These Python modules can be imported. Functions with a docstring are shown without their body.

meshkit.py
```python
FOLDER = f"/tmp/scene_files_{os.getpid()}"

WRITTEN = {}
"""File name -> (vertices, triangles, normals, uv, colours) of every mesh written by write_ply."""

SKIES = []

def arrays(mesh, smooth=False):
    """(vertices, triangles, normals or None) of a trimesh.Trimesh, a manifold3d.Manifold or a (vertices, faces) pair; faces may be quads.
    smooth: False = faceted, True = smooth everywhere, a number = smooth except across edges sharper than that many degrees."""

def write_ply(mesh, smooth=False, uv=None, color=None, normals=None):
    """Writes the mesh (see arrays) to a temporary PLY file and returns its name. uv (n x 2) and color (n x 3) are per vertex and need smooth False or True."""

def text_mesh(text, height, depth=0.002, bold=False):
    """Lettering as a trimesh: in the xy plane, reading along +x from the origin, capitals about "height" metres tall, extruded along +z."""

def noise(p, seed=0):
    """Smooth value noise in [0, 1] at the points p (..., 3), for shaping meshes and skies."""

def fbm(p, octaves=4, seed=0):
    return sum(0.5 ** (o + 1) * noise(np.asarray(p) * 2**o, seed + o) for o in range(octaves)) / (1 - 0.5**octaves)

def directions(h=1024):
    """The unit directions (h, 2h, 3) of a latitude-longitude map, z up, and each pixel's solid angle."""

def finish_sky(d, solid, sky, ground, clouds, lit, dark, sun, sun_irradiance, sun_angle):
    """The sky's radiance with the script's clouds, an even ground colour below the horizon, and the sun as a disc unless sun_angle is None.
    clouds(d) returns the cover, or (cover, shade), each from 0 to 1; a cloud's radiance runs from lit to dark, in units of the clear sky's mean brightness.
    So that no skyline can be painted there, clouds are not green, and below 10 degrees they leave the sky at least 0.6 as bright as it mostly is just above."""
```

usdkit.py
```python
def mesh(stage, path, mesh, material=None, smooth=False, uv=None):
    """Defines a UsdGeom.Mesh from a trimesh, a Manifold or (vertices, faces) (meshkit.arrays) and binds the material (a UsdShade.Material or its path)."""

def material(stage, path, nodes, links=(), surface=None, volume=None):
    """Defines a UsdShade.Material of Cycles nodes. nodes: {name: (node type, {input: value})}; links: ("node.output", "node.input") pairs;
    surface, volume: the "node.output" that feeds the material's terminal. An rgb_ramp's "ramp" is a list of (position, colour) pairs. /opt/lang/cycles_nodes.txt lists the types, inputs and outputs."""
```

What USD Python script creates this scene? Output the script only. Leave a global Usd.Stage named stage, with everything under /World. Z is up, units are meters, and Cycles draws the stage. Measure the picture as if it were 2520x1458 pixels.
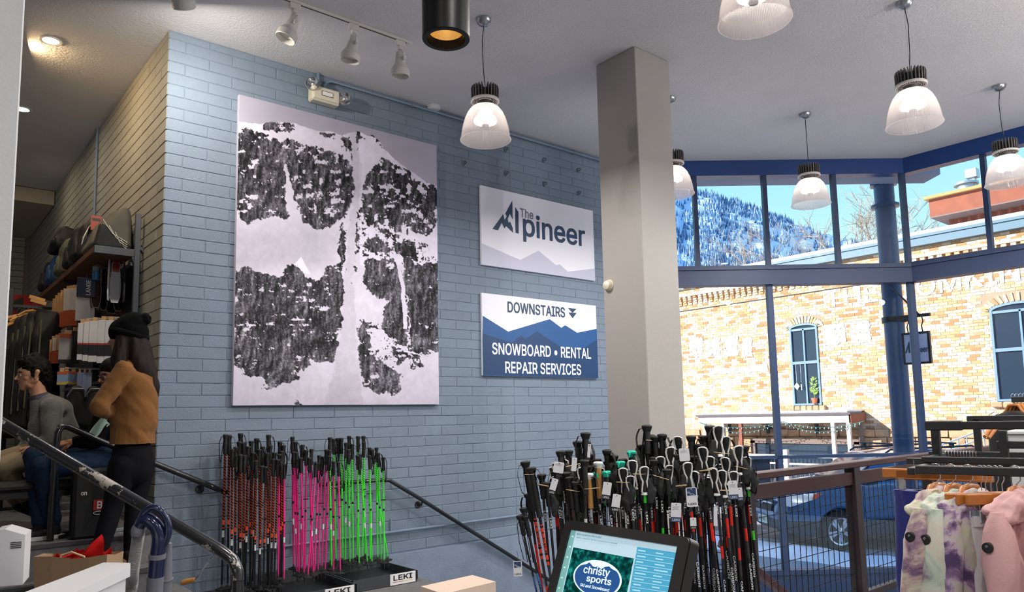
import math, random
import numpy as np, trimesh, manifold3d as m3
from shapely.geometry import Polygon, box as sbox
from shapely import affinity
from pxr import Usd, UsdGeom, UsdLux, UsdShade, Gf, Sdf, Vt
import usdkit, meshkit

stage = Usd.Stage.CreateInMemory()
UsdGeom.Xform.Define(stage, '/World')
A = np.array
PI = math.pi

# ---------------------------------------------------------------- camera
FPX, PITCH, ROLL, YAW = 1832.0, .1097, -.0206, .6961
EYE = A([0, 0, 1.45])
CXP, CYP = 1260.0, 729 + 95.6
def cam_axes():
    cy, sy = math.cos(YAW), math.sin(YAW)
    fwd = A([sy*math.cos(PITCH), cy*math.cos(PITCH), math.sin(PITCH)]); right = A([cy, -sy, 0]); up = np.cross(right, fwd)
    c, s = math.cos(ROLL), math.sin(ROLL)
    return c*right + s*up, -s*right + c*up, fwd
RT, UP, FW = cam_axes()
cam = UsdGeom.Camera.Define(stage, '/World/camera')
cam.CreateHorizontalApertureAttr(36.0); cam.CreateFocalLengthAttr(36*FPX/2520)
cam.CreateVerticalApertureOffsetAttr(95.6/2520*36)
cam.CreateClippingRangeAttr(Gf.Vec2f(.05, 20000))
cam.AddTransformOp().Set(Gf.Matrix4d(*RT, 0, *UP, 0, *(-FW), 0, *EYE, 1))
cam.CreateExposureAttr(0.0)

# ---------------------------------------------------------------- sky, sun, lamps
SUN_DIR = A([1.0, -.80, -.62])          # the way the sunlight travels: over our roof onto the wall across the street
SUN_I, SKY_I, PEND_I, ROOM_I, DOWN_I = 2.9, 1.3, 2000, 1100, 170
dome = UsdLux.DomeLight.Define(stage, '/World/sky')
dome.CreateIntensityAttr(1.0)
sky_m = usdkit.material(stage, '/World/Looks/sky', {
    'tc': ('texture_coordinate', {}), 'sx': ('separate_xyz', {}),
    'r': ('rgb_ramp', {'ramp': [(0, (.88, .97, 1.0)), (.18, (.56, .87, 1.0)), (.34, (.32, .74, 1.0)), (.55, (.10, .42, .92)), (1, (.04, .20, .72))]}),
    'b': ('background_shader', {'strength': SKY_I})},
    [('tc.generated', 'sx.vector'), ('sx.z', 'r.fac'), ('r.color', 'b.color')], surface='b.background')
UsdShade.MaterialBindingAPI.Apply(dome.GetPrim()).Bind(sky_m)
sun = UsdLux.DistantLight.Define(stage, '/World/sun')
sun.CreateIntensityAttr(SUN_I); sun.CreateNormalizeAttr(True); sun.CreateAngleAttr(.53); sun.CreateColorAttr(Gf.Vec3f(1, .96, .92))
def look_matrix(pos, to):                # -z looks along "to"
    z = -A(to, float)/np.linalg.norm(to); x = np.cross([0, 0, 1.], z)
    x = A([1., 0, 0]) if np.linalg.norm(x) < 1e-6 else x/np.linalg.norm(x)
    y = np.cross(z, x)
    return Gf.Matrix4d(*x, 0, *y, 0, *z, 0, *A(pos, float), 1)
sun.AddTransformOp().Set(look_matrix((0, 0, 30), SUN_DIR))
def bulb(name, pos, radius, inten, col=(1, .95, .88)):
    l = UsdLux.SphereLight.Define(stage, '/World/lamp_light/' + name)
    l.CreateRadiusAttr(radius); l.CreateIntensityAttr(inten); l.CreateColorAttr(Gf.Vec3f(*col)); l.CreateNormalizeAttr(False)
    l.AddTranslateOp().Set(Gf.Vec3d(*map(float, pos)))
    return l
def disc(name, pos, radius, inten, col=(1, .95, .88)):
    l = UsdLux.DiskLight.Define(stage, '/World/lamp_light/' + name)
    l.CreateRadiusAttr(radius); l.CreateIntensityAttr(inten); l.CreateColorAttr(Gf.Vec3f(*col)); s = UsdLux.ShapingAPI.Apply(l.GetPrim()); s.CreateShapingConeAngleAttr(56); s.CreateShapingConeSoftnessAttr(.35); l.AddTranslateOp().Set(Gf.Vec3d(*map(float, pos)))
    return l
def spot(name, pos, to, radius, inten, angle, col=(1, .9, .75), soft=.3):
    l = UsdLux.DiskLight.Define(stage, '/World/lamp_light/' + name)
    l.CreateRadiusAttr(radius); l.CreateIntensityAttr(inten); l.CreateColorAttr(Gf.Vec3f(*col))
    s = UsdLux.ShapingAPI.Apply(l.GetPrim()); s.CreateShapingConeAngleAttr(angle); s.CreateShapingConeSoftnessAttr(soft)
    l.AddTransformOp().Set(look_matrix(pos, to))
    return l

# ---------------------------------------------------------------- points from pixels (each at its own real plane)
def ray(px, py): return RT*((px-CXP)/FPX) + UP*(-(py-CYP)/FPX) + FW
def on(px, py, n, d):
    r = ray(px, py); n = A(n, float); return EYE + r*((d - n@EYE)/(n@r))
def aty(px, py, y): return on(px, py, (0, 1, 0), y)
def atx(px, py, x): return on(px, py, (1, 0, 0), x)
def atz(px, py, z): return on(px, py, (0, 0, 1), z)
def atd(px, py, d): return EYE + ray(px, py)*d

# ---------------------------------------------------------------- mesh kit
class MB:
    def __init__(s): s.v, s.f, s.n, s.c = [], [], 0, []
    def add(s, v, f, col=None):
        v = np.asarray(v, float); f = np.asarray(f, int)
        if f.shape[1] == 4: f = np.vstack([f[:, [0, 1, 2]], f[:, [0, 2, 3]]])
        s.v.append(v); s.f.append(f + s.n); s.n += len(v)
        if col is not None: s.c.append(np.broadcast_to(A(col, float), (len(v), 3)))
        return s
    def addm(s, m, col=None):
        if hasattr(m, 'to_mesh'):
            q = m.to_mesh(); return s.add(q.vert_properties[:, :3], q.tri_verts, col)
        return s.add(m.vertices, m.faces, col)
    def box(s, lo, hi, M=None, col=None):
        lo, hi = A(lo, float), A(hi, float); v = A([[(lo, hi)[i][0], (lo, hi)[j][1], (lo, hi)[k][2]] for i in (0, 1) for j in (0, 1) for k in (0, 1)])
        f = [[0, 1, 3, 2], [4, 6, 7, 5], [0, 4, 5, 1], [2, 3, 7, 6], [0, 2, 6, 4], [1, 5, 7, 3]]
        if M is not None: v = v @ M[:3, :3].T + M[:3, 3]
        return s.add(v, f, col)
    def rbox(s, lo, hi, r=.005, M=None, col=None):      # chamfered box
        lo, hi = np.minimum(lo, hi).astype(float), np.maximum(lo, hi).astype(float); r = min(r, *(.49*(hi-lo)))
        pts = []
        for ax in range(3):
            for q in np.ndindex(2, 2, 2):
                p = A([(lo[i]+r, hi[i]-r)[q[i]] for i in range(3)]); p[ax] = (lo, hi)[q[ax]][ax]; pts.append(p)
        m = m3.Manifold.hull_points(A(pts)).to_mesh(); v = m.vert_properties[:, :3]
        if M is not None: v = v @ M[:3, :3].T + M[:3, 3]
        return s.add(v, m.tri_verts, col)
    def bar(s, a, b, w, h, up=(0, 0, 1), r=0):          # beam of width w (sideways) and height h (along up) from a to b
        a, b = A(a, float), A(b, float); x = b-a; L = np.linalg.norm(x); x /= L
        z = A(up, float) - x*(A(up, float)@x); z /= np.linalg.norm(z); y = np.cross(z, x)
        M = np.eye(4); M[:3, 0], M[:3, 1], M[:3, 2], M[:3, 3] = x, y, z, a
        return s.rbox((0, -w/2, -h/2), (L, w/2, h/2), r, M) if r else s.box((0, -w/2, -h/2), (L, w/2, h/2), M)
    def tube(s, pts, r, n=8, cap=True, col=None):
        p = A(pts, float); k = len(p); r = np.broadcast_to(r, (k,)).astype(float)
        t = np.gradient(p, axis=0); t /= np.linalg.norm(t, axis=1, keepdims=True) + 1e-12
        a = np.zeros_like(p); ref = A([0, 0, 1.]) if abs(t[0, 2]) < .9 else A([1., 0, 0])
        u = np.cross(t[0], ref); u /= np.linalg.norm(u)
        for i in range(k):
            u = u - t[i]*(u@t[i]); u /= np.linalg.norm(u) + 1e-12; a[i] = u
        b = np.cross(t, a); g = np.arange(n)*2*PI/n
        v = (p[:, None] + r[:, None, None]*(np.cos(g)[None, :, None]*a[:, None] + np.sin(g)[None, :, None]*b[:, None])).reshape(-1, 3)
        i, j = np.meshgrid(np.arange(k-1), np.arange(n), indexing='ij'); i, j = i.ravel(), j.ravel()
        f = np.stack([i*n+j, i*n+(j+1) % n, (i+1)*n+(j+1) % n, (i+1)*n+j], 1)
        s.add(v, f, col)
        if cap:
            e0 = np.stack([np.zeros(n-2, int), np.arange(2, n), np.arange(1, n-1)], 1)
            s.add(v[:n], e0, col); s.add(v[-n:], e0[:, ::-1], col)
        return s
    def lathe(s, prof, n=24, M=None, col=None):         # prof: (radius, z) upwards
        pr = A(prof, float); k = len(pr); g = np.arange(n)*2*PI/n
        v = np.stack([pr[:, 0][:, None]*np.cos(g), pr[:, 0][:, None]*np.sin(g), np.repeat(pr[:, 1][:, None], n, 1)], -1).reshape(-1, 3)
        i, j = np.meshgrid(np.arange(k-1), np.arange(n), indexing='ij'); i, j = i.ravel(), j.ravel()
        f = np.stack([i*n+j, i*n+(j+1) % n, (i+1)*n+(j+1) % n, (i+1)*n+j], 1)
        if M is not None: v = v @ M[:3, :3].T + M[:3, 3]
        return s.add(v, f, col)
    def prism(s, poly, d, M=None, col=None):            # shapely polygon in xy, extruded d along z
        for g in getattr(poly, 'geoms', [poly]):
            if g.area < 1e-9: continue
            m = trimesh.creation.extrude_polygon(g, d, engine='earcut'); v = m.vertices
            if M is not None: v = v @ M[:3, :3].T + M[:3, 3]
            s.add(v, m.faces, col)
        return s
    def ball(s, c, r, sub=2, col=None):
        m = trimesh.creation.icosphere(sub); return s.add(m.vertices*A(r, float) + A(c, float), m.faces, col)
    def loft(s, rings, cap=True, col=None):             # rings: k x n x 3
        R = A(rings, float); k, n = R.shape[:2]; i, j = np.meshgrid(np.arange(k-1), np.arange(n), indexing='ij'); i, j = i.ravel(), j.ravel()
        f = np.stack([i*n+j, i*n+(j+1) % n, (i+1)*n+(j+1) % n, (i+1)*n+j], 1); v = R.reshape(-1, 3)
        s.add(v, f, col)
        if cap:
            for q, flip in ((0, 1), (k-1, 0)):
                c = R[q].mean(0); w = np.vstack([R[q], c]); e = np.stack([np.full(n, n), np.arange(n), (np.arange(n)+1) % n], 1)
                s.add(w, e[:, ::-1] if flip else e, col)
        return s
    def grid(s, P, col=None, flip=False):               # P: a x b x 3 sheet
        a, b = P.shape[:2]; i, j = np.meshgrid(np.arange(a-1), np.arange(b-1), indexing='ij'); i, j = i.ravel(), j.ravel()
        f = np.stack([i*b+j, (i+1)*b+j, (i+1)*b+j+1, i*b+j+1], 1)
        return s.add(P.reshape(-1, 3), f[:, ::-1] if flip else f, None if col is None else A(col).reshape(-1, 3))
    def move(s, M):
        s.v = [v @ M[:3, :3].T + M[:3, 3] for v in s.v]; return s
    def arrays(s): return np.vstack(s.v), np.vstack(s.f)
    def obj(s, name, mat, parent='/World', smooth=30, **kw): return obj(name, s, mat, parent, smooth, **kw)

names = {}
def numbered(parent, name):
    k = names.get((parent, name), 0); names[(parent, name)] = k+1
    return f'{parent}/{name}' if k == 0 else f'{parent}/{name}_{k:03d}'
def P_(p): return p if isinstance(p, str) else str(p.GetPath())
def tag(o, label=None, cat=None, group=None, kind=None):
    o = o.GetPrim() if hasattr(o, 'GetPrim') else o
    for k, v in (('label', label), ('category', cat), ('group', group), ('kind', kind)):
        if v: o.SetCustomDataByKey(k, v)
    return o
def obj(name, mb, mat, parent='/World', smooth=30, label=None, cat=None, group=None, kind=None):
    v, f = mb.arrays() if isinstance(mb, MB) else mb
    path = numbered(P_(parent), name)
    m = usdkit.mesh(stage, path, (v, f), mat, smooth if not (isinstance(mb, MB) and mb.c) else (True if smooth else False))
    if isinstance(mb, MB) and mb.c:
        UsdGeom.PrimvarsAPI(m).CreatePrimvar('col', Sdf.ValueTypeNames.Color3fArray, 'vertex').Set(Vt.Vec3fArray.FromNumpy(np.vstack(mb.c).astype(np.float32)))
    return tag(m.GetPrim(), label, cat, group, kind)
def thing(name, label, cat=None, pos=(0, 0, 0), rz=0, group=None, kind=None, M=None):
    x = UsdGeom.Xform.Define(stage, numbered('/World', name))
    place(x.GetPrim(), pos, rz, M)
    return tag(x.GetPrim(), label, cat, group, kind)
def sub(name, parent, label=None):
    x = UsdGeom.Xform.Define(stage, numbered(P_(parent), name)); return tag(x.GetPrim(), label)
def mat4(x=(1, 0, 0), y=(0, 1, 0), z=(0, 0, 1), o=(0, 0, 0)):
    M = np.eye(4); M[:3, 0], M[:3, 1], M[:3, 2], M[:3, 3] = x, y, z, o; return M
def rotz(a, o=(0, 0, 0)): c, s = math.cos(a), math.sin(a); return mat4((c, s, 0), (-s, c, 0), (0, 0, 1), o)
def place(prim, pos=(0, 0, 0), rz=0, M=None):
    M = rotz(rz, pos) if M is None else M
    a = prim.GetAttribute('xformOp:transform')
    g = Gf.Matrix4d(*[float(q) for q in A(M).T.ravel()])
    if a and a.IsDefined() and a.HasAuthoredValue() and not prim.HasAuthoredReferences(): a.Set(g)
    else:
        xf = UsdGeom.Xformable(prim); xf.ClearXformOpOrder(); xf.AddTransformOp().Set(g)
def dup(proto, label, pos=(0, 0, 0), rz=0, M=None, group=None, name=None):
    was = proto.GetCustomData(); nm = name or proto.GetName()
    base = nm if not (len(nm) > 4 and nm[-4] == '_' and nm[-3:].isdigit()) else nm[:-4]
    x = UsdGeom.Xform.Define(stage, numbered('/World', base)).GetPrim()
    x.GetReferences().AddInternalReference(proto.GetPath())
    M = rotz(rz, pos) if M is None else M
    xf = UsdGeom.Xformable(x); xf.ClearXformOpOrder(); x.CreateAttribute('xformOp:transform', Sdf.ValueTypeNames.Matrix4d).Set(Gf.Matrix4d(*[float(q) for q in A(M).T.ravel()]))
    UsdGeom.Xformable(x).SetXformOpOrder([UsdGeom.XformOp(x.GetAttribute('xformOp:transform'))])
    x.SetInstanceable(True)
    return tag(x, label or was['label'], was['category'], group or was.get('group'))
class Kind:                                # build once, then copy
    def __init__(s, build): s.build, s.first = build, None
    def put(s, label, M, group=None):
        if s.first is None:
            s.first = s.build(); place(s.first, M=M); return tag(s.first, label, None, group)
        return dup(s.first, label, M=M, group=group)
def solid(bones, length=.03, smooth=8, extra=()):   # one continuous body out of tapered bones
    ms = []
    for a, ra, b, rb in bones:
        pts = np.vstack([SPH*ra + A(a, float), SPH*rb + A(b, float)]); ms.append(m3.Manifold.hull_points(pts))
    ms += list(extra)
    u = m3.Manifold.batch_boolean(ms, m3.OpType.Add).refine_to_length(length).to_mesh()
    t = trimesh.Trimesh(u.vert_properties[:, :3], u.tri_verts, process=True)
    if smooth: trimesh.smoothing.filter_taubin(t, iterations=smooth)
    return t
SPH = trimesh.creation.icosphere(2).vertices
def soft(pts, r, length=.03, amp=.01, scale=8, seed=0, smooth=6):   # padded blob: hull of balls, wrinkled
    h = m3.Manifold.hull_points(np.vstack([SPH*(q[3] if len(q) > 3 else r) + A(q[:3], float) for q in pts])).refine_to_length(length).to_mesh()
    t = trimesh.Trimesh(h.vert_properties[:, :3], h.tri_verts, process=True)
    trimesh.smoothing.filter_taubin(t, iterations=smooth)
    if amp: t.vertices = t.vertices + t.vertex_normals*((meshkit.fbm(t.vertices*scale, 3, seed)-.5)*2*amp)[:, None]
    return t

# ---------------------------------------------------------------- materials
def lin(h):
    if isinstance(h, str):
        c = A([int(h[i:i+2], 16)/255 for i in (0, 2, 4)])
    else: c = A(h, float)/255
    return tuple(np.where(c <= .04045, c/12.92, ((c+.055)/1.055)**2.4))
LOOK = {}
def mat(name, rgb, rough=.5, metal=0, var=0, vs=6, bump=0, bs=60, spec=.5, coat=0, rnd=0, emit=0, obj_space=True, stretch=None, sheen=0, detail=3, col=None, bdist=.01, island=0):
    path = '/World/Looks/' + name
    if path in LOOK: return path
    LOOK[path] = 1
    n = {'p': ('principled_bsdf', {'roughness': rough, 'metallic': metal, 'specular_ior_level': spec, 'coat_weight': coat, 'sheen_weight': sheen})}
    l = []; c = lin(rgb) if rgb is not None else (0, 0, 0)
    n['tc'] = ('texture_coordinate', {}) if obj_space else ('geometry', {})
    src = 'tc.object' if obj_space else 'tc.position'
    if stretch is not None:
        n['mp'] = ('mapping', {'scale': stretch}); l.append((src, 'mp.vector')); src = 'mp.vector'
    cur = None
    if col: n['at'] = ('attribute', {'attribute': 'col'}); cur = 'at.color'
    if var:
        n['nz'] = ('noise_texture', {'scale': vs, 'detail': detail, 'roughness': .6}); l.append((src, 'nz.vector'))
        n['mr'] = ('map_range', {'from_min': .25, 'from_max': .75, 'to_min': 1-var, 'to_max': 1+var}); l.append(('nz.fac', 'mr.value'))
        n['cm'] = ('mix', {'mix_type': 'multiply', 'fac': 1.0, 'color1': c}); l.append(('mr.result', 'cm.color2'))
        if cur: l.append((cur, 'cm.color1'))
        cur = 'cm.color'
    if rnd or island:
        n['oi'] = ('object_info', {}) if rnd else ('geometry', {})
        n['m2'] = ('map_range', {'to_min': 1-(rnd or island), 'to_max': 1+(rnd or island)}); l.append(('oi.random' if rnd else 'oi.random_per_island', 'm2.value'))
        n['c2'] = ('mix', {'mix_type': 'multiply', 'fac': 1.0, 'color1': c}); l.append(('m2.result', 'c2.color2'))
        if cur: l.append((cur, 'c2.color1'))
        cur = 'c2.color'
    if cur: l.append((cur, 'p.base_color'))
    else: n['p'][1]['base_color'] = c
    if emit:
        n['p'][1]['emission_strength'] = emit
        if cur: l.append((cur, 'p.emission_color'))
        else: n['p'][1]['emission_color'] = c
    if bump:
        n['bn'] = ('noise_texture', {'scale': bs, 'detail': 4, 'roughness': .65}); l.append((src, 'bn.vector'))
        n['bp'] = ('bump', {'strength': bump, 'distance': bdist}); l += [('bn.fac', 'bp.height'), ('bp.normal', 'p.normal')]
    usdkit.material(stage, path, n, l, surface='p.BSDF')
    return path
def text(s, h, bold=True, depth=.001):
    return meshkit.text_mesh(s, h, depth, bold)
def text_on(mb, s, h, o, x, y, width=None, bold=True, depth=.001, center=False, sy=1):
    t = text(s, h, bold, depth); v = A(t.vertices); w = v[:, 0].max()
    if width: v[:, 0] *= width/w; w = width
    if center: v[:, 0] -= w/2
    x, y = A(x, float), A(y, float); z = np.cross(x, y)
    mb.add(v @ np.stack([x, y*sy, z]) + A(o, float), t.faces); return mb

# ================================================================ the room
CEIL = 4.82; WY = 6.511; CX = 1.67                      # ceiling height, painted wall plane, its outer corner
BLK, CRS, Z0, X0 = .4064, .1023, 1.4763, 1.8111         # block length, course height, a course line, a joint
W0 = A([10.378, 4.115]); WD = A([8.055-10.378, 5.97-4.115]); WD = WD/np.linalg.norm(WD)   # window corner and the slanted window's run
def w1(s, z, off=0):                                    # point on the slanted window, off = outwards
    return A([W0[0]+WD[0]*s + WD[1]*off, W0[1]+WD[1]*s - WD[0]*off, z])
S_END = (WY - W0[1])/WD[1]
XE = (W0 + WD*S_END)[0]

M_BLUE = mat('blue_block_paint', '7b899b', .62, var=.06, vs=3, bump=.85, bs=110, rnd=.035, spec=.35, bdist=.006)
M_BLUE2 = mat('blue_joint_paint', '717f91', .65, bump=.4, bs=160, spec=.3, bdist=.004)
M_CONC = mat('blue_painted_concrete', '8290a6', .7, var=.12, vs=4, bump=.5, bs=40, spec=.3)
M_WARM = mat('cream_block_paint', '9c9a90', .62, var=.06, vs=3, bump=.55, bs=130, rnd=.05, spec=.35, bdist=.006)
M_WARM2 = mat('cream_joint_paint', '77746c', .65, bump=.4, bs=160, bdist=.004)
M_CEIL = mat('stippled_ceiling', 'dcd9dc', .9, var=.03, vs=2, bump=.75, bs=46, spec=.2, obj_space=False, bdist=.012)
M_WHITE = mat('white_wall_paint', 'c4c6ca', .8, bump=.25, bs=90, spec=.3, bdist=.004)
M_COLUMN = mat('grey_column_paint', 'a29e9a', .36, bump=.22, bs=120, spec=.5, bdist=.004)
M_NAVY = mat('navy_painted_steel', '1d3359', .45, var=.05, bump=.15, bs=200)
M_CARPET = mat('grey_herringbone_carpet', '6f6f73', .95, var=.22, vs=14, bump=.8, bs=300, spec=.1, sheen=.2)
M_BLACKM = mat('black_metal', '17181b', .42, var=.15, vs=20)
M_PIPE = mat('blue_grey_pipe_paint', '74869c', .4)

# floor: shop level, notched for the stair that runs down along the painted wall
FL = Polygon([(-7, -7), (10.33, -7), (10.33, 2.62), (4.12, 2.62), (3.83, 4.05), (3.83, 6.51), (-7, 6.51)])
carpet = MB().prism(FL, .22, mat4(o=(0, 0, -.22)))
obj('floor', carpet, M_CARPET, kind='structure', label='grey flecked carpet floor of the shop level')
lower = MB().box((3.5, 2.4, -3.0), (10.6, 7.2, -2.85))
obj('floor', lower, mat('lower_floor', '55565c', .8, var=.1), kind='structure', label='dark floor at the foot of the stairwell')
# platform up to the boot fitting corner, with carpeted steps fanning round its edge
plat = Polygon([(-6, 5.9), (.957, 6.0), (1.36, 6.02), (1.66, 6.25), (1.66, 6.51), (1.66, 14.6), (-6, 14.6)])
obj('floor', MB().prism(plat, .21, mat4(o=(0, 0, .42))).prism(plat.buffer(-.02), .42, mat4(o=(0, 0, 0.001))), M_CARPET, kind='structure', label='raised carpeted platform of the boot fitting corner')
M_NOSE = mat('dark_rubber_nosing', '35353a', .6, bump=.2, bs=200)
st = thing('stair', 'carpeted steps fanning down from the raised platform', kind='structure')
front = sbox(-6, 3.2, 4, 6.5)
prev = plat
for k in (1, 2):
    pk = plat.buffer(.26*k, join_style=2).intersection(sbox(-6, 2, (1.62, 1.80)[k-1], 6.505))
    obj('step', MB().prism(pk.difference(plat.buffer(-.1)), .63-.21*k, mat4(o=(0, 0, 0))), M_CARPET, st)
    edge = prev.buffer(.012, join_style=2).difference(prev.buffer(-.055, join_style=2)).intersection(sbox(-5, 3, 3.4, 6.43))
    obj('nosing', MB().prism(edge, .02, mat4(o=(0, 0, .63-.21*(k-1)+.001))), M_NOSE, st)
    prev = pk
# stair going downstairs along the painted wall
st2 = thing('stair', 'carpeted stair going downstairs along the painted block wall', kind='structure')
for k in range(15):
    obj('step', MB().box((3.84+.28*k, 4.06, -.172*(k+1)-.2), (3.84+.28*(k+1)+.03, WY-.04, -.172*(k+1))), M_CARPET, st2)

# ceiling
CP = Polygon([(-7, -7), (10.45, -7), (10.45, 4.1), tuple(W0+A([.06, .06])), tuple((W0+WD*S_END)+A([.06, .06])), (1.95, 6.8), (1.95, 15), (-7, 15)])
obj('ceiling', MB().prism(CP, .2, mat4(o=(0, 0, CEIL))), M_CEIL, kind='structure', label='grey stippled ceiling')
obj('ceiling', MB().box((-6, 12.19, aty(120, 504, 12.19)[2]), (1.66, 14.6, CEIL-.01)), mat('soffit_paint', 'b9ab98', .8, bump=.2, bs=80), kind='structure', label='dropped soffit at the end of the boot fitting corner')

def block_wall(root, along, out, length, zlo, zhi, u0, base, mats, hidden, keep, joint=None, depth=.02, seed=1):
    """blocks in running bond; the biggest in view are parts, the others one joined part"""
    rg = random.Random(seed); along, out, base = A(along, float), A(out, float), A(base, float)
    k0, k1 = math.floor((zlo-Z0)/CRS), math.ceil((zhi-Z0)/CRS); rows = []
    for k in range(k0, k1+1):
        za, zb = max(Z0+k*CRS, zlo), min(Z0+(k+1)*CRS, zhi)
        if zb-za < .02: continue
        off = u0 + (BLK/2 if k % 2 == 0 else 0)
        cuts = [0.0]; x = off - BLK*math.ceil(off/BLK) + BLK
        while x < length-1e-3:
            if x > .03: cuts.append(x)
            x += BLK
        cuts.append(length)
        if joint:
            for jn in joint:
                cuts = sorted([c for c in cuts if abs(c-jn) > .09] + [jn])
        for a, b in zip(cuts, cuts[1:]):
            if b-a > .02: rows.append((a, b, za, zb))
    got = []
    for a, b, za, zb in rows:
        c = base + along*(a+b)/2 + A([0, 0, (za+zb)/2])
        if hidden(a, b, za, zb): continue
        q = c - EYE; dz = q@FW; px = CXP + FPX*(q@RT)/max(dz, .1); py = CYP - FPX*(q@UP)/max(dz, .1)
        vis = dz > .3 and -40 < px < 2560 and -30 < py < 1490
        got.append((-((b-a)*(zb-za)/dz**3 if vis else 0), a, b, za, zb))
    got.sort()
    rest = MB()
    for i, (w, a, b, za, zb) in enumerate(got):
        g = .0035; e = rg.uniform(-.0012, .0012); ti = rg.uniform(-.0008, .0008)
        lo = (a+g+rg.uniform(-.001, .001), -.004, za+g+rg.uniform(-.0012, .001)); hi = (b-g, depth+e, zb-g)
        mb = MB() if (i < keep and w < 0) else rest
        n0 = len(mb.v)
        mb.rbox(lo, hi, .0032)
        M = mat4(along, out, (0, 0, 1), base)
        for q in range(n0, len(mb.v)): mb.v[q] = mb.v[q] @ M[:3, :3].T + M[:3, 3]
        if out@np.cross(A([0, 0, 1]), along) < 0: mb.f[-1] = mb.f[-1][:, ::-1]
        if mb is not rest: obj('brick', mb, mats[0], root, smooth=False)
    if rest.v: obj('brick_field', rest, mats[0], root, smooth=False, kind='stuff')

wb = thing('wall_back', 'blue-grey painted block wall carrying the mountain print and the two signs', kind='structure')
obj('backing', MB().box((CX+.012, WY+.0045, -3), (XE, WY+.2, CEIL+.02)), M_BLUE2, wb)
def hid_back(a, b, za, zb):
    xa, xb = a+CX, b+CX
    return (xa > 2.36 and xb < 4.33 and za > 1.66 and zb < 4.33) or (xa > 5.1 and xb < 6.75 and za > 1.99 and zb < 2.75) or (xa > 5.1 and xb < 6.75 and za > 3.24 and zb < 3.98) or za < .12
block_wall(wb, (1, 0, 0), (0, -1, 0), XE-CX, 0.0, CEIL-.004, X0-CX, (CX, WY+.02, 0), (M_BLUE,), hid_back, 300, joint=[5.455-CX], seed=3)
obj('stem_wall', MB().box((3.80, WY-.035, -3.0), (XE-.05, WY+.02, .135)), M_CONC, wb, label='bare concrete base of the wall beside the stair')
obj('brick_field', MB().box((CX, WY+.0, 0.0), (3.80, WY+.02, .1)), M_BLUE, wb)

wl = thing('wall_left', 'warm lit block wall of the boot fitting corner behind the shelf', kind='structure')
obj('backing', MB().box((CX+.0045, WY+.012, 0.4), (CX+.2, 14.8, CEIL+.02)), M_WARM2, wl)
block_wall(wl, (0, 1, 0), (-1, 0, 0), 14.6-WY, .63, CEIL-.004, .2, (CX+.02, WY, 0), (M_WARM,), lambda a, b, za, zb: False, 300, seed=5)
wf = thing('wall_far', 'grey block wall at the far end of the boot fitting corner', kind='structure')
obj('backing', MB().box((-6, 14.61, .4), (CX, 14.8, CEIL)), M_WARM2, wf)
block_wall(wf, (1, 0, 0), (0, -1, 0), 7.6, .63, 4.6, .1, (-6, 14.61, 0), (M_WARM,), lambda a, b, za, zb: b < 4.2, 120, seed=7)

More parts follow.
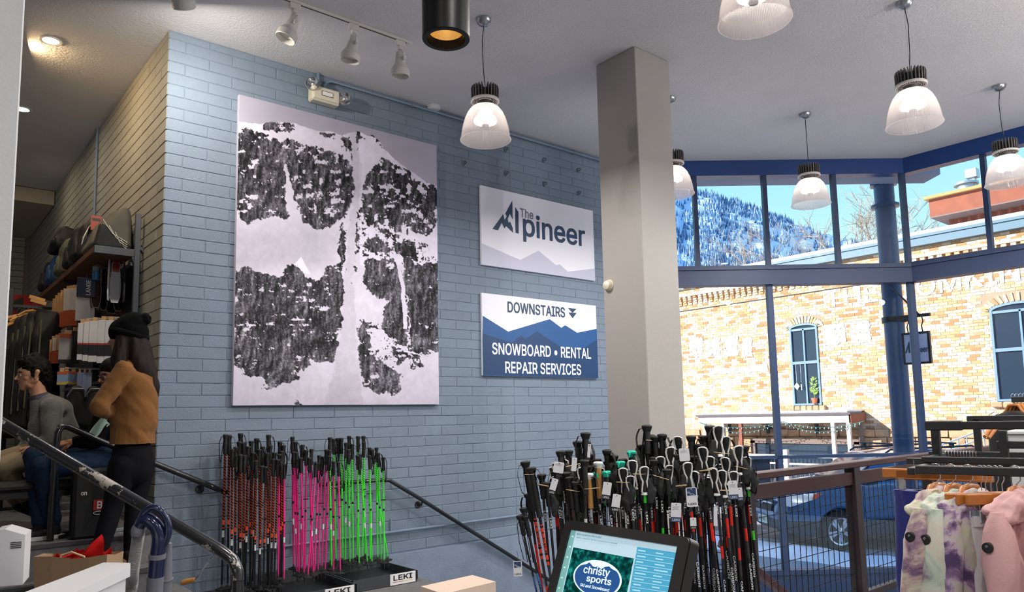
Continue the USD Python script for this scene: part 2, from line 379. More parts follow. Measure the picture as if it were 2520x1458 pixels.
# side pier close to the camera, outer walls of the shop
pe = atd(34, 520, 2.0)
obj('wall_side', MB().rbox((-3.5, pe[1], 0), (pe[0], pe[1]+.12, CEIL), .004), M_WHITE, kind='structure', label='white painted wall end close by at the left edge')
obj('wall_front', MB().box((-7.1, -7.1, -.2), (10.5, -7, CEIL)), M_WHITE, kind='structure', label='white wall at the back of the shop')
obj('wall_west', MB().box((-7.1, -7, -.2), (-7, 15, CEIL)), M_WHITE, kind='structure', label='white side wall of the shop')
obj('roof', MB().prism(CP.buffer(-.05), 1.95, mat4(o=(0, 0, CEIL+.2))).box((1.97, 6.85, -.6), (7.2, 15, CEIL+2.2)), M_WHITE, kind='structure', label='upper storey and rear wing of the shop building')  # out of view, sized to shade the pipe column and the street
obj('column', MB().rbox((5.085, 4.245, -2.85), (5.585, 4.735, CEIL-.002), .006), M_COLUMN, kind='structure', label='square grey painted column rising to the ceiling')

# ================================================================ windows
def pane_mat(name):
    usdkit.material(stage, '/World/Looks/'+name, {'t': ('transparent_bsdf', {'color': (.93, .96, .97)}), 'g': ('glossy_bsdf', {'color': (.75, .85, .95), 'roughness': .0}),
        'f': ('fresnel', {'IOR': 1.35}), 'm': ('mix_closure', {})}, [('f.fac', 'm.fac'), ('t.BSDF', 'm.closure1'), ('g.BSDF', 'm.closure2')], surface='m.closure')
    return '/World/Looks/'+name
M_PANE = pane_mat('window_pane')
def wbar(mb, s0, s1, z0, z1, d0, d1):     # box on the slanted window
    p = A([w1(s, z, d) for s in (s0, s1) for d in (d0, d1) for z in (z0, z1)]); h = m3.Manifold.hull_points(p); return mb.addm(h)
win1 = thing('window_1', 'slanted navy framed shop window looking onto the brick building', kind='structure')
M_DEEPB = mat('deep_blue_steel', '143a78', .4, var=.05); mb = MB(); wbar(mb, -.05, S_END, 4.61, CEIL-.001, -.06, .1); obj('header_beam', mb, M_DEEPB, win1)
mb = MB(); wbar(mb, -.03, S_END, 3.115, 3.375, -.09, .08); wbar(mb, -.03, S_END, 3.315, 3.352, -.115, -.08); wbar(mb, -.03, S_END, 3.115, 3.14, -.105, -.08); wbar(mb, -.03, S_END, 3.35, 3.378, -.07, .06)
obj('transom_beam', mb, M_NAVY, win1)
mb = MB(); wbar(mb, -.03, S_END, .84, .88, -.045, .045); obj('sill_bar', mb, M_NAVY, win1)
mb = MB(); wbar(mb, -.03, S_END, -.62, -.56, -.05, .05); obj('bottom_rail', mb, M_NAVY, win1)
mb = MB(); wbar(mb, -.03, S_END, -2.85, -.62, -.03, .06); obj('knee_wall', mb, M_NAVY, win1)
for s in (0.0, .945, 1.89, 2.835, 3.78):
    mb = MB(); wbar(mb, s-.028, s+.028, 3.37, 4.62, -.04, .04); obj('mullion', mb, M_NAVY, win1)
for s in (0.0, 1.90, 3.8):
    mb = MB(); wbar(mb, s-.034, s+.034, -.6, 3.13, -.045, .045); obj('mullion', mb, M_NAVY, win1)
for a, b in ((0, .945), (.945, 1.89), (1.89, 2.835), (2.835, 3.78)):
    mb = MB(); wbar(mb, a+.02, b-.02, 3.36, 4.62, -.004, .004); obj('pane', mb, M_PANE, win1)
for a, b in ((0, 1.9), (1.9, 3.8)):
    mb = MB(); wbar(mb, a+.02, b-.02, .87, 3.13, -.004, .004); obj('pane', mb, M_PANE, win1)
    mb = MB(); wbar(mb, a+.02, b-.02, -.58, .85, -.004, .004); obj('pane', mb, M_PANE, win1)
mb = MB(); wbar(mb, 2.0, S_END, .5, .84, .06, .5); wbar(mb, 1.95, S_END, .66, .70, .02, .55); obj('ledge', mb, M_NAVY, win1, label='navy ribbed ledge outside the sill')
win2 = thing('window_2', 'navy framed shop window wall facing the street on the right', kind='structure')
def xb(y0, y1, z0, z1, d0, d1, nm, m=M_NAVY): return obj(nm, MB().box((10.4+d0, y0, z0), (10.4+d1, y1, z1)), m, win2)
YE, YS = 4.10, -7.0
xb(YS, YE, 4.605, CEIL-.001, -.06, .1, 'header_beam', M_DEEPB); xb(YS, YE, 3.12, 3.385, -.09, .08, 'transom_beam'); xb(YS, YE, 3.32, 3.357, -.115, -.085, 'trim_strip'); xb(YS, YE, 3.12, 3.145, -.105, -.085, 'trim_strip')
xb(YS, YE, .84, .88, -.045, .045, 'sill_bar'); xb(YS, YE, -.62, -.56, -.05, .05, 'bottom_rail'); xb(YS, YE, -2.85, -.62, -.03, .06, 'knee_wall')
ys = [3.14-.945*i for i in range(11)]
for y in ys: xb(y-.028, y+.028, 3.37, 4.62, -.04, .04, 'mullion')
for y in (2.2, .3, -1.6, -3.5, -5.4): xb(y-.034, y+.034, -.6, 3.13, -.045, .045, 'mullion')
for a, b in zip([YE]+ys, ys+[YS]): xb(b+.02, a-.02, 3.36, 4.62, -.004, .004, 'pane', M_PANE)
yl = [YE, 2.2, .3, -1.6, -3.5, -5.4, YS]
for a, b in zip(yl, yl[1:]): xb(b+.02, a-.02, .87, 3.13, -.004, .004, 'pane', M_PANE); xb(b+.02, a-.02, -.58, .85, -.004, .004, 'pane', M_PANE)

# ================================================================ outside
GZ = -.98
M_SNOW = mat('snow', 'f2f4fa', .8, bump=.4, bs=14, var=.03, vs=3, bdist=.03)
M_ASPH = mat('wet_asphalt', '8d929a', .75, var=.15, vs=6, bump=.3, bs=90, obj_space=False)
gd = MB().box((10.46, -30, GZ-.4), (60, 60, GZ)); gd.box((6.5, 4.0, GZ-.4), (10.46, 60, GZ-.02)).box((10.45, -30, -3), (10.7, 60, GZ-.02))
obj('ground', gd, M_ASPH, kind='structure', label='wet grey street surface outside the windows')
# snow banks
def bank(x0, x1, y0, y1, h, seed, nx=26, ny=90):
    X, Y = np.meshgrid(np.linspace(x0, x1, nx), np.linspace(y0, y1, ny), indexing='ij'); P = np.stack([X, Y, X*0], -1)
    e = np.minimum(1, np.minimum((X-x0)/(x1-x0), (x1-X)/(x1-x0))*4)*np.minimum(1, np.minimum(Y-y0, y1-Y)*2)
    P[..., 2] = GZ - .05 + e*h*(.35+1.1*meshkit.fbm(P*A([1.6, 1.6, 1]), 4, seed)); P[..., 0] += .25*(meshkit.fbm(P*1.1+5, 2, seed)-.5)
    return MB().grid(P)
obj('snow_bank', bank(11.4, 12.75, -6, 16, .17, 1), M_SNOW, kind='stuff', label='ploughed snow along the near side of the parked car', cat='snow')
obj('snow_bank', bank(16.6, 19.4, -8, 22, .25, 2), M_SNOW, kind='stuff', label='snow bank between the street and the brick building', cat='snow')
obj('mud_strip', bank(12.4, 16.4, 2, 12, .07, 3), mat('brown_slush', '6d5a50', .9, var=.35, vs=5, bump=.6, bs=20), kind='stuff', label='brown slush under the parked car', cat='slush')

# brick building across the street: wall plane x = BX
BX = 20.0
M_BRICK = mat('tan_brick', None, .85, var=.10, vs=1.0, bump=.4, bs=60, spec=.2, col=True)
BPAL = [lin(c) for c in ('b5835a', 'c99a70', 'd9b48c', 'dfc3a2', 'e8d8c2', 'cfa075', 'dcb890', 'e4ccae')]
def bcol(): c = A(rg.choice(BPAL)); return c*rg.uniform(.88, 1.1)

M_MORT = mat('pale_mortar', 'a48c72', .9)
M_STONE = mat('rubble_stone', 'b58f6e', .9, var=.3, vs=3, bump=.8, bs=18, spec=.2)
M_COPE = mat('blue_grey_flashing', '5d7684', .5)
usdkit.material(stage, '/World/Looks/faded_white_paint', {'g': ('geometry', {}), 'n': ('noise_texture', {'scale': 9.0, 'detail': 5, 'roughness': .7}), 'gt': ('map_range', {'from_min': .40, 'from_max': .50, 'clamp': True}), 'p': ('principled_bsdf', {'base_color': lin('efe6da'), 'roughness': .85}), 't': ('transparent_bsdf', {}), 'm': ('mix_closure', {})}, [('g.position', 'n.vector'), ('n.fac', 'gt.value'), ('gt.result', 'm.fac'), ('t.BSDF', 'm.closure1'), ('p.BSDF', 'm.closure2')], surface='m.closure'); M_GHOST = '/World/Looks/faded_white_paint'
M_FRAME_B = mat('slate_window_frame', '6d86a0', .45)
M_DARKGL = mat('dark_room_glass', '22303f', .05, spec=.8)
bl = thing('brick_building', 'tan brick building with faded painted letters across the street', 'building')
def win_poly(yc, zlo, zhi, w, rise):      # arched opening in (y, z)
    a = [(yc-w/2, zlo), (yc+w/2, zlo)] + [(yc+w/2*math.cos(t), zhi-rise+rise*math.sin(t)) for t in np.linspace(0, PI, 15)]
    return Polygon(a)
wa = [atx(px, py, BX) for px, py in ((1945, 815), (2013, 800), (1950, 1000), (2023, 995))]
WIN = [((wa[0][1]+wa[1][1]+wa[2][1]+wa[3][1])/4, 1.60, atx(1980, 796, BX)[2], (wa[0][1]-wa[1][1])*1.0, .12)]
w2l = atx(2447, 900, BX)[1]; WIN.append((w2l-.62, 1.57, atx(2500, 742, BX)[2], 1.24, .16))
WIN += [(17.6, 1.60, 3.9, .86, .12), (22.2, 1.6, 3.9, .86, .12), (1.4, 1.6, 3.9, 1.2, .16), (-3.5, 1.6, 3.9, 1.2, .16)]
polys = [win_poly(*w) for w in WIN]
WS = sbox(-12, GZ, 34, 5.6)
for p in polys: WS = WS.difference(p)
obj('wall', MB().prism(WS, .3, mat4((0, 1, 0), (0, 0, 1), (1, 0, 0), (BX+.001, 0, 0))).box((BX+.31, -12, GZ), (BX+9, 34, 5.6)), M_MORT, bl)
archs = [win_poly(w[0], w[2]-w[4]-.3, w[2]+.24, w[3]+.42, w[4]+.18).intersection(sbox(w[0]-3, w[2]-w[4]-.02, w[0]+3, w[2]+1)).difference(p) for w, p in zip(WIN, polys)]
rg = random.Random(11)
bw, bh = .212, .0745
bk = MB(); BOXF = A([[0, 1, 3, 2], [0, 4, 5, 1], [2, 3, 7, 6], [0, 2, 6, 4], [1, 5, 7, 3]])
lo_z, hi_z, y0, y1 = .93, 5.58, 3.6, 17.5
k = 0; z = lo_z
while z < hi_z-.01:
    y = y0 + (bw/2 if k % 2 else 0) + rg.uniform(-.02, .02)
    while y < y1:
        cy, cz = y+bw/2, z+bh/2
        skip = False
        for (wy, wz0, wz1, ww, wr) in WIN[:3]:
            if abs(cy-wy) < ww/2+.20 and wz0-.06 < cz < wz1+.22:
                if cz < wz1-wr-.05:
                    if abs(cy-wy) < ww/2+bw/2-.02:
                        a = y; b = y+bw
                        skip = True
                        for aa, bb in ((a, min(b, wy-ww/2)), (max(a, wy+ww/2), b)):
                            if bb-aa > .03: bk.box((BX-rg.uniform(.002, .007), aa+.005, z+.005), (BX+.03, bb-.005, z+bh-.005), col=bcol())
                elif abs(cy-wy) < ww/2+.17: skip = True
        if not skip: bk.box((BX-rg.uniform(.002, .007), y+.005, z+.005+rg.uniform(-.002, .002)), (BX+.03, y+bw-.005, z+bh-.005+rg.uniform(-.002, .002)), col=bcol())
        y += bw
    z += bh; k += 1
obj('brick_field', bk, M_BRICK, bl, smooth=False, kind='stuff')
YZX = mat4((0, 1, 0), (0, 0, 1), (1, 0, 0))      # polygons drawn in (y, z), extruded to +x
def yz(poly, x, d): return MB().prism(poly, d, mat4((0, 1, 0), (0, 0, 1), (1, 0, 0), (x, 0, 0)))
arch_b = MB()
for (wy, wz0, wz1, ww, wr) in WIN[:3]:
    for t in np.linspace(.09, PI-.09, 17):
        ca, sa = math.cos(t), math.sin(t)
        p0 = A([wy+(ww/2+.02)*ca, wz1-wr+(wr+.01)*sa]); p1 = A([wy+(ww/2+.19)*ca*.98, wz1-wr+(wr+.21)*sa])
        arch_b.bar((BX+.005, *p0), (BX+.005, *p1), .058, .05, up=(1, 0, 0)); arch_b.c.append(np.broadcast_to(bcol(), (8, 3)))
obj('arch_bricks', arch_b, M_BRICK, bl, smooth=False, kind='stuff')
# dentil course, drip line, coping with snow
db = MB()
for i in range(70):
    y = 3.7+i*.2
    for q in range(4): db.box((BX-.03-.022*q, y, 4.98+.07*q), (BX+.02, y+.11, 5.045+.07*q), col=bcol())
db.box((BX-.11, 3.6, 5.26), (BX+.02, 17.5, 5.33), col=bcol())
obj('dentil_course', db, M_BRICK, bl, smooth=False, kind='stuff')
obj('cable', MB().box((BX-.03, 3.6, 4.80), (BX-.012, 17.5, 4.82)), M_BLACKM, bl)
obj('coping', MB().box((BX-.16, -12, 5.56), (BX+.5, 34, 5.80)).box((BX-.19, -12, 5.76), (BX+.5, 34, 5.83)), M_COPE, bl)
obj('roof_snow', MB().box((BX-.15, -12, 5.831), (BX+8.9, 34, 5.93)), M_SNOW, bl)
for w, p in zip(WIN, polys):
    wy, wz0, wz1, ww, wr = w
    wn = sub('window', bl)
    obj('pane', yz(p.buffer(-.04), BX+.02, .012), M_DARKGL, wn)
    fr = yz(p.difference(p.buffer(-.055)), BX-.03, .07)
    mid = wz0+(wz1-wz0)*.52
    for y in (wy,): fr.box((BX-.02, y-.022, wz0+.03), (BX+.03, y+.022, wz1-wr-.04))
    fr.box((BX-.025, wy-ww/2, mid-.04), (BX+.03, wy+ww/2, mid+.04)); fr.box((BX-.02, wy-ww/2, wz1-wr-.08), (BX+.03, wy+ww/2, wz1-wr-.02))
    obj('frame', fr, M_FRAME_B, wn)
    sl = MB()
    for i in range(6): a = wy-ww/2-.12+(ww+.24)*i/6; sl.rbox((BX-.1-rg.uniform(0, .03), a, wz0-.13-rg.uniform(0, .03)), (BX+.02, a+(ww+.24)/6-.01, wz0-.01), .02)
    obj('sill', sl, M_STONE, wn)
# faded painted letters, laid over the bricks as thin paint
gl = MB()
TY, TZ, TH = atx(2033, 742, BX), atx(2033, 742, BX)[2], .40
def wall_text(mb, s, p_left, p_right, h):
    a, b = A(p_left), A(p_right); t = text(s, h, True, .004); v = A(t.vertices); v[:, 0] -= v[:, 0].min(); L = v[:, 0].max()
    y = a[1] + (b[1]-a[1])*v[:, 0]/L; z = a[2] + (b[2]-a[2])*v[:, 0]/L + v[:, 1]
    mb.add(np.stack([BX-.012-v[:, 2], y, z], 1), t.faces)
def bx(px, py): return atx(px, py, BX)
for s, pl, pr in (('THE', (2033, 757), (2163, 741)), ('TOMKIN', (2212, 737), (2512, 690))): wall_text(gl, s, bx(*pl), bx(*pr), .46 if s == 'THE' else .48)
obj('lettering', gl, M_GHOST, bl, label='faded white painted words high on the brick wall')
gw = MB()
for px0, py0, px1, py1 in ((1700, 830, 1728, 880), (1738, 832, 1772, 882), (1782, 828, 1815, 880), (1828, 830, 1850, 880), (2030, 795, 2078, 850), (2095, 790, 2140, 845), (2100, 876, 2150, 880), (1745, 898, 1890, 925)):
    a, b = bx(px0, py1), bx(px1, py0); q = sbox(b[1], a[2], a[1], b[2])
    c = [(p[0]+rg.uniform(-.04, .04), p[1]+rg.uniform(-.04, .04)) for p in q.segmentize(.12).exterior.coords[:-1]]
    gw.prism(Polygon(c).buffer(0), .004, mat4((0, 1, 0), (0, 0, 1), (1, 0, 0), (BX-.016, 0, 0)))
obj('painted_patch', gw, M_GHOST, bl, label='illegible faded white paint patches on the brick wall', kind='stuff')
# rubble stone base
sb = MB(); z = GZ
while z < .90:
    h = min(rg.uniform(.18, .32), .93-z); y = 2.5
    while y < 19:
        l = rg.uniform(.25, .7)
        t = m3.Manifold.hull_points(A([[BX-.05-rg.uniform(0, .08) if a == 0 else BX+.05, y+(.012 if b == 0 else l-.012)+rg.uniform(-.02, .02), z+(.012 if c == 0 else h-.012)+rg.uniform(-.015, .015)] for a in (0, 1) for b in (0, 1) for c in (0, 1)]))
        sb.addm(t); y += l
    z += h
obj('stone_base', sb, M_STONE, bl, smooth=False, kind='stuff')
obj('basement_window', MB().box((BX-.14, 9.55, -.6), (BX-.05, 12.6, .55)), M_DARKGL, bl)
obj('basement_window_frame', MB().box((BX-.2, 9.45, .53), (BX-.05, 12.7, .66)).box((BX-.2, 9.45, -.7), (BX-.05, 9.58, .6)).box((BX-.2, 12.56, -.7), (BX-.05, 12.7, .6)), mat('brown_timber', '7b665c', .8), bl)
# potted plant and hanging ornaments in the window across the street
cy, cz0 = WIN[0][0]-.24, 1.64
pp = thing('potted_plant', 'small green plant in a terracotta pot in the window across the street', 'plant', (BX-.06, cy, cz0))
obj('pot', MB().lathe([(0, 0), (.06, 0), (.085, .13), (.09, .13), (.09, .16), (.07, .16), (0, .15)], 14), mat('terracotta', 'c06a48', .8), pp)
fo = MB(); fo.tube([(0, 0, .15), (0, .01, .5)], .008, 5)
for i in range(60):
    a, h = rg.uniform(0, 6.3), rg.uniform(.25, .72); l = rg.uniform(.05, .12); d = A([math.cos(a)*.35, math.sin(a), .6]); d /= np.linalg.norm(d)
    c = A([0, .06*math.sin(a*3), h]); fo.addm(m3.Manifold.hull_points(A([c, c+d*l*.5+A([0, .018, 0]), c+d*l*.5-A([0, .018, 0]), c+d*l, c+d*l*.5+A([.01, 0, 0])])))
obj('foliage', fo, mat('yellow_green_leaf', '9cc04a', .6), pp, kind='stuff')
for dy, h, nm in ((.26, .55, 'glass star ornament on a cord in the window across the street'), (.12, .42, 'thin dangling ornament beside the star in the window across the street')):
    o_ = thing('window_ornament', nm, 'ornament', (BX-.07, WIN[0][0]+dy, 1.6+.55))
    obj('cord', MB().tube([(0, 0, .1), (0, 0, .62)], .006, 5), M_WHITE, o_)
    obj('pendant', MB().addm(m3.Manifold.hull_points(A([(0, .09, 0), (0, -.09, 0), (0, 0, .11), (0, 0, -.11), (.02, 0, 0), (-.02, 0, 0)]))) if h > .5 else MB().rbox((-.012, -.018, -.12), (.012, .018, .06), .005), mat('clear_crystal', 'cfe4ee', .15, spec=.8), o_)
# patio roof against the stone base
M_PWOOD = mat('pale_grey_timber', 'cdbdb6', .7, var=.08, vs=4)
M_RUST = mat('rusty_steel', '8c4c34', .8, var=.18, vs=2, bump=.2, bs=30)
pr = atx(2130, 1012, BX); pf = aty(2092, 1020, pr[1])
px_, pz = pf[0], 1.36
patio = thing('patio_roof', 'snow covered flat patio roof on pale posts against the brick building', 'patio roof')
obj('beam', MB().box((px_, pr[1], pz-.24), (px_+.09, 14.05, pz-.03)), M_PWOOD, patio)
obj('deck', MB().box((px_-.05, pr[1]-.03, pz-.03), (BX-.03, 14.1, pz+.02)), mat('dark_roof_deck', '5c4c4a', .7), patio)
obj('side_board', MB().box((px_, pr[1]-.02, pz-.25), (BX-.03, pr[1]+.04, pz-.02)), M_RUST, patio)
obj('roof_snow', MB().rbox((px_+.02, pr[1]+.06, pz+.021), (BX-.04, 14.05, pz+.10), .03), M_SNOW, patio)
for y in (pr[1]+.08, pr[1]+.5, 12.6, 13.2, 13.85): obj('post', MB().box((px_+.01, y-.05, GZ), (px_+.09, y+.05, pz-.24)), M_PWOOD if y < 12 or y > 13 else M_RUST, patio)
for y in (9.9,): obj('post', MB().box((BX-.22, pr[1]+.02, GZ), (BX-.14, pr[1]+.12, pz-.1)), mat('brown_timber', '7b665c', .8), patio)
for i, y in enumerate((10.6, 12.1, 13.4)):
    t = thing('wall_lamp', ['black cylinder wall lamp under the patio roof, nearest its right end', 'black cylinder wall lamp under the middle of the patio roof', 'black cylinder wall lamp under the left part of the patio roof'][i], 'lamp', (BX-.2, y, .95))
    obj('body', MB().tube([(0, 0, -.14), (0, 0, .14)], .055, 14), M_BLACKM, t); obj('arm', MB().tube([(0, 0, 0), (.2, 0, .02)], .02, 8), M_BLACKM, t)
sl_ = thing('string_lights', 'string of small lights swagged under the patio roof', 'string lights')
cb, bb_ = MB(), MB()
for a, b, sag in ((8.95, 11.2, .16), (11.2, 14.0, .16), (8.95, 11.25, .28), (11.25, 14.0, .30)):
    t = np.linspace(0, 1, 20); pts = np.stack([np.full(20, px_-.02), a+(b-a)*t, 1.16-sag*4*t*(1-t)], 1); cb.tube(pts, .006, 4)
    for p in pts[1:-1]: bb_.ball(p-A([0, 0, .025]), (.012, .012, .025), 0)
obj('wire', cb, mat('green_wire', '2e6b66', .6), sl_); obj('bulb', bb_, mat('bulb_plastic', 'bfe6e2', .3), sl_, kind='stuff')
# deck fence
fe = thing('patio_fence', 'low timber fence with square posts in front of the stone base', 'fence')
fx = px_-.5
obj('top_rail', MB().box((fx, 8.9, .22), (fx+.06, 16.5, .28)), M_PWOOD, fe); obj('middle_rail', MB().box((fx, 8.9, .02), (fx+.05, 16.5, .07)), M_PWOOD, fe)
for y in (9.0, 10.9, 12.9, 14.4, 16.2): obj('post', MB().box((fx-.03, y-.06, GZ), (fx+.08, y+.06, .42)), M_PWOOD, fe)
bal = MB()
for i in range(60): bal.box((fx+.01, 9.0+i*.125, -.6), (fx+.035, 9.03+i*.125, .03))
obj('baluster', bal, mat('dark_baluster', '4a4550', .7), fe, kind='stuff')
# stone steps rail to the right of the pipe column
hr = thing('stair_railing', 'thin sloping metal stair railing in front of the stone base', 'railing')
p0, p1 = atx(2318, 1095, 18.4), atx(2420, 1057, 18.4)
q = MB()
for dz in (0, -.18): q.tube([p0+A([0, 0, dz]), p1+A([0, 0, dz])], .02, 6)
obj('rail', q, mat('grey_rail', '8b97a8', .5), hr)
for t in np.linspace(0, 1, 6): obj('post', MB().tube([p0+(p1-p0)*t, p0+(p1-p0)*t-A([0, 0, 1.0])], .014, 6), mat('grey_rail', '8b97a8', .5), hr)

# rooftop volume of rusted steel, with ducts
RX = 27.0
rb = thing('rooftop_block', 'rusted steel rooftop block with a corrugated wall above the brick building', 'building')
a, b, c, d = atx(2287, 493, RX), atx(2290, 537, RX), atx(2316, 560, RX), atx(2520, 440, RX)
obj('fascia', MB().box((RX-.05, -14, b[2]+.02), (RX+8, a[1], a[2])), M_RUST, rb)
obj('cap', MB().box((RX-.2, -14, a[2]), (RX+8, a[1]+.12, a[2]+.1)), mat('yellow_rust_cap', 'c08a52', .8), rb)
co = MB(); yy = np.arange(-14, c[1], .05); xx = RX+.75+.07*np.sin(yy*2*PI/.3)
co.grid(np.stack([np.stack([xx, yy, np.full_like(yy, 5.62)], 1), np.stack([xx, yy, np.full_like(yy, b[2]+.05)], 1)], 0))
obj('corrugated_wall', co, M_RUST, rb, smooth=60)
obj('soffit', MB().box((RX-.05, -14, b[2]-.02), (RX+8, a[1], b[2]+.02)), mat('brown_timber', '7b665c', .8), rb)
obj('return_wall', MB().box((RX+.8, c[1]-.05, 5.62), (RX+7, c[1], b[2])), M_RUST, rb)
M_GALV = mat('galvanised_duct', 'a8b4be', .35, metal=.7)
for nm, (px, py0, py1), r, cap in (('squat round roof vent with a cap on the rooftop block', (2379, 470, 456), .28, 1), ('tall square flue on the rooftop block', (2396, 466, 438), .17, 0)):
    lo, hi = atx(px, py0, RX+1), atx(px, py1, RX+1); t = thing('roof_vent', nm, 'vent', (RX+1, lo[1], a[2]+.1)); h = hi[2]-a[2]-.1
    obj('duct', MB().tube([(0, 0, 0), (0, 0, h)], r, 16) if cap else MB().box((-r*.5, -r*.5, 0), (r*.5, r*.5, h)), M_GALV, t)
    obj('cap', MB().tube([(0, 0, h), (0, 0, h+.08)], r*1.35, 16) if cap else MB().box((-r, -r, h), (r, r, h+.3)), M_GALV, t)
o_ = atx(2462, 536, RX-1.2); t = thing('roof_unit', 'small grey air unit on the snowy roof before the corrugated wall', 'vent', (RX-1.2, o_[1], 5.93)); obj('body', MB().rbox((-.4, -.45, 0), (.4, .45, .75), .02), M_GALV, t)
obj('cap', MB().rbox((-.45, -.5, .75), (.45, .5, .82), .02), M_GALV, t)

# forested snowy mountain, some 1.4 km off
rgn = np.random.default_rng(4)
prof = [(1500, 395), (1600, 420), (1670, 470), (1705, 476), (1722, 470), (1760, 480), (1800, 496), (1845, 508), (1900, 528), (1960, 552), (2010, 572), (2060, 586), (2110, 596), (2160, 602), (2230, 612), (2330, 630), (2450, 650)]
pxs = np.linspace(1480, 2450, 150); pys = np.interp(pxs, *np.array(prof).T) + 3.0*np.sin(pxs*.11)
rows = 44; Pm = np.zeros((rows, len(pxs), 3))
for j, (x, y) in enumerate(zip(pxs, pys)):
    d_top = 1500.0; top = atd(x, y, d_top); bot = atd(x, 960, 520.0); bot[2] = 0
    for i in range(rows):
        t = i/(rows-1); Pm[i, j] = bot*(1-t) + top*t
nz = meshkit.fbm(Pm*A([.012, .012, .012]), 4, 3) - .5
tt = np.linspace(0, 1, rows)[:, None]
Pm[..., 2] += nz*50*np.sin(PI*tt)**.8
back = Pm[-1] + A([400, 300, -260.])
mt = thing('mountain', 'snowy mountainside covered with conifers beyond the town', kind='structure')
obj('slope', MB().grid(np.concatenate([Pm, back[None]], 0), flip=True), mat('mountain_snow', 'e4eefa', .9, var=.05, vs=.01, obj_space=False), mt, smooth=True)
fo = MB(); n = 0
dens = meshkit.fbm(Pm*A([.006, .006, .010])+9, 4, 8)
CONE = np.vstack([np.stack([np.cos(np.arange(5)*2*PI/5), np.sin(np.arange(5)*2*PI/5), np.zeros(5)], 1), [[0, 0, 1]]]); CF = A([[i, (i+1) % 5, 5] for i in range(5)])
TPAL = [lin(c) for c in ('3f6288', '557ba0', '7397b8', 'a5bfd4', 'd2e2ee')]  # aerial haze put into the bluish tree colours, palest ones frosted
while n < 13000:
    u, v = rgn.uniform(0, rows-1.01), rgn.uniform(0, len(pxs)-1.01); i, j = int(u), int(v)
    lim = .50 + (.10 if j < 24 else 0) - .09*(j > 30) + .12*math.exp(-((i-39+.12*j)/3.5)**2)
    if dens[i, j] < lim and rgn.random() > .12: continue
    a, b = u-i, v-j; p = (Pm[i, j]*(1-a)+Pm[i+1, j]*a)*(1-b) + (Pm[i, j+1]*(1-a)+Pm[i+1, j+1]*a)*b
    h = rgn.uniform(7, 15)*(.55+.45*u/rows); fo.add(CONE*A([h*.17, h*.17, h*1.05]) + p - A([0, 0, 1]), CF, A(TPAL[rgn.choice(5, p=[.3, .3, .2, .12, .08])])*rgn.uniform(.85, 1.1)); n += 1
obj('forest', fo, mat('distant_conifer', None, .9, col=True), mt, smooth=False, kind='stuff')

# bare frosted tree behind the roof
tr = thing('bare_tree', 'pale leafless tree standing behind the roof of the brick building', 'tree')
tk = MB(); rt = random.Random(9)
def branch(p, d, l, r, depth):
    pts = [p]; dd = d/np.linalg.norm(d)
    for k in range(4): dd = dd + A([rt.gauss(0, .12), rt.gauss(0, .12), rt.gauss(.02, .10)]); dd /= np.linalg.norm(dd); pts.append(pts[-1]+dd*l/4)
    tk.tube(pts, np.linspace(max(r, .011), max(r*.6, .009), 5), 5 if depth < 2 else 3, cap=False)
    if depth < 5:
        for q in range(3 if depth < 4 else 4):
            nd = dd + A([rt.gauss(0, .55), rt.gauss(0, .55), rt.gauss(.05, .42)]); branch(pts[rt.choice((2, 3, 4))], nd, l*rt.uniform(.58, .8), r*.55, depth+1)
tb = atd(2045, 700, 44)
tk.tube([(tb[0], tb[1], GZ), (tb[0], tb[1]+.05, 2.5), (tb[0], tb[1], 4.4)], [.28, .22, .16], 8)
for k in range(7): branch(A([tb[0]+rt.uniform(-.5, .5), tb[1]+(k-3)*.6, 4.0]), A([rt.gauss(0, .2), (k-3)*.13 + rt.gauss(0, .10), 1.0]), 4.3, .13, 0)
obj('branches', tk, mat('frosted_twig', 'a8917c', .9), tr)

# steel pipe column outside the corner, with brackets and the hanging shop sign
M_PCOL = mat('blue_pipe_paint', '2c4a74', .35, var=.06, vs=3)
pcx, pcy = 11.0, 4.62
pc = thing('pipe_column', 'blue painted round steel column just outside the window corner', 'column', (pcx, pcy, 0))
obj('shaft', MB().tube([(0, 0, GZ-.1), (0, 0, 4.75)], .135, 28), M_PCOL, pc)
obj('top_flange', MB().tube([(0, 0, 4.70), (0, 0, 4.76)], .19, 8), M_PCOL, pc)
obj('ring', MB().lathe([(.13, 4.36), (.19, 4.37), (.19, 4.41), (.13, 4.42)], 28), M_PCOL, pc)
for z in (3.45, 2.72): obj('clamp', MB().lathe([(.13, z-.04), (.16, z-.04), (.16, z+.04), (.13, z+.04)], 24).box((-.2, -.03, z-.02), (-.13, .03, z+.02)).box((-.03, -.24, z-.045), (.03, -.14, z+.045)), M_BLACKM, pc)
hs0 = aty(2262, 815, pcy-.42); 
hs = thing('hanging_sign', 'small framed shop sign hanging from a bracket on the blue outdoor column', 'sign', (pcx-.19, pcy, 0))
sy0, sy1, sz0, sz1 = -.19, -.52, 2.07, 2.48
obj('bracket_arm', MB().box((-.02, sy1-.04, 2.70), (.02, .0, 2.74)).box((-.02, -.02, 2.70), (.19, .02, 2.74)), M_BLACKM, hs); obj('stay', MB().tube([(.02, -.05, 3.2), (0, sy1+.1, 2.73)], .012, 6), M_BLACKM, hs)
[obj('hook', MB().tube([(0, yy_, 2.70), (0, yy_-.012, 2.64), (0, yy_+.012, 2.58), (0, yy_, 2.48)], .008, 6), M_BLACKM, hs) for yy_ in (-.45, -.26)]
obj('board', MB().box((-.015, sy1, sz0), (.015, sy0, sz1)), mat('lavender_sign_board', 'b9bedb', .5), hs)
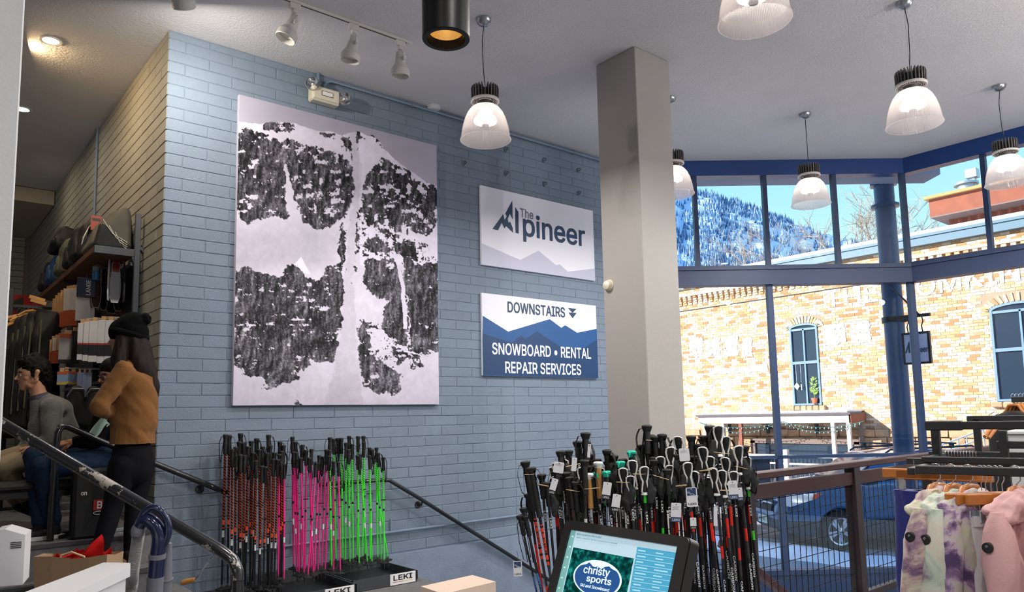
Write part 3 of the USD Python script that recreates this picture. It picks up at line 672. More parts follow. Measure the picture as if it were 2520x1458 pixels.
obj('frame', MB().box((-.025, sy1-.015, sz0-.015), (.025, sy1+.012, sz1+.015)).box((-.025, sy0-.012, sz0-.015), (.025, sy0+.015, sz1+.015)).box((-.025, sy1, sz1-.012), (.025, sy0, sz1+.015)).box((-.025, sy1, sz0-.015), (.025, sy0, sz0+.012)), M_BLACKM, hs)
M_INK = mat('dark_navy_print', '1c3350', .5)
tm = MB(); text_on(tm, 'lpineer', .075, (-.017, sy0-.09, 2.215), (0, -1, 0), (0, 0, 1), width=.225, depth=.002)
ta_ = MB().prism(Polygon([(.014, 0), (.07, .155), (.082, .155), (.082, .0), (.06, 0), (.06, .07), (.035, 0)]), .002, mat4((0, -1, 0), (0, 0, 1), (-1, 0, 0), (-.016, sy0, 2.215))); obj('logo', ta_, M_INK, hs)
obj('lettering', tm, M_INK, hs)
# roof eave outside above the window heads
mb = MB(); wbar(mb, -.6, S_END, 4.64, 4.80, .1, .5)
obj('eave', mb, mat('pale_eave', 'a9aab8', .7), kind='structure', label='pale roof edge seen outside above the windows')

# ================================================================ parked car, nose towards the window
M_CARP = mat('slate_blue_car_paint', '4a6c96', .28, metal=.55, coat=.8); M_CLAD = mat('black_cladding', '26303f', .6); M_TYRE = mat('tyre_rubber', '1b1d22', .85, bump=.4, bs=60); M_ALLOY = mat('silver_alloy', 'c9ccd2', .25, metal=.85); M_CGLASS = mat('tinted_car_glass', '2c4a6b', .06, spec=.9, coat=.5); M_LENS = mat('headlamp_lens', 'cfd8e2', .1, spec=.9, coat=.6)
wc = atd(2068, 1313, 12.9); th = math.radians(57); fV = A([-math.sin(th), math.cos(th), 0]); lV = A([-math.cos(th), -math.sin(th), 0])
org = A([wc[0], wc[1], 0]) - fV*1.32 - lV*.83; org[2] = GZ
car = thing('car', 'slate blue estate car parked with its nose towards the window', 'car', M=mat4(fV, lV, (0, 0, 1), org))
def man_extrude(poly, w): m = trimesh.creation.extrude_polygon(poly, w, engine='earcut'); v = A(m.vertices); v = np.stack([v[:, 0], -(v[:, 2]-w/2), v[:, 1]], 1); return m3.Manifold(m3.Mesh(v.astype(np.float32), m.faces.astype(np.uint32)))
prof = Polygon([(2.26, .42), (2.32, .60), (2.29, .80), (2.16, .96), (1.85, 1.045), (.98, 1.15), (.5, 1.17), (-2.0, 1.15), (-2.24, 1.0), (-2.28, .6), (-2.18, .38), (-1.9, .28), (2.0, .26)])
plan = Polygon([(2.32, .45), (2.2, .70), (1.9, .84), (1.2, .89), (-1.6, .88), (-2.1, .80), (-2.28, .6), (-2.28, -.6), (-2.1, -.8), (-1.6, -.88), (1.2, -.89), (1.9, -.84), (2.2, -.7), (2.32, -.45)])
pm = trimesh.creation.extrude_polygon(plan, 2.0, engine='earcut'); pm = m3.Manifold(m3.Mesh(A(pm.vertices).astype(np.float32), pm.faces.astype(np.uint32)))
low = man_extrude(prof, 1.9) ^ pm
for x in (1.32, -1.32):
    for s in (-1, 1): low = low - m3.Manifold.cylinder(.34, .395, .395, 36).rotate((90, 0, 0)).translate((x, .17 + s*.80, .34))
clad = low ^ m3.Manifold.cube((6, 3, .34), True).translate((0, 0, .35)); up_ = low - m3.Manifold.cube((6, 3, .34), True).translate((0, 0, .35))
def smoothed(m, L=.08, it=4): q = m.refine_to_length(L).to_mesh(); t = trimesh.Trimesh(q.vert_properties[:, :3], q.tri_verts, process=True); trimesh.smoothing.filter_taubin(t, iterations=it); return t
obj('body', MB().addm(smoothed(up_)), M_CARP, car, smooth=40); obj('lower_cladding', MB().addm(smoothed(clad)), M_CLAD, car, smooth=40)
G = lambda x, y, z: (x, y, z)
gh = m3.Manifold.hull_points(A([G(1.0, s*.70, 1.13) for s in (-1, 1)] + [G(.9, s*.80, 1.13) for s in (-1, 1)] + [G(-1.95, s*.78, 1.13) for s in (-1, 1)] + [G(.22, s*.58, 1.62) for s in (-1, 1)] + [G(-.6, s*.60, 1.69) for s in (-1, 1)] + [G(-1.65, s*.58, 1.65) for s in (-1, 1)]))
obj('cabin', MB().addm(smoothed(gh, .07, 3)), M_CARP, car, smooth=50)
def panel(pts, th_=.012): c = A(pts, float); n = np.cross(c[1]-c[0], c[2]-c[0]); n /= np.linalg.norm(n); return MB().addm(m3.Manifold.hull_points(np.vstack([c, c+n*th_])))
obj('windscreen', panel([(.93, -.66, 1.19), (.93, .66, 1.19), (.30, .53, 1.595), (.30, -.53, 1.595)], .02), M_CGLASS, car)
for s in (-1, 1):
    for a, b, c, d in ((.78, .05, .22, .0), (-.0, -.85, -.05, -.88), (-.92, -1.75, -.95, -1.5)): obj('side_window', panel([(a, s*.805, 1.19), (b, s*.805, 1.19), (d, s*.625, 1.58), (c, s*.625, 1.575)][::s], .016), M_CGLASS, car)
for i, (x, s) in enumerate(((1.32, 1), (-1.32, 1), (1.32, -1), (-1.32, -1))):
    w = sub('wheel', car); Mw = mat4((1, 0, 0), (0, 0, 1), (0, -s, 0), (x, s*.86, .34)) if s < 0 else mat4((1, 0, 0), (0, 0, -1), (0, 1, 0), (x, .86, .34))
    obj('tyre', MB().lathe([(.235, -.2), (.31, -.21), (.34, -.18), (.345, -.1), (.34, -.03), (.315, .0), (.235, .005)], 40, Mw), M_TYRE, w)
    obj('rim', MB().lathe([(.0, -.06), (.20, -.06), (.215, -.01), (.238, .004), (.238, -.02)], 40, Mw), M_CLAD, w)
    sp = MB()
    for k in range(5):
        g = 2*PI*k/5+.3
        for o in (-.17, .17): a0, a1 = g+o*.35, g+o; sp.addm(m3.Manifold.hull_points(A([(Mw@A([r*math.cos(a)-e*math.sin(a), r*math.sin(a)+e*math.cos(a), zz, 1]))[:3] for r, a, ee in ((.04, a0, .022), (.226, a1, .026)) for e in (-ee, ee) for zz in (-.04, -.005)])))
    sp.lathe([(0, -.05), (.06, -.05), (.06, -.002), (.03, .004), (0, .004)], 20, Mw).lathe([(.212, -.03), (.212, .0), (.236, .006), (.238, -.02)], 40, Mw); obj('spokes', sp, M_ALLOY, w)
    for k in range(5): g = 2*PI*k/5; c = (Mw@A([.045*math.cos(g), .045*math.sin(g), .004, 1]))[:3]; obj('lug_nut', MB().ball(c, .009, 1), M_BLACKM, w)
for s in (-1, 1):
    h = m3.Manifold.hull_points(A([(2.28, s*.62, .80), (2.30, s*.48, .90), (2.12, s*.79, .99), (1.74, s*.905, 1.01), (1.82, s*.91, .90), (2.19, s*.81, .78), (2.1, s*.5, .9)])); obj('headlamp', MB().addm(h), M_LENS, car); obj('turn_signal', MB().addm(m3.Manifold.hull_points(A([(1.80, s*.91, 1.0), (1.64, s*.915, 1.0), (1.76, s*.92, .92), (1.84, s*.91, .9), (1.75, s*.85, .95)]))), mat('amber_red_lens', 'd0503a', .2, coat=.5), car)
    obj('fog_lamp', MB().ball((2.24, s*.6, .52), (.04, .08, .06), 2), M_LENS, car)
    mr = sub('door_mirror', car); obj('shell', MB().addm(soft([(.72, s*.98, 1.20), (.70, s*.86, 1.18), (.74, s*1.04, 1.25)], .07, .03, 0)), M_CARP, mr, smooth=True); obj('mirror_foot', MB().bar((.72, s*.8, 1.15), (.72, s*.92, 1.18), .06, .04), M_CLAD, mr)
    obj('door_handle', MB().rbox((-.1, s*.885, .98), (.1, s*.91, 1.02), .008), M_CARP, car); obj('door_seam', MB().box((.88, s*.883, .5), (.89, s*.893, 1.14)).box((-.12, s*.883, .5), (-.11, s*.893, 1.14)), M_CLAD, car)
    obj('roof_rail', MB().tube([(.2, s*.57, 1.64), (.1, s*.57, 1.70), (-1.5, s*.57, 1.73), (-1.6, s*.57, 1.68)], .018, 8), M_CLAD, car)
for x in (-.1, -1.1): obj('roof_bar', MB().rbox((x-.04, -.66, 1.775), (x+.04, .66, 1.80), .01).box((x-.03, .54, 1.70), (x+.03, .60, 1.78)).box((x-.03, -.60, 1.70), (x+.03, -.54, 1.78)), M_CLAD, car)
obj('grille', MB().addm(m3.Manifold.hull_points(A([(2.315, -.46, .9), (2.315, .46, .9), (2.34, -.36, .66), (2.34, .36, .66), (2.28, 0, .92), (2.28, 0, .64)]))), mat('grille_mesh', '11151c', .5, bump=.9, bs=90), car)
obj('grille_bar', MB().rbox((2.31, -.42, .79), (2.35, .42, .825), .008), M_ALLOY, car); obj('badge', MB().ball((2.345, 0, .80), (.014, .075, .045), 2), M_ALLOY, car); obj('badge_field', MB().ball((2.353, 0, .80), (.010, .062, .034), 2), M_VBLUE if False else mat('badge_blue', '1d3f86', .25, coat=.6), car)
obj('number_plate', MB().rbox((2.315, -.16, .42), (2.34, .16, .56), .004), mat('pale_green_plate', 'c6d6cc', .5), car); mb = MB(); text_on(mb, 'BXT-W07', .06, (2.3405, -.135, .462), (0, 1, 0), (0, 0, 1), width=.27, depth=.001); obj('plate_lettering', mb, mat('plate_ink', '2a3f33', .5), car)
obj('bonnet_seam', MB().tube([(1.9, -.68, 1.02), (1.4, -.76, 1.09), (.98, -.78, 1.145)], .006, 5).tube([(1.9, .68, 1.02), (1.4, .76, 1.09), (.98, .78, 1.145)], .006, 5), M_CLAD, car)

# ================================================================ on the painted wall
def homog(src, dst):
    M = []
    for (x, y), (u, v) in zip(src, dst): M += [[x, y, 1, 0, 0, 0, -u*x, -u*y, u], [0, 0, 0, x, y, 1, -v*x, -v*y, v]]
    M = A(M, float); h = np.linalg.solve(M[:, :8], M[:, 8]); return np.append(h, 1).reshape(3, 3)
def hmap(H, p):
    p = np.asarray(p, float); q = np.concatenate([p, np.ones(p.shape[:-1]+(1,))], -1) @ H.T; return q[..., :2]/q[..., 2:]
def rect_on(quad, y):
    a = [aty(px, py, y) for px, py in quad]; return (a[0][0]+a[3][0])/2, (a[1][0]+a[2][0])/2, (a[2][2]+a[3][2])/2, (a[0][2]+a[1][2])/2
# ---- mountain print
PY = WY-.045
x0, x1, z0, z1 = rect_on(((591, 233), (1076, 358), (1079, 998), (570, 997)), PY)
pa = thing('mountain_print', 'large canvas print of a snowy rock couloir in black and white', 'wall art')
obj('canvas_edge', MB().rbox((x0, PY+.0012, z0), (x1, WY+.001, z1), .004), mat('canvas_edge', 'b9b5c4', .8), pa)
QZ = [(57, 25), (952, 258), (957, 1433), (20, 1435)]
Hz = homog([(0, 0), (1, 0), (1, 1), (0, 1)], QZ)
nu, nv = 380, 545
U, V = np.meshgrid(np.linspace(0, 1, nu), np.linspace(0, 1, nv), indexing='ij')
Q = hmap(Hz, np.stack([U, V], -1)); X, Y = Q[..., 0], Q[..., 1]
def nf(sx, sy, seed, o=4): return meshkit.fbm(np.stack([X*sx, Y*sy, X*0+seed*7.3], -1), o, seed) - .5
def inside(poly, x, y):
    p = A(poly, float); r = np.zeros(x.shape, bool)
    for (xa, ya), (xb_, yb) in zip(p, np.roll(p, -1, 0)):
        if ya != yb: r ^= ((ya > y) != (yb > y)) & (x < (xb_-xa)*(y-ya)/(yb-ya)+xa)
    return r
wx, wy_ = nf(.022, .022, 1)*90 + nf(.12, .12, 2, 3)*26, nf(.022, .022, 3)*90 + nf(.12, .12, 4, 3)*26
Xw, Yw = X+wx, Y+wy_
ridge = [(0, 165), (57, 150), (150, 160), (200, 150), (300, 155), (345, 170), (420, 195), (470, 192), (520, 212), (552, 200), (600, 192), (640, 215), (660, 210), (690, 235), (715, 272), (760, 320), (830, 370), (900, 420), (960, 445)]
sky_m_ = Y + nf(.08, .08, 5, 3)*10 < np.interp(X, *A(ridge).T)
rocks = {
 'ul': [(40, 195), (105, 190), (150, 190), (185, 222), (225, 245), (265, 238), (330, 240), (400, 262), (450, 268), (492, 296), (535, 325), (572, 352), (584, 400), (582, 470), (578, 530), (560, 555), (500, 585), (470, 625), (420, 622), (350, 612), (325, 560), (300, 515), (275, 520), (275, 585), (200, 590), (110, 592), (40, 580)],
 'ur': [(610, 520), (640, 375), (668, 345), (692, 320), (740, 338), (800, 378), (850, 400), (900, 425), (960, 450), (960, 560), (935, 640), (900, 690), (860, 655), (800, 640), (760, 640), (700, 665), (660, 640), (612, 660), (600, 590)],
 's1': [(155, 152), (240, 150), (322, 158), (308, 182), (270, 178), (215, 172), (170, 172)], 's2': [(425, 195), (470, 190), (475, 240), (450, 225)],
 's3': [(508, 215), (560, 200), (592, 290), (565, 310), (530, 275)], 's4': [(552, 200), (600, 192), (642, 238), (600, 262)], 's5': [(654, 210), (672, 212), (716, 276), (665, 250)],
 'll': [(30, 815), (150, 825), (222, 850), (280, 815), (350, 832), (400, 850), (455, 830), (512, 800), (532, 860), (524, 950), (512, 1050), (503, 1150), (497, 1190), (470, 1255), (430, 1225), (370, 1235), (345, 1292), (250, 1330), (205, 1355), (100, 1305), (20, 1235), (25, 900)],
 'rl': [(612, 800), (650, 780), (705, 775), (765, 800), (792, 830), (802, 1000), (822, 1165), (770, 1165), (700, 1080), (640, 1040), (600, 1060), (575, 1095), (583, 1180), (592, 1300), (640, 1372), (700, 1372), (780, 1395), (796, 1300), (745, 1255), (690, 1230), (640, 1180), (640, 1100), (700, 1060), (720, 960), (640, 920), (612, 880)],
 'fr': [(800, 730), (830, 770), (860, 800), (960, 775), (965, 1190), (900, 1205), (835, 1175), (808, 1000)], 'm1': [(640, 690), (700, 700), (760, 730), (700, 745), (630, 750), (600, 730)], 'm2': [(740, 640), (850, 690), (880, 780), (820, 800), (770, 740)],
 'c1': [(520, 600), (545, 640), (540, 760), (525, 840), (500, 850), (505, 700)], 'c2': [(585, 560), (618, 620), (600, 700), (575, 800), (560, 900), (575, 990), (560, 1080), (550, 1070), (565, 950), (545, 880), (575, 760)],
 'b1': [(838, 1210), (890, 1205), (895, 1250), (845, 1255)], 'b2': [(745, 1175), (830, 1200), (835, 1250), (760, 1235)], 'b3': [(285, 1440), (310, 1410), (330, 1440)], 'lw': [(440, 860), (475, 840), (480, 960), (505, 1100), (480, 1130), (455, 960)]}
rock = np.zeros(X.shape, bool)
for p in rocks.values(): rock |= inside(p, Xw, Yw)
chute = np.abs(X + nf(.02, .05, 6)*34 + nf(.12, .12, 22, 3)*12 - np.interp(Y, [250, 330, 480, 620, 760, 860, 960, 1080, 1180, 1300, 1440], [575, 590, 592, 570, 562, 548, 552, 548, 540, 535, 520])) < np.interp(Y, [250, 330, 480, 620, 760, 900, 1080, 1180, 1300, 1440], [10, 22, 14, 17, 15, 22, 30, 46, 60, 90])
gully = (np.abs(X+nf(.03, .03, 8)*44-np.interp(Y, [340, 460, 600], [262, 280, 300])) < np.interp(Y, [340, 460, 600], [6, 15, 26])) & (Y > 340) & (Y < 600)
gully |= (np.abs(X+nf(.02, .02, 8)*16-np.interp(Y, [760, 900, 1090], [770, 795, 805])) < 9) & (Y > 750) & (Y < 1090)
strat = nf(.016, .085, 9, 4); blot = nf(.040, .045, 10, 4); fine = nf(.20, .16, 11, 3)
led = np.where(Y < 700, blot*1.2+fine*.5+strat*.3, strat*.9+blot*.7+fine*.45)
thr = np.where(X > 600, np.where(Y < 700, .09, .15), np.where(Y < 620, .15, .15)); thr = thr + .05 + .22*nf(.008, .010, 21, 3)
thr = np.where((X > 805) & (Y > 760), .26, thr); thr = np.where((X < 290) & (Y > 900), .20, thr)
rock &= ~chute & ~gully & ~(led > thr)
rock |= (inside([(612, 640), (900, 690), (948, 780), (780, 800), (700, 760), (610, 760)], X, Y) | inside([(560, 1070), (800, 1160), (780, 1240), (600, 1300)], X, Y)) & (blot*.8+fine*.9 < -.13) & ~chute
rock &= ~sky_m_
streak = nf(.10, .018, 12, 4); rt_ = nf(.30, .22, 13, 3); big = nf(.015, .02, 14, 3)
ht = nf(.050, .020, 30, 4)*1.0 + nf(.13, .07, 31, 3)*.35; ht2 = meshkit.fbm(np.stack([(X-7)*.050, (Y-7)*.020, X*0+30*7.3], -1), 4, 30)-.5 + .35*(meshkit.fbm(np.stack([(X-7)*.13, (Y-7)*.07, X*0+31*7.3], -1), 3, 31)-.5)
val = np.clip(.27 + .62*(ht-ht2) + .55*rt_ + .55*big + .5*streak, .05, .68)
sn = .88 + .10*nf(.010, .013, 15, 4) + .07*nf(.06, .05, 16, 3) + .05*(X > 600)*(Y < 800) - .10*(Y > 1180)*np.clip((Y-1180)/250, 0, 1)
peak = inside([(330, 762), (285, 815), (300, 825), (345, 830), (378, 838)], X+wx*.2, Y+wy_*.2)
bl_ = np.clip((Y-560)/120, 0, 1)*np.clip((840-Y)/60, 0, 1)*np.clip((560-X)/120, 0, 1); sn = sn - .09*bl_ + .06*nf(.008, .012, 17, 3)*bl_; sn = np.where(peak, .97, sn)
sn = np.where(chute, sn-.05-.05*fine, sn)
skc = .70 + .05*np.clip((300-Y)/300, -1, 1)*-1 + .06*nf(.004, .02, 18, 3)
C = np.where(sky_m_, skc, np.where(rock, val, sn))
sr = np.stack([C*.985, C*.955, np.minimum(C*1.03+.012, 1)], -1); sr = np.where(sky_m_[..., None], np.stack([C*.985, C*.96, C*1.07], -1), sr)
lc = np.where(sr <= .04045, sr/12.92, ((sr+.055)/1.055)**2.4)*.97
obj('print', MB().grid(np.stack([x0+.002+(x1-x0-.004)*U, U*0+PY, z1-.002-(z1-z0-.004)*V], -1), col=lc), mat('printed_canvas', None, .7, col=True, spec=.3), pa, smooth=True)

# ---- two signs
def sign(name, label, quad_px, quad_zoom, layers, texts, bg):
    y = WY-.035; x0, x1, z0, z1 = rect_on(quad_px, y); W, Hh = x1-x0, z1-z0
    H = homog(quad_zoom, [(0, 1), (1, 1), (1, 0), (0, 0)])
    S = lambda p: hmap(H, p)*A([W, Hh])
    t = thing(name, label, 'sign', (x0, y, z0))
    obj('panel', MB().rbox((0, 0, 0), (W, .03, Hh), .003), bg, t)
    for i, (nm, poly, m) in enumerate(layers):
        p = Polygon(S(A(poly))).buffer(0).intersection(sbox(.001, .001, W-.001, Hh-.001)); obj(nm, MB().prism(p, .0006, mat4((1, 0, 0), (0, 0, 1), (0, -1, 0), (0, -.0003-.0004*i, 0))), m, t)
    for nm, s, a, b, capz, m in texts:
        a, b, c = S(A(a)), S(A(b)), S(A(capz)); h = abs(c[1]-a[1]); mb = MB()
        text_on(mb, s, h, (a[0], -.0018, (a[1]+b[1])/2), (1, 0, 0), (0, 0, 1), width=b[0]-a[0], depth=.0012); obj(nm, mb, m, t)
    return t, S
M_SIGNW = mat('white_sign_face', 'e6e6f2', .5, spec=.35); M_LAV = mat('lavender_print', 'bcbcd4', .5); M_INK2 = mat('navy_print', '1b3a5c', .5); M_GREYP = mat('grey_violet_print', '77748c', .5)
M_MIDB = mat('mid_blue_print', '17508c', .5); M_DKB = mat('dark_blue_print', '0f3a68', .5)
t, S = sign('shop_sign', 'white wall sign with a navy shop name over pale mountains', ((1183, 455), (1461, 520), (1463, 693), (1185, 650)), [(222, 270), (868, 428), (878, 835), (228, 735)],
  [('mountain_print', [(226, 610), (450, 710), (555, 657), (655, 743), (675, 737), (722, 780), (878, 763), (880, 840), (226, 740)], M_LAV),
   ('logo', [(405, 363), (407, 474), (390, 440), (378, 472), (366, 440), (357, 452)], M_INK2),
   ('logo', [(352, 443), (360, 476), (372, 456), (384, 494), (392, 486), (407, 524), (408, 551), (368, 512), (360, 526), (343, 494), (322, 536), (290, 528)], M_INK2),
   ('letter_l', [(421, 402), (440, 430), (441, 557), (423, 552)], M_INK2)],
  [('lettering', 'pineer', (457, 563), (823, 634), (457, 440), M_INK2), ('lettering', 'The', (447, 459), (526, 473), (447, 410), M_GREYP)], M_SIGNW)
t, S = sign('downstairs_sign', 'blue and white wall sign pointing downstairs to snowboard rental and repair', ((1185, 722), (1468, 752), (1471, 930), (1189, 927)), [(222, 897), (882, 970), (895, 1388), (237, 1382)],
  [('mountain_print', [(230, 1033), (380, 1125), (618, 1050), (685, 1100), (707, 1085), (775, 1128), (890, 1103), (897, 1392), (232, 1386)], M_MIDB),
   ('hill_print', [(232, 1138), (400, 1188), (455, 1147), (480, 1165), (545, 1122), (700, 1222), (820, 1212), (891, 1165), (897, 1392), (232, 1386)], M_DKB),
   ('arrow', [(722, 984), (771, 989), (748, 1013)], M_INK2), ('arrow', [(725, 1010), (771, 1013), (749, 1044)], M_INK2)],
  [('lettering', 'DOWNSTAIRS', (370, 1008), (706, 1040), (370, 948), M_INK2), ('lettering', 'SNOWBOARD • RENTAL', (285, 1255), (854, 1277), (285, 1190), M_SIGNW), ('lettering', 'REPAIR SERVICES', (360, 1362), (798, 1371), (360, 1298), M_SIGNW)], M_SIGNW)

# ---- emergency light, conduits, anchors
M_IVORY = mat('ivory_plastic', 'd8d0bc', .45); M_CHROME = mat('chrome', 'd0d4da', .12, metal=1)
e = aty(800, 238, WY-.06); el = thing('emergency_light', 'ivory twin head emergency light on the wall above the print', 'emergency light', (e[0], WY-.001, e[2]))
obj('housing', MB().rbox((-.15, -.10, -.075), (.135, 0, .075), .012).rbox((-.14, -.112, -.06), (.125, -.1, .06), .01), M_IVORY, el)
obj('label_plate', MB().box((-.055, -.1145, -.015), (.055, -.112, .025)), mat('label_white', 'e4e4e4', .5), el); obj('label_frame', MB().box((-.06, -.1135, -.02), (.06, -.1125, .03)), M_BLACKM, el)
for dx, dz, yaw in ((-.145, .075, .45), (.185, .015, .3)):
    M = mat4((math.cos(yaw), -math.sin(yaw), 0), (0, 0, 1), (math.sin(yaw)*-1, -math.cos(yaw), -.1), (dx, -.09, dz))
    hd = sub('lamp_head', el); obj('bowl', MB().lathe([(0, -.05), (.035, -.045), (.062, -.01), (.068, .02), (.066, .024)], 24, M), M_IVORY, hd)
    obj('reflector', MB().lathe([(0, -.02), (.03, -.012), (.055, .012), (.064, .023)], 24, M), M_CHROME, hd); obj('lamp_bulb', MB().ball((M@A([0, 0, 0, 1]))[:3], .012, 1), mat('frosted_bulb', 'f2f2ee', .3), hd)
    obj('neck', MB().tube([(dx*.8, -.06, 0), (dx, -.08, dz*.7)], .014, 8), M_IVORY, hd)
yp = WY-.03
c1 = thing('conduit', 'short blue-grey conduit rising from the emergency light to the ceiling', 'pipe'); a = aty(783, 220, yp); obj('pipe', MB().tube([(a[0], yp, e[2]+.07), (a[0], yp, CEIL-.002)], .013, 10), M_PIPE, c1); obj('coupling', MB().tube([(a[0], yp, e[2]+.073), (a[0], yp, e[2]+.10)], .018, 10), M_PIPE, c1)
c2 = thing('conduit', 'long blue-grey conduit running under the ceiling from the emergency light', 'pipe')
b0 = aty(797, 222, yp); zz = (aty(900, 226, yp)[2]+aty(1139, 295, yp)[2])/2
pts = [(b0[0], yp, e[2]+.05), (b0[0], yp, zz-.1)] + [(b0[0]+.1-.1*math.cos(q), yp, zz-.1+.1*math.sin(q)) for q in np.linspace(.2, PI/2, 8)] + [(3.6, yp, zz), (5.0, yp, zz), (XE-.1, yp, zz)]
obj('pipe', MB().tube(pts, .014, 10), M_PIPE, c2)
for x in (4.1, 5.3, 6.5): obj('strap', MB().box((x-.012, yp-.018, zz-.018), (x+.012, WY, zz+.018)), M_PIPE, c2)
c3 = thing('conduit', 'thin pipe running low along the wall behind the pole racks', 'pipe'); obj('pipe', MB().tube([(2.4, yp, 1.80-.0), (2.4, yp, 1.8)], .001, 4), M_PIPE, c3) if False else None
zl = 1.8; a, b = aty(955, 1311, yp), aty(1268, 1271, yp); zl = (a[2]+b[2])/2
obj('pipe', MB().tube([(2.2, yp, zl), (XE-.1, yp, zl)], .013, 10), M_PIPE, c3); obj('riser', MB().tube([(a[0]+.03, yp, zl), (a[0]+.03, yp, zl+.13)], .011, 8), M_PIPE, c3)
AN = ['leftmost old anchor stub above the shop sign', 'topmost old anchor stub above the shop sign', 'old anchor stub nearest above the left part of the shop sign', 'old anchor stub high above the middle of the shop sign', 'old anchor stub close above the middle of the shop sign', 'upper old anchor stub above the right end of the shop sign', 'lower old anchor stub above the right end of the shop sign']
for i, (zx, zy) in enumerate(((120, 145), (363, 65), (365, 203), (585, 127), (588, 265), (783, 185), (785, 318))):
    p = aty(1090+zx/2.351, 340+zy/2.351, WY-.012); t = thing('wall_anchor', AN[i], 'anchor', (p[0], WY, p[2]), group='old anchor stubs above the sign')
    lump = soft([(0, -.008, -.02), (.006, -.012, .018), (-.008, -.01, .004)], .014, .008, .004, 90, i, 2); obj('caulk', MB().addm(lump), mat('dark_caulk', '5d6a78', .8), t)
    obj('wire_stub', MB().tube([(0, -.01, .01), (.012, -.035, .02), (.018, -.04, 0), (.004, -.03, -.015), (0, -.01, -.01)], .004, 5), M_BLACKM, t)
p = atz(1068, 262, CEIL); t = thing('smoke_detector', 'round white smoke detector on the ceiling close to the block wall', 'smoke detector', (p[0], p[1], CEIL-.001)); obj('base', MB().tube([(0, 0, -.015), (0, 0, 0)], .075, 24), M_WHITE, t); obj('cover', MB().lathe([(0, -.045), (.05, -.043), (.066, -.03), (.07, -.015)], 24), M_WHITE, t)
p = aty(1478, 700, 4.66); t = thing('wall_sensor', 'small round cream sensor on the side of the column', 'sensor', (5.085, 4.66, p[2])); M = mat4((0, 1, 0), (0, 0, 1), (-1, 0, 0), (0, 0, 0)); obj('cover', MB().lathe([(.05, 0), (.05, .02), (.04, .045), (.02, .056), (0, .058)], 20, M), M_IVORY, t); obj('base', MB().lathe([(0, -.0), (.055, 0), (.055, .008), (0, .008)], 20, M), M_IVORY, t)

# ================================================================ ceiling fittings
tk_y = 5.434
M_TRACK = mat('white_enamel', 'd9d6d2', .35)
t = thing('lighting_track', 'white ceiling lighting track carrying the spotlights', 'lighting track', (0, tk_y, CEIL)); obj('rail', MB().box((.9, -.018, -.022), (3.40, .018, -.001)), M_TRACK, t)
obj('slot', MB().box((.92, -.006, -.0235), (3.38, .006, -.0215)), M_BLACKM, t); obj('end_cap', MB().rbox((3.40, -.02, -.024), (3.43, .02, -.001), .003), M_TRACK, t)
def track_head(label, x, axis):
    t = thing('track_spotlight', label, 'spotlight', (x, tk_y, CEIL-.0235), group='white spotlights on the ceiling track')
    obj('adapter', MB().rbox((-.045, -.017, -.05), (.045, .017, -.0), .003).rbox((-.02, -.02, -.085), (.02, .02, -.05), .003), M_TRACK, t)
    ax = A(axis, float); ax /= np.linalg.norm(ax); u = np.cross(ax, (0, 1, 0)); u /= np.linalg.norm(u); v = np.cross(ax, u); c = A([0, 0, -.13]) + ax*.035
    M = mat4(u, v, ax, c)
    obj('can', MB().lathe(A([(0, -.045), (.032, -.045), (.034, -.04), (.034, 0), (.037, .002), (.040, .045), (.052, .065), (.066, .09), (.068, .095), (.068, .135), (.064, .14), (.06, .10), (.0, .075)])*A([1.22, 1.15]), 28, M), M_TRACK, t)
    q = lambda a, b, w: (M@A([a, b, w, 1]))[:3]
    yk = MB()
    for sgn in (-1, 1): yk.tube([(0, sgn*.004, -.085), (0, sgn*.012, -.088), q(0, sgn*.05, -.05) , q(0, sgn*.052, .02)], .0028, 6)
    obj('yoke', yk, M_TRACK, t); obj('knob', MB().tube([q(0, .05, .02), q(0, .075, .02)], .012, 8).box(q(0, .07, .012)-.012, q(0, .07, .012)+.012), M_TRACK, t)
    obj('lens', MB().lathe([(0, .10), (.058, .118)], 20, M), mat('spot_lens', 'e8e2d4', .2), t)
hx = [atz(px, py, CEIL-.02)[0] for px, py in ((729, 5), (872, 58), (986, 99))]
track_head('white track spotlight nearest the top edge, tilted to the left', hx[0], (-.38, .12, -1)); track_head('middle white spotlight of the ceiling track', hx[1], (-.12, .12, -1)); track_head('white track spotlight at the right end of the track', hx[2], (.02, .06, -1))
track_head('unseen white track spotlight aimed at the wall left of the print', 1.45, (.60, .90, -1.14))
spot('track_wash', (1.55, tk_y+.17, CEIL-.36), (.60, .9, -1.14), .05, 1500, 13, (1, .93, .8), .5)  # from the unseen track head, placed to light the wall left of the print

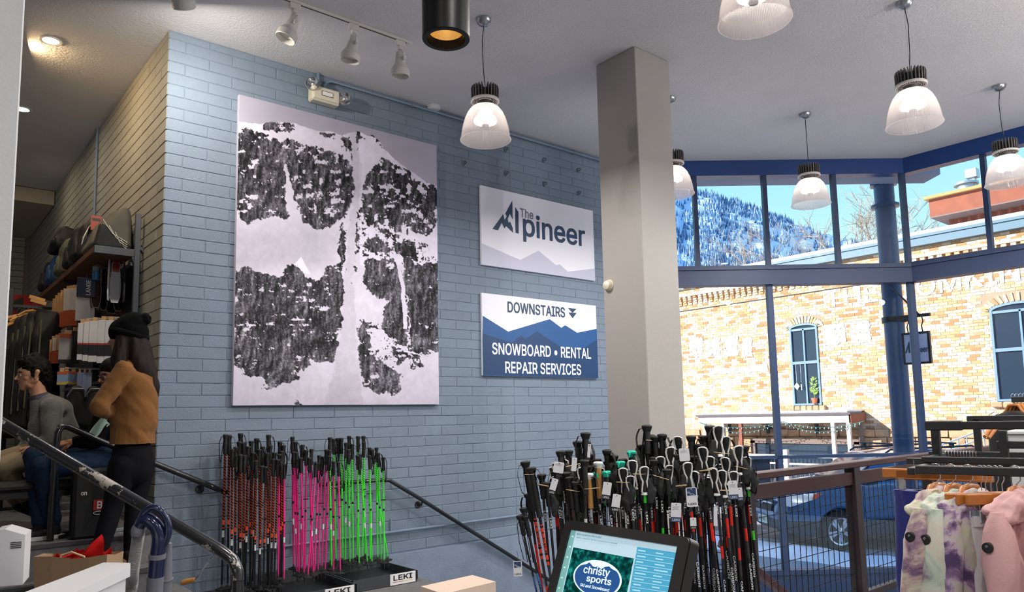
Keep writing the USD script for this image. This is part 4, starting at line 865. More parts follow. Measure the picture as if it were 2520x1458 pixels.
# pendants
hz = aty(1192, 214, 4.724)[2]
M_ALU = mat('grey_cast_aluminium', '6e6c6c', .5, metal=.5); M_SILV = mat('brushed_silver', 'a9adb4', .3, metal=.9); M_RING = mat('pale_perforated_ring', 'c9c6c4', .4)
usdkit.material(stage, '/World/Looks/prismatic_shade', {
    'tc': ('texture_coordinate', {}), 'sx': ('separate_xyz', {}), 'at': ('math', {'math_type': 'arctan2'}), 'mu': ('math', {'math_type': 'multiply', 'value2': 110.0}), 'sn': ('math', {'math_type': 'sine'}), 'bp': ('bump', {'strength': .55, 'distance': .004}),
    'tr': ('transparent_bsdf', {'color': (.97, .95, .95)}), 'tl': ('translucent_bsdf', {'color': (.92, .88, .88)}), 'df': ('diffuse_bsdf', {'color': (.85, .82, .83)}), 'gl': ('glossy_bsdf', {'color': (.9, .9, .9), 'roughness': .08}),
    'm0': ('mix_closure', {'fac': .3}), 'm1': ('mix_closure', {'fac': .42}), 'm2': ('mix_closure', {'fac': .13}), },
    [('tc.object', 'sx.vector'), ('sx.y', 'at.value1'), ('sx.x', 'at.value2'), ('at.value', 'mu.value1'), ('mu.value', 'sn.value1'), ('sn.value', 'bp.height'), ('bp.normal', 'gl.normal'), ('bp.normal', 'tl.normal'), ('bp.normal', 'df.normal'),
     ('tl.BSDF', 'm0.closure1'), ('df.BSDF', 'm0.closure2'), ('tr.BSDF', 'm1.closure1'), ('m0.closure', 'm1.closure2'), ('m1.closure', 'm2.closure1'), ('gl.BSDF', 'm2.closure2')], surface='m2.closure')
M_SHADE = '/World/Looks/prismatic_shade'
M_LED = mat('led_lamp', 'fff4e6', .5, emit=9)
DROP = CEIL-hz
def build_pendant():
    t = thing('pendant_lamp', 'x', 'pendant lamp', group='ribbed glass pendant lamps')
    obj('canopy', MB().lathe([(0, -.062), (.02, -.061), (.045, -.05), (.062, -.028), (.067, -.006), (.067, 0), (0, 0)], 28), M_SILV, t)
    obj('cord', MB().tube([(.0, 0, -.06), (-.012, .01, -.2), (-.008, .006, -.45), (.004, -.004, -.65), (.012, 0, -DROP+.005)], .0035, 6), M_BLACKM, t); obj('wire', MB().tube([(.006, 0, -.06), (0, 0, -DROP)], .0012, 5), M_SILV, t)
    hs_ = MB().tube([(0, 0, -DROP-.11), (0, 0, -DROP-.03)], .07, 24)
    for k in range(26):
        g = 2*PI*k/26; M = rotz(g, (0, 0, -DROP)); hs_.prism(Polygon([(.05, -.11), (.115, -.11), (.118, -.02), (.112, .0), (.075, -.012), (.05, -.03)]), .007, M@mat4((1, 0, 0), (0, 0, 1), (0, -1, 0), (0, .0035, 0)))
    obj('heat_sink', hs_, M_ALU, t, smooth=False)
    obj('ring', MB().lathe([(.075, -DROP-.112), (.12, -DROP-.115), (.122, -DROP-.128), (.118, -DROP-.135), (.07, -DROP-.13)], 32), M_RING, t)
    dots = MB()
    for k in range(36):
        for r in (.085, .096, .107): g = 2*PI*(k+(r > .09)*.5)/36; dots.tube([(r*math.cos(g), r*math.sin(g), -DROP-.137), (r*math.cos(g), r*math.sin(g), -DROP-.128)], .0028, 5)
    obj('perforation', dots, M_BLACKM, t, kind='stuff', smooth=False)
    z = -DROP-.13
    obj('neck', MB().lathe([(.06, z), (.062, z-.045), (.09, z-.05)], 24), M_ALU, t)
    sh = [(.085, z-.038), (.10, z-.045), (.12, z-.06), (.150, z-.10), (.172, z-.15), (.188, z-.205), (.196, z-.24), (.197, z-.25), (.206, z-.31), (.212, z-.325), (.215, z-.332), (.211, z-.336)]
    sh += [(r-.006, zz) for r, zz in sh[::-1]]
    obj('shade', MB().lathe(sh, 64), M_SHADE, t, smooth=50)
    obj('lamp', MB().lathe([(0, z-.205), (.05, z-.20), (.095, z-.18), (.10, z-.16), (.07, z-.12), (.05, z-.06), (0, z-.05)], 20), M_LED, t)
    obj('lamp_cap', MB().lathe([(0, z-.222), (.03, z-.22), (.032, z-.20), (0, z-.20)], 20), M_SILV, t)
    return t
KP = Kind(build_pendant)
fr_ = ray(1857, 54); fpos = EYE + fr_*((hz-.13-.336-EYE[2])/fr_[2])
PEND = [('ribbed glass pendant lamp hanging in front of the print\'s upper right corner', (3.705, 4.724)), ('ribbed glass pendant lamp at upper right with a long cord', (6.314, 2.372)), ('rightmost ribbed glass pendant lamp, cut by the right edge', (8.813, 2.45)),
        ('ribbed glass pendant lamp hanging before the middle of the upper window', (7.844, 4.095)), ('ribbed glass pendant lamp half hidden behind the grey column', (6.256, 4.766)), ('ribbed glass pendant lamp seen from below at the top edge', (fpos[0], fpos[1]))]
PR = [0.2, 2.4, -.6, 1.2, .8, 2.0]
for (lb, (x, y)), r_ in zip(PEND, PR): KP.put(lb, rotz(r_, (x, y, CEIL-.0005)))
LZ = hz-.13-.340
for i, (lb, (x, y)) in enumerate(PEND): disc('pendant_%d' % i, (x, y, LZ), .05, PEND_I)
for i, (x, y) in enumerate(((1.6, 2.6), (1.2, .3), (3.7, 0), (3.7, -2.4), (1.2, -2.4), (-1.3, 0), (-1.3, -2.4))): disc('pendant_d%d' % i, (x, y, LZ), .05, PEND_I*.7)  # unseen ceiling lamps out of view, placed to light floor and lower walls
for i, (x, y) in enumerate(((6.3, 0), (8.8, 0), (6.3, -2.4), (8.8, -2.4))):      # unseen ceiling lamps out of view, placed to light ceiling and walls
    bulb('pendant_r%d' % i, (x, y, LZ), .05, ROOM_I)
# black cylinder spotlight close to the camera
c = atd(1098, 98, 2.35); R_ = .0755
cs = thing('cylinder_spotlight', 'black cylinder spotlight with a warm lit gold reflector, close overhead', 'spotlight', (c[0], c[1], c[2]))
M_BLK = mat('satin_black_paint', '0b0b0d', .38, spec=.3)
obj('housing', MB().lathe([(.060, .0), (R_-.002, .0), (R_, .003), (R_, .42), (0, .42)], 48), M_BLK, cs)
obj('baffle', MB().lathe([(.0605, .001), (.0605, .004), (.053, .026), (.053, .03)], 48), mat('dark_baffle', '1b1714', .3, metal=.3), cs)
obj('reflector', MB().lathe([(.053, .026), (.049, .06), (.036, .095), (.012, .108)], 48), mat('gold_reflector', 'f3e0b4', .35, metal=.9), cs); obj('led', MB().lathe([(0, .104), (.03, .104)], 24), mat('warm_led', 'ffd9a0', .5, emit=30), cs)
obj('stem', MB().tube([(0, 0, .42), (0, 0, CEIL-c[2]-.001)], .012, 12), M_BLK, cs)
# recessed downlights over the boot fitting corner
for i, (px, py) in enumerate(((125, 100), (55, 269))):
    p = atz(px, py, CEIL); t = thing('downlight', ['nearer recessed ceiling downlight above the boot fitting corner', 'farther recessed ceiling downlight beside the white wall end'][i], 'downlight', (p[0], p[1], CEIL), group='recessed downlights')
    obj('trim', MB().lathe([(.065, -.004), (.088, -.006), (.09, -.0), (.065, -.0)], 32), M_TRACK, t); obj('lamp', MB().lathe([(0, -.0035), (.066, -.0035)], 32), mat('downlight_lamp', 'f4f8ff', .5, emit=14), t)
    spot('down_%d' % i, (p[0], p[1], CEIL-.008), (.0, .0, -1), .06, DOWN_I, 48, (1, .84, .62), .5)
spot('down_2', (.93, 11.0, CEIL-.03), (.10, 0, -1), .06, DOWN_I, 48, (1, .82, .58), .5)  # unseen lamp out of view, placed to light the far corner
spot('down_3', (.72, 7.55, CEIL-.04), (.85, -.18, -1.15), .05, DOWN_I*3.2, 30, (1, .68, .34), .7)  # unseen warm lamp, aimed to put a glow on the left wall
spot('down_4', (-1.2, 8.0, CEIL-.03), (0, 0, -1), .06, DOWN_I, 48, (1, .84, .62), .5)  # unseen lamp beyond the left edge, lights the platform

# ================================================================ ski poles
M_GRIP = mat('black_rubber_grip', '141416', .55, bump=.4, bs=220, bdist=.002); M_STRAP = mat('black_webbing', '0f0f11', .75, bump=.3, bs=500, bdist=.001)
M_PBLK = mat('black_pole_lacquer', '121214', .3, coat=.3); M_STICK = mat('white_sticker', 'e8e8ec', .5); M_STEEL = mat('carbide_tip', '8a8d92', .3, metal=.9)
def dash_mat(name, a, b, n=46.0, duty=.5, twist=2.0):
    usdkit.material(stage, '/World/Looks/'+name, {'tc': ('texture_coordinate', {}), 'sx': ('separate_xyz', {}), 'an': ('math', {'math_type': 'arctan2'}), 'k': ('math', {'math_type': 'multiply', 'value2': twist/(2*PI)}), 'zz': ('math', {'math_type': 'multiply', 'value2': n}),
        'ad': ('math', {'math_type': 'add'}), 'fr': ('math', {'math_type': 'fraction'}), 'lt': ('math', {'math_type': 'less_than', 'value2': duty}), 'mx': ('mix', {'color1': lin(b), 'color2': lin(a)}), 'p': ('principled_bsdf', {'roughness': .35})},
        [('tc.object', 'sx.vector'), ('sx.y', 'an.value1'), ('sx.x', 'an.value2'), ('an.value', 'k.value1'), ('sx.z', 'zz.value1'), ('zz.value', 'ad.value1'), ('k.value', 'ad.value2'), ('ad.value', 'fr.value1'), ('fr.value', 'lt.value1'), ('lt.value', 'mx.fac'), ('mx.color', 'p.base_color')], surface='p.BSDF')
    return '/World/Looks/'+name
M_PINK = mat('fluorescent_pink', 'ff1f8e', .35, emit=0); M_GREEN = mat('fluorescent_green', '3df52e', .35); M_ORANGE = mat('fluorescent_orange', 'f0501c', .35)
D_OR, D_PK, D_GR = dash_mat('orange_dashes', 'c8431a', '100c0b', 44, .34), dash_mat('pink_dashes', 'ff3c9c', 'd0107a', 44, .55), dash_mat('green_dashes', '58ff46', '1f9a18', 44, .55)
def strap_pts(side, L, drop): return [(0, 0, L-.02), (side*.03, -.01, L-.015), (side*.046, -.012, L-.06), (side*.04, -.01, L-.06-drop), (side*.03, -.006, L-.08-drop), (side*.022, 0, L-.05-drop*.6), (side*.012, 0, L-.03)]
def ribbon(mb, pts, w, n=18, th=.0016):
    p = A(pts, float); t = np.linspace(0, len(p)-1, n); q = np.stack([np.interp(t, np.arange(len(p)), p[:, i]) for i in range(3)], 1)
    for a, b in zip(q, q[1:]): mb.bar(a, b+(b-a)*.15, w, th, up=np.cross(b-a, (0, 1, 0.01)))
    return mb
def pole_base(mb_shaft_mat, t, L, basket_r=.045):
    obj('basket', MB().lathe([(.008, .055), (basket_r, .062), (basket_r, .067), (.012, .08), (.008, .085)], 12), M_STRAP, t)
    obj('tip', MB().lathe([(.001, 0), (.004, .004), (.006, .05), (.0075, .09), (.0075, .10)], 10), M_STEEL, t)
def rental_pole(kind, side, sticker, clip):
    t = thing('ski_pole', 'x', 'ski pole'); L = 1.2
    a, b, body = {'black': (.56, 1.06, (D_OR, M_PBLK)), 'pink': (.80, 1.06, (D_PK, M_PINK)), 'green': (.80, 1.06, (D_GR, M_GREEN))}[kind]
    obj('grip', MB().lathe([(.009, L-.15), (.0145, L-.148), (.016, L-.13), (.0145, L-.112), (.017, L-.098), (.0148, L-.082), (.0172, L-.066), (.0152, L-.05), (.0175, L-.032), (.020, L-.014), (.0205, L-.006), (.016, L), (0, L+.001)], 14), M_GRIP, t)
    obj('upper_shaft', MB().tube([(0, 0, a), (0, 0, b)], .0088, 10), body[0], t, label=f'{ {"black": "orange dashed", "pink": "dashed pink", "green": "dashed green"}[kind]} upper shaft')
    obj('lower_shaft', MB().tube([(0, 0, .09), (0, 0, .3), (0, 0, a)], [.0062, .0075, .0088], 10), body[1], t)
    obj('strap', ribbon(MB(), strap_pts(side, L, .13 if not clip else .20), .022), M_STRAP, t)
    if sticker: obj('price_sticker', MB().lathe([(.0082, .44), (.0086, .44), (.0086, .49), (.0082, .49)], 10), M_STICK, t)
    if kind == 'black': obj('mark', MB().lathe([(.0092, .53), (.0092, .565)], 10), M_ORANGE, t); obj('mark', MB().lathe([(.0088, .505), (.0088, .512)], 10), M_ORANGE, t)
    else: obj('mark', MB().lathe([(.0092, .62), (.0092, .64)], 10), M_PBLK, t)
    if clip: obj('pair_clip', MB().rbox((-.028, -.012, .735), (.028, .012, .743), .002), M_PBLK, t)
    pole_base(None, t, L); return t
KINDS = {}
def put_pole(key, build, label, group, top, bot, spin):
    d = A(top, float)-A(bot, float); L = np.linalg.norm(d); z = d/L; fwd = A([bot[0], bot[1], 0.])-A([EYE[0], EYE[1], 0]); fwd /= np.linalg.norm(fwd)
    y = fwd - z*(fwd@z); y /= np.linalg.norm(y); x = np.cross(y, z); c, s = math.cos(spin), math.sin(spin); x, y = x*c+y*s, y*c-x*s
    k = L/1.2; M = mat4(x*k, y*k, z*k, bot)
    KINDS.setdefault(key, Kind(build)).put(label, M, group)
rp = random.Random(21)
_O = ['first', 'second', 'third', 'fourth', 'fifth', 'sixth', 'seventh', 'eighth', 'ninth']
ORDN = ['leftmost'] + _O[1:] + ['tenth', 'eleventh', 'twelfth', 'thirteenth', 'fourteenth', 'fifteenth', 'sixteenth', 'seventeenth', 'eighteenth', 'nineteenth'] + [w for t_, th_ in (('twenty', 'twentieth'), ('thirty', 'thirtieth'), ('forty', 'fortieth'), ('fifty', 'fiftieth'), ('sixty', 'sixtieth'), ('seventy', 'seventieth'), ('eighty', 'eightieth'), ('ninety', 'ninetieth')) for w in [th_] + [t_+'-'+o for o in _O]]
def ordl(xs, i): k = sorted(range(len(xs)), key=lambda q: xs[q]).index(i); return ORDN[k] + ('' if k == 0 else ' from left')
def zpx(X, Y): return 520+X/3.406, 1030+Y/3.406
LEFT = {'black': ([(120, 135), (150, 140), (175, 255), (205, 240), (245, 125), (235, 195), (245, 305), (280, 310), (310, 235), (335, 190), (380, 168), (350, 285), (375, 355), (430, 235), (480, 138), (495, 225), (425, 400), (455, 405), (470, 290), (530, 285), (575, 195), (605, 225), (560, 345), (590, 275), (268, 200), (400, 260), (520, 340)],
                  [(88, 1), (140, 1), (172, 1), (200, 1), (240, 1), (232, 1), (246, 1), (262, 1), (285, 1), (325, 1), (345, 1), (330, 1), (365, 1), (395, 1), (470, 1), (480, 1), (400, 1), (440, 1), (480, 1), (505, 1), (560, 1), (590, 1), (525, 1), (575, 1), (282, 1), (415, 1), (498, 1)]),
        'pink': ([(680, 155), (705, 195), (690, 280), (715, 285), (765, 222), (795, 265), (840, 258), (880, 370), (905, 310), (930, 320), (965, 262), (990, 315), (1025, 360), (1065, 365), (612, 380), (750, 330), (820, 330), (570, 300)],
                 [(690, 1), (735, 1), (720, 1), (728, 1), (748, 1), (785, 1), (830, 1), (805, 1), (862, 1), (892, 1), (922, 1), (952, 1), (1025, 1), (1082, 1), (610, 1), (780, 1), (858, 1), (562, 1)]),
        'green': ([(995, 160), (1025, 170), (1060, 165), (1090, 165), (1130, 205), (1155, 148), (1150, 260), (1180, 215), (1230, 150), (1280, 200), (1275, 148), (1225, 310), (1245, 300), (1325, 245), (1325, 310), (1385, 245), (1400, 290), (1440, 325), (990, 265), (1345, 260)],
                  [(1000, 1), (1045, 1), (1085, 1), (1102, 1), (1122, 1), (1160, 1), (1162, 1), (1190, 1), (1222, 1), (1265, 1), (1290, 1), (1240, 1), (1312, 1), (1332, 1), (1348, 1), (1395, 1), (1425, 1), (1450, 1), (1010, 1), (1490, 1)])}
LAB = {'black': 'black ski pole with orange dashes in the left rack', 'pink': 'fluorescent pink ski pole in the left rack', 'green': 'fluorescent green ski pole in the left rack'}
spots_used = []
for kind, (tops, bots) in LEFT.items():
    zb = .03 if kind == 'black' else .115
    for i, ((X, Y), (bxx, _)) in enumerate(zip(tops, bots)):
        yd = 6.36 - .48*min(1, max(0, (Y-140)/250)); yd = min(6.36, yd + rp.uniform(-.03, .03))
        if kind == 'green': yd = max(yd, 6.0)
        top = aty(*zpx(X, Y), yd); bx_, _ = zpx(bxx, 0); bt = aty(bx_, 1420, yd)
        bot = A([bt[0], yd, zb])
        for _ in range(12):
            if all((bot[0]-q[0])**2+(bot[1]-q[1])**2 > .0006 for q in spots_used): break
            bot = bot + A([rp.uniform(-.012, .012), rp.uniform(-.03, .02), 0]); bot[1] = min(bot[1], 6.36)
        spots_used.append(bot)
        side = 1 if i % 3 else -1; key = (kind, side, i % 2 == 0, i % 4 == 1)
        put_pole(key, lambda k=key: rental_pole(*k), f'{ordl([q[0] for q in tops], i)}: '.replace(':', '') + LAB[kind], {'black': 'black and orange ski poles in the left rack', 'pink': 'pink ski poles in the left rack', 'green': 'green ski poles in the left rack'}[kind], top, bot, rp.uniform(-.5, .5))
M_DKGREY = mat('dark_grey_steel', '3f4248', .5, var=.06)
M_NAVYINK = mat('logo_black', '16181c', .5)
def rack_base(label, x0, x1, y0, y1, signx, h=.10):
    t = thing('pole_rack', label, 'ski pole rack', ((x0+x1)/2, (y0+y1)/2, 0)); w, d = (x1-x0)/2, (y1-y0)/2
    obj('tray', MB().rbox((-w, -d, 0.001), (w, d, .02), .004).box((-w, -d, .02), (w, -d+.012, h)).box((-w, d-.012, .02), (w, d, h+.05)).box((-w, -d, .02), (-w+.012, d, h)).box((w-.012, -d, .02), (w, d, h)), M_DKGREY, t)
    obj('foam_insert', MB().box((-w+.013, -d+.013, .021), (w-.013, d-.013, .045 if h > .05 else .026)), M_PBLK, t)
    for sx in signx:
        s = sub('name_plate', t); obj('plate', MB().rbox((sx-.13, -d-.006, .005), (sx+.13, -d-.0005, h+.0), .002), M_STICK, s)
        mb = MB(); text_on(mb, 'LEKI', .042, (sx-.105, -d-.0065, .045), (1, 0, 0), (0, 0, 1), width=.20, depth=.001); obj('lettering', mb, M_NAVYINK, s)
        obj('red_stripe', MB().box((sx-.105, -d-.0068, .028), (sx+.0, -d-.006, .032)), mat('red_stripe', 'd22f2f', .5), s); obj('yellow_stripe', MB().box((sx, -d-.0068, .028), (sx+.095, -d-.006, .032)), mat('yellow_stripe', 'e3c33a', .5), s)
    return t
rack_base('grey ski pole tray with a name plate under the green poles', 3.07, 3.72, 5.84, 6.47, (.17,))
rack_base('grey ski pole tray with a name plate under the pink poles', 2.42, 3.05, 5.72, 6.47, (.16,))
rack_base('low black tray under the black and orange ski poles', 1.93, 2.40, 5.66, 6.47, (), .028)
obj('baseboard_back', MB().rbox((3.72, WY-.03, .001), (3.815, WY-.001, .11), .003), M_DKGREY, kind='structure')

# ---- the crowded rack on the right: trekking and carbon poles of many kinds
M_GWH = mat('white_grip_plastic', 'dcdcdc', .35); M_CORK = mat('cork_grip', 'b5854a', .8, var=.2, vs=90, bump=.4, bs=200, bdist=.002); M_TEAL = mat('teal_plastic', '23b79c', .35)
M_CARB = mat('dark_carbon', '2b2d31', .3, coat=.4, var=.1, vs=60); M_SILVR = mat('silver_shaft', 'b8bbc2', .3, metal=.4); M_REDS = mat('signal_red', 'e02a1c', .35); M_BLUES = mat('steel_blue_shaft', '2f6da8', .35); M_GRNA = mat('acid_green', '35d52a', .35); M_ORR = mat('red_orange_shaft', 'f4401c', .35)
M_PAD = mat('dark_grey_padding', '26292b', .8, bump=.4, bs=200)
M_PRINT = mat('white_print', 'e6e8ea', .5)
def shaft(t, segs, r0=.0065, r1=.0092):
    for i, (a, b, m) in enumerate(segs):
        f = lambda z: r0+(r1-r0)*min(1, z/.9); obj('shaft_section' if i else 'shaft', MB().tube([(0, 0, a), (0, 0, b)], [f(a), f(b)+.0003*(i > 0)], 9), m, t)
def knob_grip(t, L, m=M_GRIP, top=M_GRIP, long=.16):
    obj('grip', MB().lathe([(.011, L-long), (.018, L-long+.004), (.0195, L-.11), (.0175, L-.09), (.020, L-.075), (.0178, L-.058), (.0195, L-.045), (.018, L-.033)], 12), m, t)
    obj('grip_top', MB().lathe([(.018, L-.034), (.0255, L-.012), (.0268, L-.004), (.024, L+.002), (.014, L+.005), (0, L+.005)], 12, mat4((1.15, 0, 0), (0, 1, 0), (0, 0, 1))), top, t)
def race_grip(t, L):     # black core between two curved pale rails
    L0, L, t0 = L, 0.0, t; SC = mat4((1.45, 0, 0), (0, 1.45, 0), (0, 0, 1.0), (0, 0, L0)); _obj = obj
    def obj_(nm, mb, m, p, **kw): return _obj(nm, mb.move(SC), m, p, **kw)
    obj('grip', MB().addm(solid([((0, 0, L-.155), .0115, (0, 0, L-.07), .0145), ((0, 0, L-.07), .0145, (0, -.006, L-.012), .0175)], .012, 3)), M_GRIP, t) if False else obj_('grip', MB().addm(solid([((0, 0, L-.155), .0115, (0, 0, L-.07), .0145), ((0, 0, L-.07), .0145, (0, -.006, L-.012), .0175)], .012, 3)), M_GRIP, t)
    rail = MB()
    for s in (-1, 1): rail.tube([(s*.006, -.02, L-.002), (s*.017, -.018, L-.008), (s*.0185, -.012, L-.03), (s*.0145, -.012, L-.065), (s*.0085, -.014, L-.09), (s*.0115, -.0125, L-.12), (s*.014, -.008, L-.15), (s*.007, -.004, L-.165)], [.003, .0042, .0042, .0036, .004, .0036, .004, .003], 7)
    rail.tube([(-.013, -.021, L-.003), (0, -.024, L+.001), (.013, -.021, L-.003)], .0045, 7); rail.lathe([(.010, L-.175), (.0165, L-.17), (.013, L-.155)], 10); obj_('grip_rail', rail, M_GWH, t, label='pale curved rails of the grip')
def letters(t, s, z, h=.0115, w=.075, m=M_PRINT): mb = MB(); text_on(mb, s, h, (-.0052, -.0101, z), (0, 0, -1), (1, 0, 0), width=w, depth=.0008); obj('lettering', mb, m, t)
def shop_pole(kind, side):
    t = thing('ski_pole', 'x', 'ski pole'); L = 1.2
    if kind == 'race': shaft(t, [(.09, .55, M_PBLK), (.55, .80, M_CARB), (.80, 1.04, M_CARB), (.60, .72, M_REDS)]); race_grip(t, L); letters(t, 'LEKI', .99); letters(t, 'CARBON', .52, .012, .15, M_GREYP if False else M_PRINT)
    elif kind == 'race_green': shaft(t, [(.09, .98, M_PBLK), (.98, 1.035, M_GRNA), (.70, .76, M_GRNA)]); race_grip(t, L); letters(t, 'LEKI', .93)
    elif kind == 'race_red': shaft(t, [(.09, .70, M_PBLK), (.70, 1.04, M_CARB), (.78, .90, M_REDS)]); race_grip(t, L); letters(t, 'LEKI', 1.0); letters(t, 'CARBON', .6, .012, .15); obj('release_button', MB().rbox((.012, -.012, L-.05), (.026, .004, L-.015), .003), M_REDS, t)
    elif kind == 'black': shaft(t, [(.09, 1.045, M_PBLK)]); knob_grip(t, L); letters(t, 'LEKI', .97)
    elif kind == 'black_red': shaft(t, [(.09, .6, M_PBLK), (.6, 1.045, M_PBLK), (.80, .88, M_REDS)]); knob_grip(t, L); letters(t, 'LEKI', .99)
    elif kind == 'cork': shaft(t, [(.09, .5, M_CARB), (.5, 1.045, M_SILVR)]); knob_grip(t, L, M_CORK, M_GWH, .22); letters(t, 'LEKI', .93, m=M_NAVYINK)
    elif kind == 'teal': shaft(t, [(.09, 1.045, M_PBLK)]); knob_grip(t, L, M_GRIP, M_TEAL, .2); obj('grip_hook', MB().tube([(0, -.01, L-.005), (0, -.03, L-.01), (0, -.034, L-.035)], [.012, .008, .004], 8), M_TEAL, t); letters(t, 'LEKI', .93)
    elif kind == 'orange': shaft(t, [(.09, .3, M_CARB), (.3, .46, M_ORR), (.46, .62, M_CARB), (.62, .86, M_ORR), (.86, 1.0, M_PBLK)]); knob_grip(t, L, long=.3); letters(t, 'LEKI', .82, .012, .13, M_NAVYINK); [obj('band', MB().lathe([(.0102, z), (.0102, z+.012)], 9), M_PBLK, t) for z in (.64, .68, .84)]
    elif kind == 'blue': shaft(t, [(.09, .72, M_BLUES), (.72, 1.05, M_PBLK), (.5, .53, M_NAVYINK)], .006, .008); knob_grip(t, L); letters(t, 'LEKI', .66, m=M_NAVYINK); obj('strap_cord', MB().tube([(0, -.01, L-.03), (-.035, -.01, L-.06), (-.05, -.01, L-.2), (-.045, -.01, L-.33), (-.02, -.01, L-.36), (-.012, -.01, L-.2)], .003, 6), M_STRAP, t)
    elif kind == 'red': shaft(t, [(.09, .5, M_CARB), (.5, .84, M_REDS), (.84, 1.04, M_PBLK)]); knob_grip(t, L, long=.2)
    elif kind == 'white': shaft(t, [(.09, .5, M_PBLK), (.5, .86, M_GWH), (.86, 1.04, M_CARB)]); knob_grip(t, L, long=.2); letters(t, 'LEKI', .80, m=M_NAVYINK)
    if kind not in ('blue',): obj('strap', ribbon(MB(), [A(q)*A([1.25, 1.6, 1]) for q in strap_pts(side, L, .16 if 'race' in kind else .11)], .03), M_STRAP, t)
    if kind in ('race', 'race_red', 'race_green', 'black_red') or (kind == 'black' and side > 0): obj('strap_pad', MB().addm(soft([(side*.030, -.01, L-.09), (side*.050, -.02, L-.15), (side*.03, -.015, L-.21)], .019, .016, .006, 30, len(kind), 2)), M_PAD if side > 0 else M_STRAP, t, smooth=True)
    pole_base(None, t, L, .03); return t
R_LAB = {'race': 'dark carbon pole with black and white grip', 'race_green': 'black and white gripped pole with green accents', 'race_red': 'white railed pole with a red release button', 'black': 'plain black pole with knobbed grip', 'black_red': 'black pole with a short red band',
         'cork': 'silver trekking pole with tan cork grip', 'teal': 'black trekking pole with teal topped grip', 'orange': 'leaning pole with thick orange shaft sections', 'blue': 'short blue pole with black grip', 'red': 'pole with bright red shaft', 'white': 'pole with white shaft'}
RT_ = [(240, 390, 'orange'), (290, 440, 'orange'), (375, 495, 'black'), (225, 770, 'blue'), (195, 830, 'blue'), (240, 835, 'blue'), (262, 655, 'red'), (420, 560, 'black'), (495, 450, 'black'), (530, 305, 'black'), (595, 300, 'black_red'), (668, 225, 'black'), (735, 155, 'black'), (742, 228, 'black'), (725, 380, 'white'), (910, 295, 'black'), (838, 395, 'cork'), (762, 490, 'cork'), (820, 480, 'teal'), (905, 470, 'teal'), (1022, 390, 'teal'), (1110, 305, 'teal'), (965, 340, 'black'),
       (1045, 440, 'race_green'), (1125, 380, 'race_green'), (1205, 430, 'race_green'), (1095, 505, 'race'), (1300, 355, 'black_red'), (1237, 95, 'black'), (1270, 175, 'black'), (1305, 185, 'black'), (1362, 168, 'black'), (1197, 255, 'black'), (1420, 270, 'race'), (1500, 185, 'race'), (1600, 180, 'black'), (1706, 180, 'black'), (1752, 98, 'black'), (1812, 98, 'race'), (1872, 185, 'race'), (1700, 270, 'race'), (1757, 345, 'race'), (1885, 355, 'race_red'), (1972, 260, 'race'), (2037, 262, 'black'), (2050, 350, 'race_red'),
       (1562, 395, 'race_red'), (1642, 465, 'race_red'), (1852, 460, 'race_red'), (1612, 345, 'black'), (1400, 455, 'black'), (1660, 250, 'black'), (572, 480, 'red'), (650, 555, 'red'), (690, 560, 'white'), (600, 520, 'white'), (1345, 350, 'race_green'), (1480, 330, 'black_red'), (1790, 440, 'race'), (1945, 470, 'race'), (1720, 520, 'race_red')]
for i in range(105): RT_.append((rp.uniform(440, 2060), rp.uniform(370, 540), rp.choice(['black', 'black', 'black', 'black', 'black_red', 'race', 'race_green', 'race_red'])))
spots_used = []
for i, (X, Y, kind) in enumerate(RT_):
    px, py = 1220+X/3.3288, 1020+Y/3.3288
    d = 4.72 if Y < 260 else 4.55 if Y < 380 else 4.35 if i < 61 else 4.62 if i < 105 else 4.85
    if kind == 'blue': d = 4.25
    d += rp.uniform(-.06, .06); top = atd(px, py, d); lean = .16 if X < 320 else (.06 if X < 700 else rp.uniform(-.02, .07))
    bot = top + RT*(lean*1.1); bot[2] = .025
    bot[:2] += -A([top[0], top[1]])/np.linalg.norm(top[:2])*rp.uniform(-.06, .06)
    for _ in range(15):
        if all((bot[0]-q[0])**2+(bot[1]-q[1])**2 > .0009 for q in spots_used): break
        bot = bot + A([rp.uniform(-.02, .02), rp.uniform(-.02, .02), 0])
    spots_used.append(bot); side = 1 if i % 2 else -1
    put_pole((kind, side), lambda k=kind, s=side: shop_pole(k, s), ordl([q[0] for q in RT_ if q[2] == kind], sum(1 for q in RT_[:i] if q[2] == kind)) + ' ' + R_LAB[kind] + ', right rack', kind.replace('_', ' ')+' poles in the right rack', top, bot, rp.uniform(-.45, .45) if i > 3 else 0)
r0 = np.mean(spots_used, 0); bx0 = thing('pole_rack', 'low black tray holding the crowd of trekking and carbon poles on the right', 'ski pole rack', (r0[0], r0[1], 0), rz=-YAW)
obj('tray', MB().rbox((-.95, -.42, .001), (.95, .42, .012), .004), M_PBLK, bx0); obj('lip', MB().box((-.95, -.42, .012), (.95, -.41, .05)).box((-.95, .41, .012), (.95, .42, .05)), M_DKGREY, bx0)
